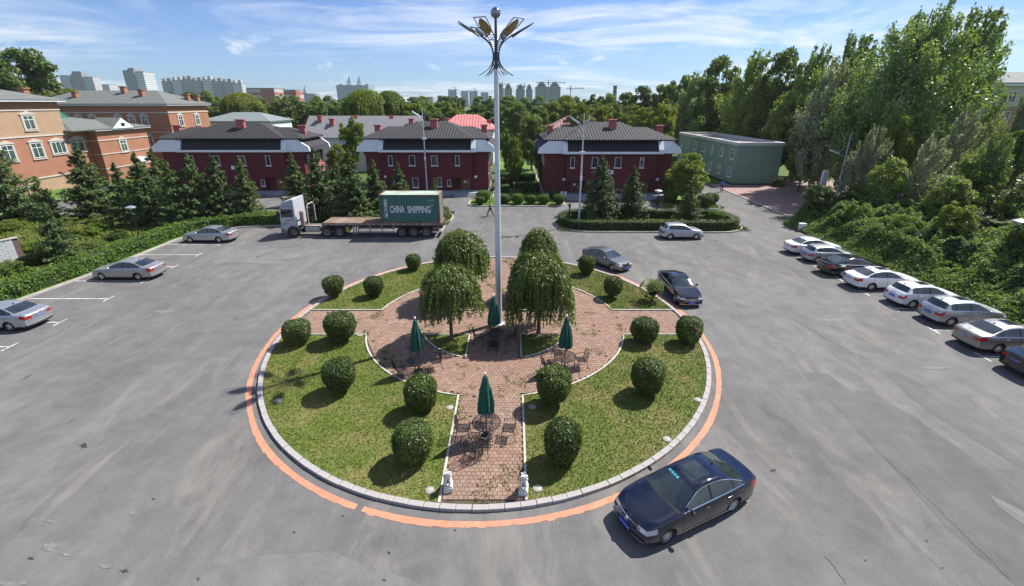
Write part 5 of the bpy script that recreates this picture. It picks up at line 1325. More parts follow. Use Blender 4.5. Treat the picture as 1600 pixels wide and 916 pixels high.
    for i in range(len(S) - 1):
        sm = (S[i] + S[i + 1]) / 2
        for r in range(NR - 1):
            zc = (rows[i][r][1] + rows[i + 1][r + 1][1]) / 2
            p = 'body'
            if r == iW and K['win'][0] < sm < K['win'][1] and not (K['pil'][0] - .04 < sm < K['pil'][0] + .05): p = 'side_window' if not (K['pil'][1] - .02 < sm < K['pil'][1] + .03) else 'pillar'
            if r == iW and K['pil'][0] - .04 < sm < K['pil'][0] + .05: p = 'pillar'
            if r in (LOW, iW + 1) and K['win'][0] - .1 < sm < K['win'][1] + .1: p = 'window_trim'
            if r >= iW + 3 and K['cowl'] < sm < K['wst']: p = 'windshield'
            if r >= iW + 2 and K['cowl'] - .07 < sm < K['cowl']: p = 'pillar'
            if r >= iW + 3 and K['rgt'] < sm < K['rgb']: p = 'rear_window'
            if r >= NR - 4 and sunroof and K['wst'] + .22 < sm < K['wst'] + .92: p = 'sunroof'
            if r < LOW - 1 and any(abs(sm - q) < .008 for q in seams): p = 'door_seam'
            if sm < .36 and LOW - 3 <= r <= LOW - 2 and zc > .5: p = 'headlight'
            if sm > L - (.30 if kind == 'sedan' else .2) and LOW - 3 <= r <= LOW - 2: p = 'tail_light'
            if r == 0 and zc < .3 and p == 'body': p = 'sill_trim'
            seg = 0
            if p == 'side_window': seg = 1 + (sm > K['pil'][0]) + (sm > K['pil'][1])
            if p == 'door_seam': seg = 1 + [abs(sm - q) < .008 for q in seams].index(True)
            if p == 'window_trim': seg = 1 + (r == iW + 1)
            if p in ('windshield', 'rear_window', 'sunroof'): k1 = k2 = 0
            else: k1, k2 = (seg, 1), (seg, -1)
            put(p, [pt(i, r, 1), pt(i + 1, r, 1), pt(i + 1, r + 1, 1), pt(i, r + 1, 1)][::-1], k1)
            put(p, [pt(i, r, -1), pt(i + 1, r, -1), pt(i + 1, r + 1, -1), pt(i, r + 1, -1)], k2)
    # end caps
    NC = 14
    for i, s, fr in ((0, S[0], True), (len(S) - 1, S[-1], False)):
        for r in range(NR - 2):
            (ya, za), (yb_, zb_) = rows[i][r], rows[i][r + 1]
            for k in range(NC):
                t0 = -1 + 2 * k / NC; t1 = -1 + 2 * (k + 1) / NC
                P = [(xof(s, ya * t0, r, za), ya * t0, za), (xof(s, ya * t1, r, za), ya * t1, za), (xof(s, yb_ * t1, r + 1, zb_), yb_ * t1, zb_), (xof(s, yb_ * t0, r + 1, zb_), yb_ * t0, zb_)]
                tm = abs(t0 + t1) / 2; zc = (za + zb_) / 2; p = 'body'
                if fr:
                    if LOW - 3 <= r <= LOW - 2 and tm > .62: p = 'headlight'
                    elif LOW - 4 <= r <= LOW - 2 and tm < .6: p = 'grille'
                    elif r in (1, 2) and tm < .62: p = 'lower_intake'
                else:
                    if LOW - 3 <= r <= LOW - 2 and tm > .56: p = 'tail_light'
                    elif r == 0: p = 'sill_trim'
                put(p, P if fr else P[::-1], (0, 1 if t0 + t1 > 0 else -1) if p in ('headlight', 'tail_light') else 0)
    meshes = {}
    mats_ = {'side_window': m_cargl, 'windshield': m_cargl, 'rear_window': m_cargl, 'sunroof': m_cargl, 'pillar': m_seam, 'door_seam': m_seam, 'window_trim': m_chrome, 'headlight': m_head, 'tail_light': m_tail, 'grille': m_seam, 'lower_intake': m_seam, 'sill_trim': m_seam}
    for (n, key), b in parts.items():
        me = b.mesh(n, mats_.get(n), False)
        if n == 'body': me.materials.append(None); me.materials.append(m_seam); me.polygons.foreach_set('material_index', fmat['b'])
        import bmesh
        bm = bmesh.new(); bm.from_mesh(me); bmesh.ops.remove_doubles(bm, verts=bm.verts, dist=.0008)
        bmesh.ops.recalc_face_normals(bm, faces=bm.faces)
        # outward: compare with the direction from the car's middle
        c = sum(((f.calc_center_median() - Vector((0, 0, .6))).dot(f.normal) * f.calc_area() for f in bm.faces))
        if c < 0: bmesh.ops.reverse_faces(bm, faces=bm.faces)
        bm.to_mesh(me); bm.free()
        me.polygons.foreach_set('use_smooth', [True] * len(me.polygons)); me.set_sharp_from_angle(angle=R(42))
        meshes.setdefault(n, []).append(me)
    ub = MB().box(-L / 2 + .25, L / 2 - .3, -.55, .55, .17, .6)
    for a in (K['axf'], K['axr']):
        for sg in (-1, 1):
            y0, y1 = sorted((sg * .5, sg * (hw - .045)))
            pr = [(L / 2 - a + RW * 1.05 * math.cos(t), .31 + RW * 1.05 * math.sin(t)) for t in np.linspace(0, PI, 13)]
            vs2 = [(x, y0, z) for x, z in pr] + [(x, y1, z) for x, z in pr]
            ub.add(vs2, [(q, q + 1, q + 14, q + 13) for q in range(12)])
    meshes['underbody'] = ub.mesh('underbody', m_under)
    t = MB().lathe([(.20, -.10), (.29, -.105), (.317, -.08), (.32, 0), (.317, .08), (.29, .105), (.20, .10)], 24, axis='y'); meshes['tyre'] = t.mesh('tyre', m_tyre, True)
    for nm_, ns, wd in (('rim5', 5, .075), ('rim10', 10, .036), ('rim7', 7, .05)):
        q = MB().lathe([(.215, -.09), (.215, .098), (.198, .10), (.19, .06)], 24, axis='y')
        for k in range(ns):
            a = 2 * PI * k / ns
            q.hexa([(math.cos(a) * rr2 - math.sin(a) * dd, yy, math.sin(a) * rr2 + math.cos(a) * dd) for yy in (.045, .092) for rr2, dd in ((.03, -wd * .7), (.195, -wd * .5), (.195, wd * .5), (.03, wd * .7))])
        q.lathe([(.05, .03), (.05, .10), (.03, .105), (0, .105)], 12, axis='y')
        meshes[nm_] = q.mesh('rim', m_rim)
    meshes['wheel_hub'] = MB().lathe([(0, -.09), (.2, -.09), (.2, .045), (0, .03)], 20, axis='y').mesh('wheel', m_seam)
    mm = MB().lathe([(0.001, -.11), (.06, -.09), (.085, 0), (.06, .07), (.001, .08)], 10, axis='y'); meshes['mirror'] = mm.mesh('mirror', None, True); meshes['mirror'].materials.append(m_seam)
    meshes['handle'] = MB().box(-.10, .10, -.012, .012, -.013, .013).mesh('door_handle', None); meshes['handle'].materials.append(m_seam)
    meshes['plate'] = MB().box(-.012, .012, -.22, .22, -.07, .07).mesh('license_plate', m_plate)
    pl2 = MB()
    for k in range(7): y = -.19 + k * .06 + (.015 if k > 1 else 0); pl2.box(.0125, .0135, y, y + .028, -.036, -.026).box(.0125, .0135, y, y + .008, -.036, .036).box(.0125, .0135, y, y + .028, .028 - .03 * (k % 2), .036 - .03 * (k % 2))
    meshes['plate_marks'] = pl2.mesh('plate_characters', m_platew)
    meshes['antenna'] = MB().hexa([(-.07, -.025, 0), (.09, -.025, 0), (.09, .025, 0), (-.07, .025, 0), (-.06, -.006, .07), (-.02, -.008, .06), (-.02, .008, .06), (-.06, .006, .07)]).mesh('antenna', m_seam)
    meshes['seat'] = MB().box(-.25, .25, -.24, .24, .3, .55).mesh('seat', m_seam)
    info = dict(top=top, belt=belt, K=K, L=L, hw=hw, side_y=side_y, plan=plan)
    _car_mesh[key] = (meshes, info)
    return _car_mesh[key]
def car(kind, x, y, head, color, label, sunroof=False, rim='rim5', glass=None, group=None, trim=None, name='parked_car', grille=None, sc_=1.0):
    M_, I = car_parts(kind, sunroof, 0); K = I['K']; L = I['L']; hw = I['hw']
    r = empty(name, (x, y, .0045), head, label, 'car', group); r.scale = (sc_,) * 3
    for n in ('body', 'side_window', 'windshield', 'rear_window', 'sunroof', 'door_seam', 'window_trim', 'headlight', 'tail_light', 'grille', 'underbody'):
        for me in (M_.get(n, ()) if isinstance(M_.get(n, ()), (list, tuple)) else [M_[n]]):
          o = obj(n, me, r)
          m = None
          if n == 'body': m = color
          elif n in ('windshield', 'side_window', 'rear_window') and glass: m = glass
          elif n == 'window_trim' and trim: m = trim
          elif n == 'sill_trim' and trim is None: m = None
          if m: o.material_slots[0].link = 'OBJECT'; o.material_slots[0].material = m
    for a in (K['axf'], K['axr']):
        for sg in (-1, 1):
            w = obj('wheel', M_['wheel_hub'], r, (L / 2 - a, sg * (hw - .145), .32), (0, 0, 0 if sg > 0 else PI))
            obj('tyre', M_['tyre'], w); obj('rim', M_[rim], w, rot=(0, a * 2.0 + sg, 0))
    zt = float(I['belt'](K['cowl'] + .35))
    for sg in (-1, 1):
        obj('mirror', M_['mirror'], r, (L / 2 - K['cowl'] - .38, sg * (hw + .07), zt + .11), scale=(.8, 1, .95), mat=color)
        for s in (K['pil'][0] - .22, K['pil'][1] - .22):
            zb = float(I['belt'](s)); obj('door_handle', M_['handle'], r, (L / 2 - s, sg * (hw * 1.0 - .004), zb - .10), mat=color)
    pf = obj('license_plate', M_['plate'], r, (L / 2 + .012, 0, .40)); tag(obj('plate_characters', M_['plate_marks'], pf), kind='stuff')
    zp = .80 if kind == 'sedan' else .66
    pb = obj('license_plate', M_['plate'], r, (-L / 2 - .015, 0, zp - (.02 if kind == 'sedan' else 0)), (0, 0, PI)); tag(obj('plate_characters', M_['plate_marks'], pb), kind='stuff')
    s = K['rgt'] - .12; obj('antenna', M_['antenna'], r, (L / 2 - s, 0, float(I['top'](s)) - .005))
    if grille:
        g = MB()
        for k in range(4):
            z = .515 + k * .046
            g.strip([(L / 2 + .006 - .42 * (z - .46) - .20 * (abs(yy) / hw) ** 2.2, yy) for yy in np.linspace(-.52, .52, 9)], .03, z, z + .02)
        g.lathe([(.085, L / 2 - .045), (.085, L / 2 - .01), (.06, L / 2 - .01), (.06, L / 2 - .045)], 18, (0, 0, .60), 'x')
        g.box(L / 2 - .03, L / 2 - .012, -.05, .05, .592, .606)
        g.build('grille_bars', m_chrome, r)
        MB().strip([(L / 2 + .012 - .20 * (abs(yy) / hw) ** 2.2, yy) for yy in np.linspace(-.78, .78, 15)], .03, .275, .295).build('bumper_trim', m_chrome, r)
        for sg in (-1, 1): MB().box(-1.35, 1.12, sg * (hw * .965) - .015, sg * (hw * .965) + .015, .235, .262).build('sill_strip', m_chrome, r)
    return r

p_black = paint('paint_black', (.004, .005, .008), .0, .07)
p_navy = paint('paint_dark_blue', (.004, .007, .020), .1, .06)
p_silver = paint('paint_silver', (.42, .44, .46), .65, .30)
p_gold = paint('paint_champagne', (.40, .385, .36), .6, .30)
p_beige = paint('paint_grey_beige', (.30, .29, .275), .6, .30)
p_white = paint('paint_white', (.72, .73, .74), .0, .25)
p_grey = paint('paint_graphite', (.135, .15, .16), .55, .26)
def by_wheels(kind, pf, pr, near):
    """pose from the ground contacts of the two wheels on the near side"""
    K = KIND[kind]; a = Vector(G(*pf)); b = Vector(G(*pr)); d = (a - b).normalized(); n = Vector((-d.y, d.x)) * near
    mid = (a + b) / 2 - n * (K['W'] / 2 - .12) + d * ((K['axf'] + K['axr']) / 2 - K['L'] / 2) * 1.0
    return mid.x, mid.y, math.atan2(d.y, d.x)
# the dark sedan in front
x, y, hd = by_wheels('sedan', (1038, 848), (1140, 799), 1)
fc = car('sedan', x, y, hd, p_navy, 'large glossy black blue sedan with sunroof driving beside the roundabout kerb, nearest to the viewer', True, 'rim10', None, None, None, 'dark_sedan', True)
wsm = car_parts('sedan', True, 0)[0]['windshield'][0]; stk = MB(); K = KIND['sedan']; zmx = max(p.center.z for p in wsm.polygons)
for p in wsm.polygons:
    c = p.center
    if -.50 < c.y < -.02 and c.z > .965 * zmx:
        stk.add([c + (wsm.vertices[q].co - c) * .72 + p.normal * .008 for q in p.vertices], [tuple(range(len(p.vertices)))])
if stk.v: stk.build('windshield_sticker', mat('sticker_cyan', (.05, .42, .50), .5, var=.5, scale=30), fc)
# ---- cars on the roundabout
x, y, hd = by_wheels('sedan', (959.5, 425.5), (917, 409), -1)
car('sedan', x, y, hd, p_grey, 'graphite grey sedan rounding the far side of the roundabout', False, 'rim5', None, 'moving cars', m_seam, 'grey_sedan', None, .93)
x, y, hd = by_wheels('sedan', (1057.5, 478), (1029, 446.5), -1)
car('sedan', x, y, hd, p_black, 'black sedan with sunlit windscreen at the right rim of the roundabout', False, 'rim7', None, 'moving cars', None, 'black_sedan', True, .97)
x, y, hd = by_wheels('hatch', (1084, 375.2), (1046.5, 374), -1)
car('hatch', x, y, 0, p_silver, 'silver hatchback stopped in front of the right oval bed', False, 'rim7', None, None, m_seam, 'silver_hatchback')
# ---- parked row on the right, noses to the bank
rowR = [('sedan', (1254, 399), p_white, 'farthest white sedan of the right parked row', False, .95), ('hatch', (1276, 411.5), p_silver, 'old silver hatchback parked between the far white sedan and the black one', False, .93), ('sedan', (1314.6, 433), p_black, 'black sedan parked between the silver hatchback and a white sedan', True, 1.0),
        ('sedan', (1358.8, 454.5), p_white, 'white sedan parked right beside the black one', True, .98), ('hatch', (1421.8, 482), p_white, 'white hatchback in the middle of the right parked row', True, 1.0), ('hatch', (1482, 510.5), p_silver, 'silver hatchback parked between white hatchback and champagne sedan', True, 1.02),
        ('sedan', (1553.5, 552.5), p_beige, 'champagne grey sedan with sunroof near the right edge', True, 1.0), ('sedan', (1640, 598), p_black, 'dark sedan cut by the right edge, only its tail in view', False, 1.0)]
for kd, px_, pn, lb, sr, k in rowR:
    K = KIND[kd]; wx, wy = G(*px_)
    cx2 = wx - (K['L'] / 2 - K['axr']) * k; cy2 = wy + (K['W'] / 2 - .12) * k
    car(kd, cx2 if True else 0, cy2, rv.uniform(-.025, .025), pn, lb, sr, rv.choice(['rim5', 'rim10', 'rim7']), None, 'cars parked in the right row', None, 'parked_car', None, k)
# ---- left row, noses to the hedge
for kd, pf, pr, pn, lb, tr in (('sedan', (161.5, 437.5), (217, 439), p_gold, 'silver champagne sedan parked at the left hedge, nose to the kerb', None), ('sedan', (298.8, 379.3), (342.8, 380), p_silver, 'silver sedan parked at the bend of the left hedge', m_seam)):
    x, y, hd = by_wheels(kd, pf, pr, 1)
    car(kd, x, y, PI - .02, pn, lb, False, 'rim5', None, 'cars parked in the left row', tr)
x, y = G(60, 512)
car('sedan', x - 2.33, y + .35, PI - .03, p_silver, 'silver sedan cut by the left edge with only its tail in view', False, 'rim5', None, 'cars parked in the left row', None)

# ------------------------------------------------------------------ truck with flat trailer, and the container on it
m_cab = mat('cab_white', (.44, .465, .50), .45, var=.08, scale=1.4, dirt=.22)
m_deck = mat('deck_rust', (.215, .14, .10), .85, var=.3, scale=1.6, c2=(.30, .25, .21), dirt=.45)
m_chass = mat('chassis', (.10, .085, .075), .85, var=.3, scale=3, dirt=.4)
m_rail = mat('pale_rail', (.42, .36, .34), .7, var=.2, scale=2, dirt=.45)
m_tank = mat('rusty_tank', (.30, .21, .18), .7, .2, var=.25, scale=3, dirt=.3)
m_teal = mat('container_teal', (.046, .150, .132), .6, var=.12, scale=1.1, dirt=.18)
m_tealtop = mat('container_roof', (.33, .40, .33), .75, var=.2, scale=.8, c2=(.26, .21, .15))
m_rustfr = mat('container_frame', (.16, .10, .065), .8, var=.35, scale=2.2, c2=(.07, .14, .125))
TX, TY = -22.9, 43.75     # nose and near side
tr = empty('flatbed_truck', (TX, TY, .0045), 0, 'dusty silver white truck with long flatbed trailer, half its deck empty', 'truck')
# cab: side outline (x to the rear, z up), extruded across
cabp = [(.08, .60), (.03, 1.1), (.03, 2.0), (.14, 2.9), (.26, 3.28), (.55, 3.58), (1.50, 3.85), (1.56, 3.8), (1.56, 1.06), (1.42, 1.12), (1.2, 1.16), (.88, 1.07), (.65, .84), (.57, .60)]
MB().profile(cabp, .05, 2.45, 'xz').build('cab', m_cab, tr, bevel=.05, seg=3)
MB().hexa([(.035, .25, 1.98), (.035, 2.25, 1.98), (.15, 2.2, 2.86), (.15, .3, 2.86), (-.005, .25, 1.98), (-.005, 2.25, 1.98), (.11, 2.2, 2.86), (.11, .3, 2.86)]).build('windshield', m_cargl, tr)
for y0, y1, nm_ in ((.022, .06, 'near'), (2.44, 2.478, 'far')):
    dr = MB().profile([(.14, 1.2), (.14, 2.0), (.22, 2.92), (1.46, 2.96), (1.46, 1.24), (1.2, 1.24), (.8, 1.14)], y0, y1, 'xz').build('door', m_cab, tr)
    dw = (y0 - .012, y0 + .004) if nm_ == 'near' else (y1 - .004, y1 + .012)
    MB().profile([(.20, 2.06), (.27, 2.86), (1.40, 2.88), (1.40, 2.08)], *dw, 'xz').build('door_window', m_cargl, dr)
    MB().box(1.18, 1.38, dw[0] - .01, dw[1], 1.78, 1.83).build('handle', m_black, dr)
    if nm_ == 'near':
        MB().profile([(.34, 1.60), (.62, 1.76), (1.3, 1.92), (1.12, 1.78), (.9, 1.68)], .008, .024, 'xz').build('side_decal', mat('decal_orange', (.45, .17, .08), .6), dr)
        MB().profile([(.2, 1.30), (.2, 1.45), (.9, 1.50), (.7, 1.36)], .009, .0235, 'xz').build('side_decal', mat('decal_grey', (.20, .22, .24), .6), dr)
MB().hexa([(.22, .12, 3.02), (.22, 2.38, 3.02), (.62, 2.38, 3.50), (.62, .12, 3.50), (.14, .12, 3.08), (.14, 2.38, 3.08), (.54, 2.38, 3.58), (.54, .12, 3.58)]).build('sun_visor', mat('visor_grey', (.26, .31, .36), .4), tr)
MB().profile([(.30, 3.0), (.60, 3.45), (1.46, 3.66), (1.46, 3.02)], .032, .049, 'xz').build('side_panel', mat('panel_grey', (.27, .32, .37), .45), tr)
MB().box(-.06, .42, .02, 2.48, .42, .93).build('bumper', mat('bumper_grey', (.16, .17, .18), .6), tr, bevel=.05)
for yy in (.35, 2.15): MB().box(-.075, .0, yy - .22, yy + .22, .62, .84).build('headlight', m_head, tr)
for sg, yy in ((-1, .02), (1, 2.48)):
    mr = MB().tube([(.30, yy, 2.9), (.05, yy + sg * .28, 2.85), (.05, yy + sg * .28, 2.2)], .02, 5); mr.box(-.02, .10, yy + sg * .28 - .11, yy + sg * .28 + .11, 2.25, 2.7); mr.build('mirror', m_black, tr)
ff = MB()
for t0, t1 in zip(np.linspace(-.05, PI + .1, 13)[:-1], np.linspace(-.05, PI + .1, 13)[1:]):
    ff.add([(1.2 + r2 * math.cos(t), yv, .52 + r2 * math.sin(t)) for yv in (.0, .32) for t, r2 in ((t0, .60), (t1, .60), (t1, .68), (t0, .68))], [(0, 1, 2, 3), (7, 6, 5, 4), (2, 6, 7, 3), (0, 4, 5, 1)])
ff.build('front_fender', mat('fender_grey', (.10, .12, .13), .6), tr)
MB().box(1.9, 6.6, .85, 1.65, .75, 1.05).build('chassis_frame', m_chass, tr)
MB().lathe([(0, 1.1), (.2, 1.1), (.2, 2.5), (.17, 2.6), (0, 2.6)], 14, (2.05, .42, 0)).build('air_filter', m_tank, tr, smooth=True)
MB().tube([(2.62, .5, 1.2), (2.62, .5, 2.9), (2.62, .75, 3.2), (2.62, 1.9, 3.2), (2.62, 2.2, 2.9), (2.62, 2.2, 1.2)], .06, 7).build('exhaust_frame', m_rail, tr)
MB().lathe([(0, 2.35), (.28, 2.35), (.30, 2.4), (.30, 3.7), (.28, 3.75), (0, 3.75)], 14, (0, .38, .80), 'x').build('fuel_tank', m_rail, tr, smooth=True)
MB().box(2.4, 4.2, .2, .5, 1.12, 1.18).build('catwalk', m_rail, tr)
MB().box(4.9, 6.2, .7, 1.8, 1.1, 1.28).build('fifth_wheel', m_chass, tr)
# wheels
t = MB().lathe([(.28, -.13), (.46, -.14), (.515, -.10), (.52, 0), (.515, .10), (.46, .14), (.28, .13)], 26, axis='y').mesh('tyre', mat('truck_tyre', (.035, .033, .032), .9, var=.25, scale=6), True)
rm = MB().lathe([(.29, -.12), (.29, .13), (.26, .135), (.22, .04), (.13, .02), (.12, .10), (.0, .10)], 20, axis='y').mesh('rim', mat('truck_rim', (.25, .23, .215), .6, .3, dirt=.35))
hb_ = MB().lathe([(0, -.12), (.1, -.12), (.1, .12), (0, .12)], 10, axis='y').mesh('wheel', m_chass)
axles = [1.35, 5.05, 6.40, 12.9, 14.18, 15.46]
axles = [-21.7 - TX, -18.45 - TX, -17.2 - TX, -11.0 - TX, -9.79 - TX, -8.54 - TX]
for k, ax in enumerate(axles):
    for yy, sg in ((.16, -1), (2.34, 1)):
        w = obj('wheel', hb_, tr, (ax, yy, .52), (0, 0, PI if sg < 0 else 0)); obj('tyre', t, w); obj('rim', rm, w)
    MB().tube([(ax, .2, .52), (ax, 2.3, .52)], .08, 8).build('axle', m_chass, tr)
# trailer
DX0, DX1 = 4.1, 15.95
MB().box(DX0, DX1, .03, 2.47, 1.28, 1.42).build('deck_frame', m_chass, tr)
npl = 9
for k in range(npl):
    y0 = .06 + (2.38 / npl) * k; z = rv.uniform(-.008, .008)
    MB().box(DX0 + .02, DX1 - .02, y0 + .008, y0 + 2.38 / npl - .008, 1.425, 1.475 + z).build('deck_plank', m_deck, tr)
for yy in (.0, 2.42): MB().box(DX0, DX1, yy, yy + .08, 1.26, 1.50).build('deck_rail', m_deck, tr)
for k in range(19): MB().box(DX0 + .3 + k * .6, DX0 + .42 + k * .6, -.012, -.001, 1.33, 1.39).build('reflector', mat('reflector', (.65, .60, .5), .4) if k == 0 else MATS['reflector'], tr)
for yy in (.72, 1.68): MB().profile([(DX0 + .3, 1.28), (DX0 + .3, 1.1), (6.9, 1.1), (7.5, .78), (DX1, .78), (DX1, 1.28)], yy, yy + .12, 'xz').build('trailer_beam', m_chass, tr)
g = MB()
for z in (.52, .86): g.box(7.6, 11.2, .02, .07, z, z + .13)
for x in (7.6, 8.75, 9.95, 11.1): g.box(x, x + .09, .02, .08, .5, 1.28)
g.build('side_guard', m_rail, tr)
for sx2 in (7.0, 7.25): MB().box(sx2, sx2 + .1, .35, .47, .25, 1.28).build('landing_leg', m_rail, tr)
MB().box(6.35, 6.65, .15, .45, .55, 1.05).build('mudguard', mat('mudflap_yellow', (.42, .33, .06), .8), tr)
MB().box(15.0, 15.6, .1, .5, .6, 1.1).build('tool_box', m_chass, tr)
MB().box(DX1 - .18, DX1, .1, 2.4, .5, .66).build('rear_bumper', m_rail, tr)
# container
CX0, CX1, CZ = 9.95, 15.82, 1.48
ct = empty('shipping_container', (TX + CX0, TY + .03, CZ + .006), 0, 'teal shipping container with white lettering standing on the rear of the trailer', 'container')
CL, CW, CH = CX1 - CX0, 2.40, 2.80
fr = MB()
for x in (0, CL - .13):
    for yy in (0, CW - .13): fr.box(x, x + .13, yy, yy + .13, 0, CH)
for yy in (.001, CW - .111):
    fr.box(.131, CL - .131, yy, yy + .11, 0, .15); fr.box(.131, CL - .131, yy, yy + .11, CH - .1, CH - .001)
for x in (.001, CL - .111): fr.box(x, x + .11, .131, CW - .131, 0, .15); fr.box(x, x + .11, .131, CW - .131, CH - .1, CH - .001)
fr.build('corner_frame', m_rustfr, ct)
def corrug(L_, n, dep, inv=1):
    P = []; pitch = L_ / n
    for k in range(n):
        x = k * pitch; P += [(x, 0), (x + pitch * .34, 0), (x + pitch * .5, dep), (x + pitch * .84, dep)]
    P.append((L_, 0)); return P
for yy, sg in ((.05, 1), (CW - .05, -1)):
    P = corrug(CL - .26, 21, .045 * sg); b = MB(); vs2 = [(.13 + x, yy + d, z) for x, d in P for z in (.14, CH - .09)]
    b.add(vs2, [(2 * i, 2 * i + 2, 2 * i + 3, 2 * i + 1) for i in range(len(P) - 1)]).build('side_panel', m_teal, ct)
b = MB(); P = corrug(CW - .26, 9, .04); b.add([(.05 + d, .13 + x, z) for x, d in P for z in (.14, CH - .09)], [(2 * i + 1, 2 * i + 3, 2 * i + 2, 2 * i) for i in range(len(P) - 1)]).build('end_panel', m_teal, ct)
b = MB(); P = corrug(CL - .24, 22, .02); b.add([(.12 + x, yv, CH - .035 + d) for x, d in P for yv in (.10, CW - .10)], [(2 * i, 2 * i + 2, 2 * i + 3, 2 * i + 1) for i in range(len(P) - 1)]).build('roof_panel', m_tealtop, ct)
for yy in (.14, CW / 2 + .005):
    d = MB().box(CL - .075, CL - .03, yy, yy + CW / 2 - .15, .16, CH - .11).build('container_door', m_tealtop, ct)
    for q in (.25, .75): MB().tube([(CL - .01, yy + q * .9, .1), (CL - .01, yy + q * .9, CH - .15)], .018, 6).build('lock_rod', m_rail, d)
for x in (CL * .34, CL * .62): MB().box(x, x + .34, -.004, -.0005, .03, .12).build('fork_pocket', m_black, ct)
def text(s, size, parent, loc, rot, m, name='lettering', sxy=(1, 1), align='LEFT', ext=.002, bold=0.0):
    c = bpy.data.curves.new('t', 'FONT'); c.body = s; c.size = size; c.extrude = ext; c.align_x = align; c.offset = bold
    o = bpy.data.objects.new('t', c); col.objects.link(o)
    dg = bpy.context.evaluated_depsgraph_get(); me = bpy.data.meshes.new_from_object(o.evaluated_get(dg))
    bpy.data.objects.remove(o); me.name = name; me.materials.clear(); me.materials.append(m)
    return obj(name, me, parent, loc, rot, (sxy[0], sxy[1], 1))
m_letter = mat('letter_white', (.68, .70, .70), .7, var=.08, scale=3, dirt=.2)
# each letter is stretched tall and narrow, worn where it crosses the ribs
def word(s, x0, x1, z0, z1):
    o = text(s, 1.0, ct, (0, 0, 0), (PI / 2, 0, 0), m_letter, bold=.025)
    d = o.data; xs = [v.co.x for v in d.vertices]; ys = [v.co.y for v in d.vertices]
    kx = (x1 - x0) / (max(xs) - min(xs)); kz = (z1 - z0) / (max(ys) - min(ys))
    o.scale = (kx, kz, 1); o.location = (x0 - min(xs) * kx, .042, z0 - min(ys) * kz)
    return o
word('CHINA', 1.02, 2.42, 1.02, 1.74); word('SHIPPING', 2.72, 4.98, 1.0, 1.72)
for k, ch in enumerate('中国海运集团'[:6]):
    o = text(ch, .34, ct, (.45, .042, 2.08 - k * .305), (PI / 2, 0, 0), m_letter, bold=.012)
text('CCLU 3081422', .13, ct, (4.62, .042, 2.22), (PI / 2, 0, 0), m_letter); text('22G1', .13, ct, (4.78, .042, 2.04), (PI / 2, 0, 0), m_letter)
MB().lathe([(0, .0), (.07, .0), (.07, .008), (0, .008)], 10, (5.15, .034, 1.78), 'y').build('round_mark', m_letter, ct)
# ------------------------------------------------------------------ lamps, tables, people and small things
m_pole = mat('pole_white', (.60, .63, .68), .45, .2, var=.06, scale=.6, dirt=.10)
m_lampm = mat('lamp_metal', (.075, .085, .105), .35, .7, var=.15)
m_amber = mat('amber_glass', (.26, .19, .07), .35, var=.35, scale=7, coat=.3)
# tall lamp tower in the middle of the island
px_, py_ = G(779, 508); px_ = -.79
lt = empty('lamp_tower', (px_, py_, .06), 0, 'tall white lamp tower with flower shaped cluster of amber lamps and a ball on top', 'lamp')
MB().lathe([(0, 0), (.34, 0), (.34, .06), (.2, .1), (0, .1)], 20).build('base', m_pole, lt)
MB().tube([(0, 0, .05), (0, 0, 4), (0, 0, 9), (0, 0, 14.2)], [.19, .172, .145, .115], 20).build('pole', m_pole, lt, smooth=True)
MB().tube([(0, 0, 14.2), (0, 0, 16.45)], [.10, .06], 14).build('upper_pole', m_lampm, lt, smooth=True)
MB().box(-.07, .07, -.185, -.17, .7, 1.15).build('service_door', m_pole, lt)
bl = MB(); n = 20
bl.lathe([(.24 * math.sin(PI * i / 14), 16.68 - .25 * math.cos(PI * i / 14)) for i in range(15)], n).build('ball', mat('ball_metal', (.30, .31, .33), .15, 1.0), lt, smooth=True)
for z in (14.35, 14.75, 14.9): MB().lathe([(.10, z), (.17, z), (.17, z + .05), (.10, z + .05)], 16).build('collar', m_lampm, lt)
def arm_pts(th, w):
    P = []
    for t in np.linspace(0, 1, 13):
        r_ = .13 + .10 * t + 1.0 * t ** 2.6; z = 14.7 + .92 * t ** .75 + .28 * t
        P.append((r_, w * (.05 + .19 * t), z))
    m = Matrix.Rotation(th, 4, 'Z')
    return [m @ Vector(p) for p in P]
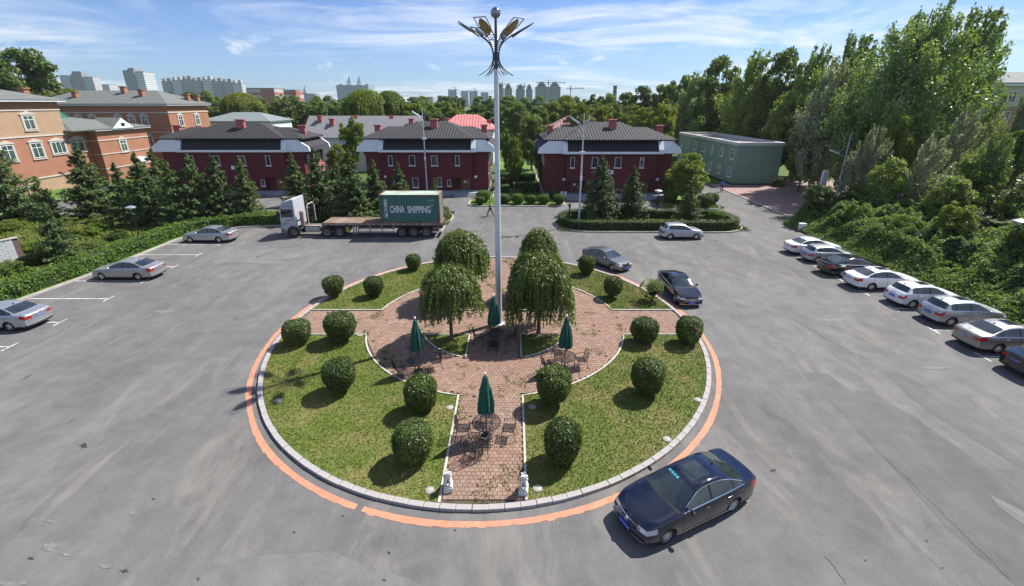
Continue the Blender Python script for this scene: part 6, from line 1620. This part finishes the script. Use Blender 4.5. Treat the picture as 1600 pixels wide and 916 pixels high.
for k in range(6):
    th = k * PI / 3 + R(68)
    a = MB(); L_ = arm_pts(th, 1); R_ = arm_pts(th, -1)
    a.tube(L_, .026, 6); a.tube(R_, .026, 6)
    m = Matrix.Rotation(th, 4, 'Z')
    tip = [m @ Vector(p) for p in ((1.22, .29, 15.90), (1.80, .30, 16.24), (1.80, -.30, 16.24), (1.22, -.29, 15.90))]
    a.tube(tip, .024, 6)
    for i in (3, 4, 5, 6, 7, 8, 9, 10): a.tube([L_[i], R_[i]], .013, 5)
    lo = []
    for s in (-1, 1):
        lo.append([m @ Vector((.14 + .72 * t ** 2.2, s * (.05 + .03 * t), 14.85 - .95 * t ** .8)) for t in np.linspace(0, 1, 9)])
        a.tube(lo[-1], [.026 - .010 * i / 8 for i in range(9)], 6)
    a.build('lamp_arm', m_lampm, lt, smooth=True)
    # leaf shaped head with amber underside, tilted up and out
    prof = [(0, .05), (.18, .20), (.45, .25), (.75, .21), (.95, .09), (1.0, 0.0)]
    up = []; dn = []
    nrm = Vector((-.52, 0, .86)); d = Vector((.86, 0, .52))
    org = Vector((.82, 0, 15.62))
    hd_ = MB(); am = MB(); ring_u = []; ring_l = []
    for t, w in prof:
        c = org + d * t * 1.06
        ring_u.append([m @ (c + Vector((0, w * q, 0)) + nrm * (.10 * (1 - q * q) * (1 - t * .6) + .035)) for q in (-1, -.5, 0, .5, 1)])
        ring_l.append([m @ (c + Vector((0, w * .93 * q, 0)) - nrm * (.045 * (1 - q * q) * (1 - t * .6) - .03)) for q in (-1, -.5, 0, .5, 1)])
    for b_, rg in ((hd_, ring_u), (am, ring_l)):
        vs2 = [p for r2 in rg for p in r2]; b_.add(vs2, [(5 * i + j, 5 * i + j + 1, 5 * i + j + 6, 5 * i + j + 5) for i in range(len(prof) - 1) for j in range(4)])
    h_ = hd_.build('lamp_head', m_lampm, lt, smooth=True); am.build('amber_lens', m_amber, h_, smooth=True)

# tall street lights
def street_light(u, vb, h, label, side=-1, lean=0):
    x, y = G(u, vb)
    r = empty('street_light', (x, y, .02), 0, label, 'street light', 'tall street lights')
    MB().lathe([(0, 0), (.22, 0), (.22, .04), (.13, .4), (0, .4)], 12).build('base', m_pole, r)
    MB().tube([(0, 0, 0), (0, 0, h * .6), (0, 0, h)], [.115, .08, .035], 10).build('pole', m_pole, r, smooth=True)
    a = MB(); a.tube([(0, 0, h * .86), (side * .9, 0, h * .93), (side * 1.25, 0, h * .945)], .03, 6); a.tube([(0, 0, h * .80), (side * 1.0, 0, h * .90)], .022, 6)
    if lean: a = MB(); a.tube([(0, 0, h * .70), (side * .8, 0, h * .725), (side * 1.9, 0, h * .775)], .03, 6); a.tube([(0, 0, h * .84), (side * 1.2, 0, h * .75)], .018, 6)
    else: a.tube([(0, 0, h * .86), (-side * .55, 0, h * .93)], .025, 6)
    a.build('bracket', m_pole, r)
    if lean:
        MB().hexa([(side * .9, -.13, h * .728), (side * 2.0, -.16, h * .775), (side * 2.0, .16, h * .775), (side * .9, .13, h * .728), (side * .9, -.11, h * .745), (side * 2.0, -.12, h * .79), (side * 2.0, .12, h * .79), (side * .9, .11, h * .745)]).build('lamp_head', m_white, r)
        MB().tube([(0, 0, h * .70), (-side * .75, 0, h * .70)], .025, 6).build('crossbar', m_dark, r)
        return r
    MB().hexa([(side * .35, -.16, h * .905), (side * 1.35, -.2, h * .955), (side * 1.35, .2, h * .955), (side * .35, .16, h * .905), (side * .35, -.14, h * .918), (side * 1.38, -.17, h * .972), (side * 1.38, .17, h * .972), (side * .35, .14, h * .918)]).build('lamp_head', m_white, r)
    MB().hexa([(-side * .2, -.12, h * .90), (-side * .75, -.14, h * .945), (-side * .75, .14, h * .945), (-side * .2, .12, h * .90), (-side * .2, -.11, h * .912), (-side * .77, -.12, h * .96), (-side * .77, .12, h * .96), (-side * .2, .11, h * .912)]).build('lamp_head', mat('solar_blue', (.16, .26, .36), .3) if 'solar_blue' not in MATS else MATS['solar_blue'], r)
    MB().tube([(-.62, 0, h * .79), (.62, 0, h * .79)], .022, 6).build('crossbar', m_dark, r)
    MB().box(-.28, .28, -.14, .10, h * .655, h * .675).build('flood_lamp', m_white, r)
    MB().box(-.12, .12, -.16, -.08, h * .42, h * .46).build('junction_box', m_white, r)
    return r
street_light(668, 305, 11.9, 'tall pale street light behind the shipping container, in front of the middle villa')
street_light(904, 353, 11.7, 'tall pale street light at the left end of the right oval bed')
street_light(1301, 328, 9.3, 'tall street light standing before the dark wood at the brick plaza', -1, 1)
def garden_lamp(u, vb, h, label):
    x, y = G(u, vb); z = max(.08, bank_h(x, y) - .2) if x > 31 and y < 46 else .08
    r = empty('garden_lamp', (x, y, z), rv.uniform(0, 3), label, 'lamp', 'low garden lamps')
    MB().tube([(0, 0, 0), (0, 0, .5), (0, 0, h - .3)], [.07, .05, .04], 8).build('post', m_dark, r)
    MB().lathe([(.04, h - .32), (.13, h - .22), (.22, h - .06), (.22, h - .04), (.0, h - .04)], 12).build('lantern', mat('lantern_glass', (.50, .52, .52), .3) if 'lantern_glass' not in MATS else MATS['lantern_glass'], r)
    MB().lathe([(.46, h - .05), (.44, h), (.2, h + .10), (0, h + .14)], 16).build('lamp_shade', m_metal, r, smooth=True)
garden_lamp(1024, 342, 3.2, 'garden lamp with flat shade in the right oval bed before the villa'); garden_lamp(218, 373, 3.1, 'garden lamp with flat shade behind the left hedge, among the spruces')
garden_lamp(60, 342, 3.6, 'garden lamp under the orange block at the left'); garden_lamp(1553, 452, 2.5, 'garden lamp half sunk in the bushes at the right edge')
x, y = G(889, 346); bp = empty('dark_post', (x, y, .08), 0, 'short dark post inside the left end of the right oval bed', 'post'); MB().tube([(0, 0, 0), (0, 0, 1.5)], .07, 8).build('shaft', m_dark, bp); MB().lathe([(.07, 1.5), (.14, 1.6), (.12, 1.95), (0, 2.0)], 10).build('cap', m_dark, bp)
# white sign pylon at the plaza
x, y = G(1276.5, 328); sp = empty('sign_pylon', (x, y, .05), R(14), 'narrow white sign pylon on two legs beside the brick plaza', 'sign')
MB().box(-.42, .42, -.12, .12, 1.5, 4.6).build('panel', m_white, sp, bevel=.04); MB().profile([(-.42, 4.602), (.42, 4.602), (.25, 4.85), (-.25, 4.85)], -.12, .12, 'xz').build('cap', m_white, sp)
for xx in (-.3, .3): MB().box(xx - .05, xx + .05, -.05, .05, 0, 1.5).build('leg', m_white, sp)
MB().box(-.43, .43, -.13, .13, 1.9, 1.98).build('band', m_metal, sp)
x, y = G(1252, 361); cb = empty('utility_box', (x, y, .02), 0, 'small white utility box at the end of the right parked row', 'box'); MB().box(-.3, .3, -.2, .2, 0, .75).build('cabinet', m_white, cb, bevel=.02); MB().box(-.33, .33, -.23, .23, .75, .8).build('lid', m_white, cb)

# ---- umbrellas, tables, chairs
m_umb = mat('umbrella_green', (.012, .085, .062), .75, var=.2, scale=5, stretch=(1, 1, .2))
def umb_tree():
    r = empty('parasol', (0, 0, 0))
    MB().tube([(0, 0, .0), (0, 0, 2.95)], .024, 8).build('pole', m_dark, r)
    MB().lathe([(0, 0), (.25, 0), (.25, .05), (.06, .10), (.05, .3), (0, .3)], 14).build('base', m_dark, r)
    b = MB(); n = 16; prof = [(.285, 1.28), (.30, 1.32), (.27, 1.75), (.215, 2.2), (.165, 2.42), (.15, 2.44), (.10, 2.75), (.03, 2.9), (0, 2.92)]
    vs2 = []
    for i, (rr2, z) in enumerate(prof):
        for k in range(n * 2):
            a = 2 * PI * k / (n * 2); f = 1 + (.20 if k % 4 < 2 else -.20) * (1 - i / 9) + .05 * math.sin(k * 3.1 + i)
            vs2.append((rr2 * f * math.cos(a), rr2 * f * math.sin(a), z + (.05 * math.sin(a * 4) if i == 0 else 0)))
    m2 = n * 2
    b.add(vs2, [(i * m2 + k, i * m2 + (k + 1) % m2, (i + 1) * m2 + (k + 1) % m2, (i + 1) * m2 + k) for i in range(len(prof) - 1) for k in range(m2)])
    b.build('canopy', m_umb, r, smooth=True)
    MB().lathe([(.215, 1.98), (.235, 2.0), (.225, 2.05)], 14).build('tie_band', m_umb, r)
    MB().lathe([(0, 2.9), (.045, 2.92), (.045, 3.0), (0, 3.03)], 10).build('finial', m_offwhite, r)
    return r
def table_tree():
    r = empty('patio_table', (0, 0, 0))
    t = MB(); rad = .56
    t.tube([(rad * math.cos(a), rad * math.sin(a), .72) for a in np.linspace(0, 2 * PI, 29)], .018, 6, False)
    for k in range(-10, 11):
        q = k * .052; s_ = math.sqrt(max(0, rad * rad - q * q))
        t.box(q - .006, q + .006, -s_, s_, .714, .722); t.box(-s_, s_, q - .006, q + .006, .7225, .7295)
    t.build('tabletop', m_dark, r)
    for k in range(4):
        a = PI / 4 + k * PI / 2; c, s_ = math.cos(a), math.sin(a)
        MB().tube([(.34 * c, .34 * s_, .715), (.16 * c, .16 * s_, .42), (.2 * c, .2 * s_, .2), (.42 * c, .42 * s_, 0)], .016, 6).build('leg', m_dark, r)
    return r
def chair_tree():
    r = empty('patio_chair', (0, 0, 0))
    s = MB(); s.tube([(-.23, -.23, .44), (.23, -.23, .44), (.24, .22, .43), (-.24, .22, .43), (-.23, -.23, .44)], .013, 6)
    for k in range(-5, 6): s.box(k * .041 - .007, k * .041 + .007, -.225, .215, .428, .436); s.box(-.225, .225, k * .041 - .007, k * .041 + .007, .4365, .443)
    s.build('seat', m_dark, r)
    b = MB(); b.tube([(-.23, .22, .43), (-.24, .28, .75), (-.20, .32, .93), (0, .34, .99), (.20, .32, .93), (.24, .28, .75), (.23, .22, .43)], .014, 6)
    for k in range(-4, 5): x = k * .048; b.tube([(x, .225, .45), (x, .285, .74), (x, .325, .97 - abs(k) * .012)], .006, 4)
    for z, yy in ((.55, .245), (.66, .265), (.77, .288), (.88, .31)): b.tube([(-.235, yy, z), (.235, yy, z)], .006, 4)
    b.build('backrest', m_dark, r)
    for sg in (-1, 1):
        MB().tube([(sg * .24, .26, .66), (sg * .28, 0, .66), (sg * .27, -.20, .645), (sg * .25, -.23, .44)], .013, 6).build('armrest', m_dark, r)
        MB().tube([(sg * .23, -.23, .44), (sg * .25, -.26, 0)], .014, 6).build('leg', m_dark, r)
        MB().tube([(sg * .23, .22, .43), (sg * .25, .32, 0)], .014, 6).build('leg', m_dark, r)
    return r
U0, T0, C0 = umb_tree(), table_tree(), chair_tree(); first = [True]
setn = [((761, 686), 'nearest', [(0, 1), (PI / 2, 1), (PI, 1), (-PI / 2 - .1, 1)]), ((655, 583), 'left', [(.3, 1), (PI / 2 + .4, 1), (PI + .5, 1), (-PI / 2 + .5, 1)]), ((882, 579), 'right', [(.2, 1), (PI / 2 + .3, 1), (PI + .3, 1), (-PI / 2 + .3, 1)]), ((772, 540), 'farthest', [(.1, 1), (PI / 2, 1), (PI - .1, 1), (-PI / 2, 1)])]
where = {'nearest': 'the nearest table on the front brick path', 'left': 'the table on the left of the brick ring', 'right': 'the table on the right of the brick ring', 'farthest': 'the table at the foot of the lamp tower'}
cd = ('on the right of', 'behind', 'on the left of', 'in front of')
for (u, v), nm2, chs in setn:
    x, y = G(u, v); x = -1.02 if nm2 in ('nearest',) else x; zb = .096
    def inst(o, *a):
        return dup(o, *a) if not first[0] else dup(o, *a)
    dup(U0, (x, y, zb), rv.uniform(0, 3), 'closed green parasol standing through ' + where[nm2], 'closed green parasols'); dup(T0, (x, y, zb + .001), .0, 'round black wire table, ' + where[nm2], 'wire patio tables')
    for k, (a, _) in enumerate(chs):
        rd = .86 + rv.uniform(-.04, .08)
        dup(C0, (x + rd * math.cos(a), y + rd * math.sin(a), zb + .002), a - PI / 2 + rv.uniform(-.2, .2), f'black wire chair {cd[k]} {where[nm2]}', 'wire patio chairs')
x, y = G(741, 712); dup(C0, (x, y - .15, .097), 2.6, 'black wire chair standing apart, left in front of the nearest table', 'wire patio chairs')
for o in (U0, T0, C0):
    for c_ in list(o.children): bpy.data.objects.remove(c_)
    bpy.data.objects.remove(o)
for lst in ('parasol', 'patio_table', 'patio_chair'):
    pass

# ---- two white stone lions at the mouth of the path
m_stone = mat('white_stone', (.62, .61, .58), .85, var=.12, scale=5, bump=.6, bscale=18, dirt=.3)
def skin_mesh(name, verts, edges, radii, m, sub=1, root=0):
    me = bpy.data.meshes.new(name); me.from_pydata(verts, edges, []); o = bpy.data.objects.new(name, me); col.objects.link(o)
    sk = o.modifiers.new('s', 'SKIN'); sk.use_smooth_shade = True
    for i, r2 in enumerate(radii):
        d = me.skin_vertices[0].data[i]; d.radius = (r2, r2) if isinstance(r2, (int, float)) else r2; d.use_root = (i == root)
    if sub: ss = o.modifiers.new('b', 'SUBSURF'); ss.levels = ss.render_levels = sub
    dg = bpy.context.evaluated_depsgraph_get(); out = bpy.data.meshes.new_from_object(o.evaluated_get(dg))
    bpy.data.objects.remove(o); bpy.data.meshes.remove(me); out.name = name; out.materials.clear(); out.materials.append(m)
    out.polygons.foreach_set('use_smooth', [True] * len(out.polygons))
    return out
vs2 = [(0, .10, .50), (0, .04, .66), (0, -.02, .80), (0, -.08, .92), (0, -.17, .91), (-.10, .12, .45), (-.12, -.04, .42), (.10, .12, .45), (.12, -.04, .42), (-.08, -.06, .68), (-.08, -.12, .52), (-.08, -.14, .38), (.08, -.06, .68), (.08, -.12, .52), (.08, -.14, .38), (0, .18, .46), (0, .22, .62), (-.08, -.05, 1.0), (.08, -.05, 1.0)]
es = [(0, 1), (1, 2), (2, 3), (3, 4), (0, 5), (5, 6), (0, 7), (7, 8), (1, 9), (9, 10), (10, 11), (1, 12), (12, 13), (13, 14), (0, 15), (15, 16), (3, 17), (3, 18)]
rs2 = [.14, .135, .13, .135, .075, .09, .06, .09, .06, .06, .05, .055, .06, .05, .055, .04, .035, .035, .035]
lion_me = skin_mesh('lion_figure', vs2, es, rs2, m_stone)
curl = MB(); rl = random.Random(4)
for k in range(46):
    a = rl.uniform(0, 2 * PI); z = rl.uniform(.70, 1.06); rr2 = .155 * (1 - max(0, z - .9) * 2.2)
    if -2.2 < a - 0 < 0 and False: continue
    if abs((a + PI / 2 + PI) % (2 * PI) - PI) < .7 and z < .98: continue
    c = (rr2 * math.cos(a), -.04 + rr2 * math.sin(a), z); curl.lathe([(.001, -.035), (.03, -.018), (.03, .018), (.001, .035)], 6, c)
curl_me = curl.mesh('mane_curls', m_stone, True)
ped = MB().box(-.19, .19, -.23, .25, 0, .28).box(-.16, .16, -.2, .22, .28, .36)
ped_me = ped.mesh('pedestal', m_stone)
for u, v, lb, a in ((700, 771, 'white stone lion on its pedestal left of the front brick path', .15), (818, 776, 'white stone lion on its pedestal right of the front brick path', -.1)):
    x, y = G(u, v); r = empty('stone_lion', (x, y + .1, .07), a, lb, 'statue', 'stone lions at the path'); r.scale = (.84, .84, .80)
    obj('pedestal', ped_me, r); obj('lion_figure', lion_me, r); obj('mane_curls', curl_me, r)

# ---- people
m_skin = mat('skin', (.42, .25, .17), .6, var=.05)
def person(x, y, rz, label, stride, shirt, trousers, arms=.35, hairc=(.015, .012, .012)):
    r = empty('person', (x, y, .006), rz, label, 'person'); s = stride
    J = {}
    def leg(sg, f):
        hip = (sg * .09, 0, .92); kn = (sg * .10, -f * .26 - .03, .50 + abs(f) * .01); an = (sg * .10, -f * .40 + (.22 if f < 0 else 0) * 0, .09 + (.05 if f < 0 else 0)); to = (an[0], an[1] - .19, .035 + (.0 if f > 0 else 0))
        return [hip, kn, an, to]
    L1 = leg(-1, s); L2 = leg(1, -s)
    def arm(sg, f):
        sh = (sg * .18, .0, 1.42); el = (sg * .24, f * .18 + .02, 1.14); wr = (sg * .25, f * .18 - .12 - f * .05, .92); ha = (sg * .25, wr[1] - .03, .84)
        return [sh, el, wr, ha]
    A1 = arm(-1, -arms * s * 2); A2 = arm(1, arms * s * 2)
    v = [(0, 0, .95), (0, 0, 1.12), (0, .0, 1.32), (0, .0, 1.46), (0, -.01, 1.55), (0, -.02, 1.66), (0, -.025, 1.74)]
    rad = [(.14, .10), (.125, .09), (.155, .10), (.075, .065), .055, (.078, .095), (.06, .075)]; e = [(i, i + 1) for i in range(6)]
    def chain(P, Rr, root):
        st = len(v); v.extend(P); rad.extend(Rr); e.append((root, st)); e.extend((st + i, st + i + 1) for i in range(len(P) - 1)); return st + len(P) - 1
    chain(L1, [.085, .062, .042, .038], 0); chain(L2, [.085, .062, .042, .038], 0)
    for A, sg in ((A1, -1), (A2, 1)):
        h = chain(A, [.055, .042, .028, .030], 2)
        for k in range(4):
            dx = -.026 + .0175 * k; p = A[3]; ln = (.07, .08, .076, .06)[k]
            chain([(p[0] + sg * .004, p[1] + dx, p[2] - .035), (p[0] + sg * .0, p[1] + dx - .006, p[2] - .035 - ln * .55), (p[0] - sg * .012, p[1] + dx - .012, p[2] - .035 - ln)], [.0085, .008, .0075], h)
        p = A[3]; chain([(p[0] - sg * .01, p[1] - .035, p[2] + .0), (p[0] - sg * .015, p[1] - .055, p[2] - .04)], [.010, .009], h)
    obj('body', skin_mesh('body', v, e, rad, m_skin, 1), r)
    tv = [(0, 0, .96)] + L1[:3] + L2[:3]; te = [(0, 1), (1, 2), (2, 3), (0, 4), (4, 5), (5, 6)]
    obj('trousers', skin_mesh('trousers', tv, te, [(.155, .115), .098, .075, .058, .098, .075, .058], trousers, 1), r)
    sv = [(0, 0, .98), (0, 0, 1.15), (0, 0, 1.34), (0, 0, 1.45)] + A1[:2] + A2[:2]
    obj('shirt', skin_mesh('shirt', sv, [(0, 1), (1, 2), (2, 3), (2, 4), (4, 5), (2, 6), (6, 7)], [(.155, .112), (.145, .108), (.168, .115), .08, .072, .06, .072, .06], shirt, 1), r)
    for Lg in (L1, L2): MB().obox((Lg[2][0], Lg[2][1] - .08, Lg[2][2] - .045), (.09, .26, .085)).build('shoe', m_black, r, bevel=.02)
    hm = MB(); hm.lathe([(.001, 1.62), (.08, 1.63), (.098, 1.70), (.088, 1.78), (.05, 1.82), (.001, 1.83)], 12, (0, .012, 0)); hm.build('hair', mat('hair', hairc, .7) if 'hair' not in MATS else MATS['hair'], r, smooth=True)
    f = MB().tube([(0, -.10, 1.675), (0, -.125, 1.645)], [.012, .018], 6).build('nose', m_skin, r)
    for sg in (-1, 1): MB().lathe([(.001, -.02), (.02, 0), (.001, .02)], 6, (sg * .082, -.02, 1.66)).build('ear', m_skin, r); MB().lathe([(.001, -.008), (.010, 0), (.001, .008)], 6, (sg * .032, -.098, 1.69)).build('eye', m_black, r)
    return r
x, y = G(766, 338); person(x, y, PI / 2 + .1, 'person in grey shirt and dark trousers walking across the road beside the lamp tower', .95, mat('cloth_grey', (.16, .16, .15), .9), mat('cloth_dark', (.02, .02, .024), .9))
x, y = G(1127, 300); person(x, y, 2.4, 'person in bright blue top and dark trousers walking in front of the green block', .5, mat('cloth_blue', (.03, .22, .55), .9), MATS['cloth_dark'])

# ---- bicycle and buckets at the right villa, block wall at the left
x, y = G(880, 306); by = empty('bicycle', (x, y - .1, .05), .15, 'bicycle standing by the steps of the right villa', 'bicycle')
for xx in (-.52, .52):
    w = MB().tube([(xx + .33 * math.cos(a), 0, .34 + .33 * math.sin(a)) for a in np.linspace(0, 2 * PI, 21)], .018, 6, False)
    for k in range(6): a = k * PI / 6; w.tube([(xx - .32 * math.cos(a), 0, .34 - .32 * math.sin(a)), (xx + .32 * math.cos(a), 0, .34 + .32 * math.sin(a))], .004, 4)
    w.build('wheel', m_metal, by)
MB().tube([(-.52, 0, .34), (-.12, 0, .32), (.36, 0, .82), (-.22, 0, .80), (-.12, 0, .32)], .018, 6).tube([(.36, 0, .82), (.52, 0, .34)], .016, 6).tube([(-.22, 0, .8), (-.52, 0, .34)], .012, 6).build('frame', m_metal, by)
MB().obox((-.25, 0, .90), (.24, .13, .06)).build('saddle', m_black, by); MB().tube([(.30, -.26, .98), (.38, 0, .98), (.30, .26, .98)], .014, 6).tube([(.36, 0, .8), (.38, 0, .98)], .014, 6).build('handlebar', m_metal, by)
for k, xx in enumerate((6.95, 7.45)):
    b_ = empty('bucket', (xx, 64.35 - 1.0, .425), 0, ('white bucket on the terrace of the right villa, left one', 'white bucket on the terrace of the right villa, nearer the door')[k], 'bucket'); MB().lathe([(0, 0), (.16, 0), (.2, .55), (.17, .55), (.14, .04), (0, .04)], 12).build('pail', m_offwhite, b_, smooth=True); MB().tube([(-.19, 0, .52), (-.15, 0, .68), (.15, 0, .68), (.19, 0, .52)], .01, 5).build('handle', m_metal, b_)
a0 = Vector(G(-60, 432)); a1 = Vector(G(42, 408)); d = (a1 - a0).normalized(); Ln = (a1 - a0).length
bw = empty('block_wall', (a0.x, a0.y, .0), math.atan2(d.y, d.x), 'pale grey block wall with many courses at the left edge behind the hedge', 'wall')
MB().box(0, Ln, .03, .28, 0, 2.05).build('core', m_joint, bw)
m_block = mat('pale_block', (.46, .48, .50), .85, var=.1, scale=1.5)
bme = MB().box(.012, .488, 0, .10, .01, .225).mesh('block', m_block); ncol = int(Ln / .5)
for rw in range(9):
    for k in range(ncol):
        obj('block', bme, bw, (k * .5 + (.25 if rw % 2 else 0) * (k < ncol - 1), rv.uniform(-.004, .004), rw * .228))
MB().box(0, Ln, -.05, .33, 2.052, 2.12).build('coping', m_conc, bw)
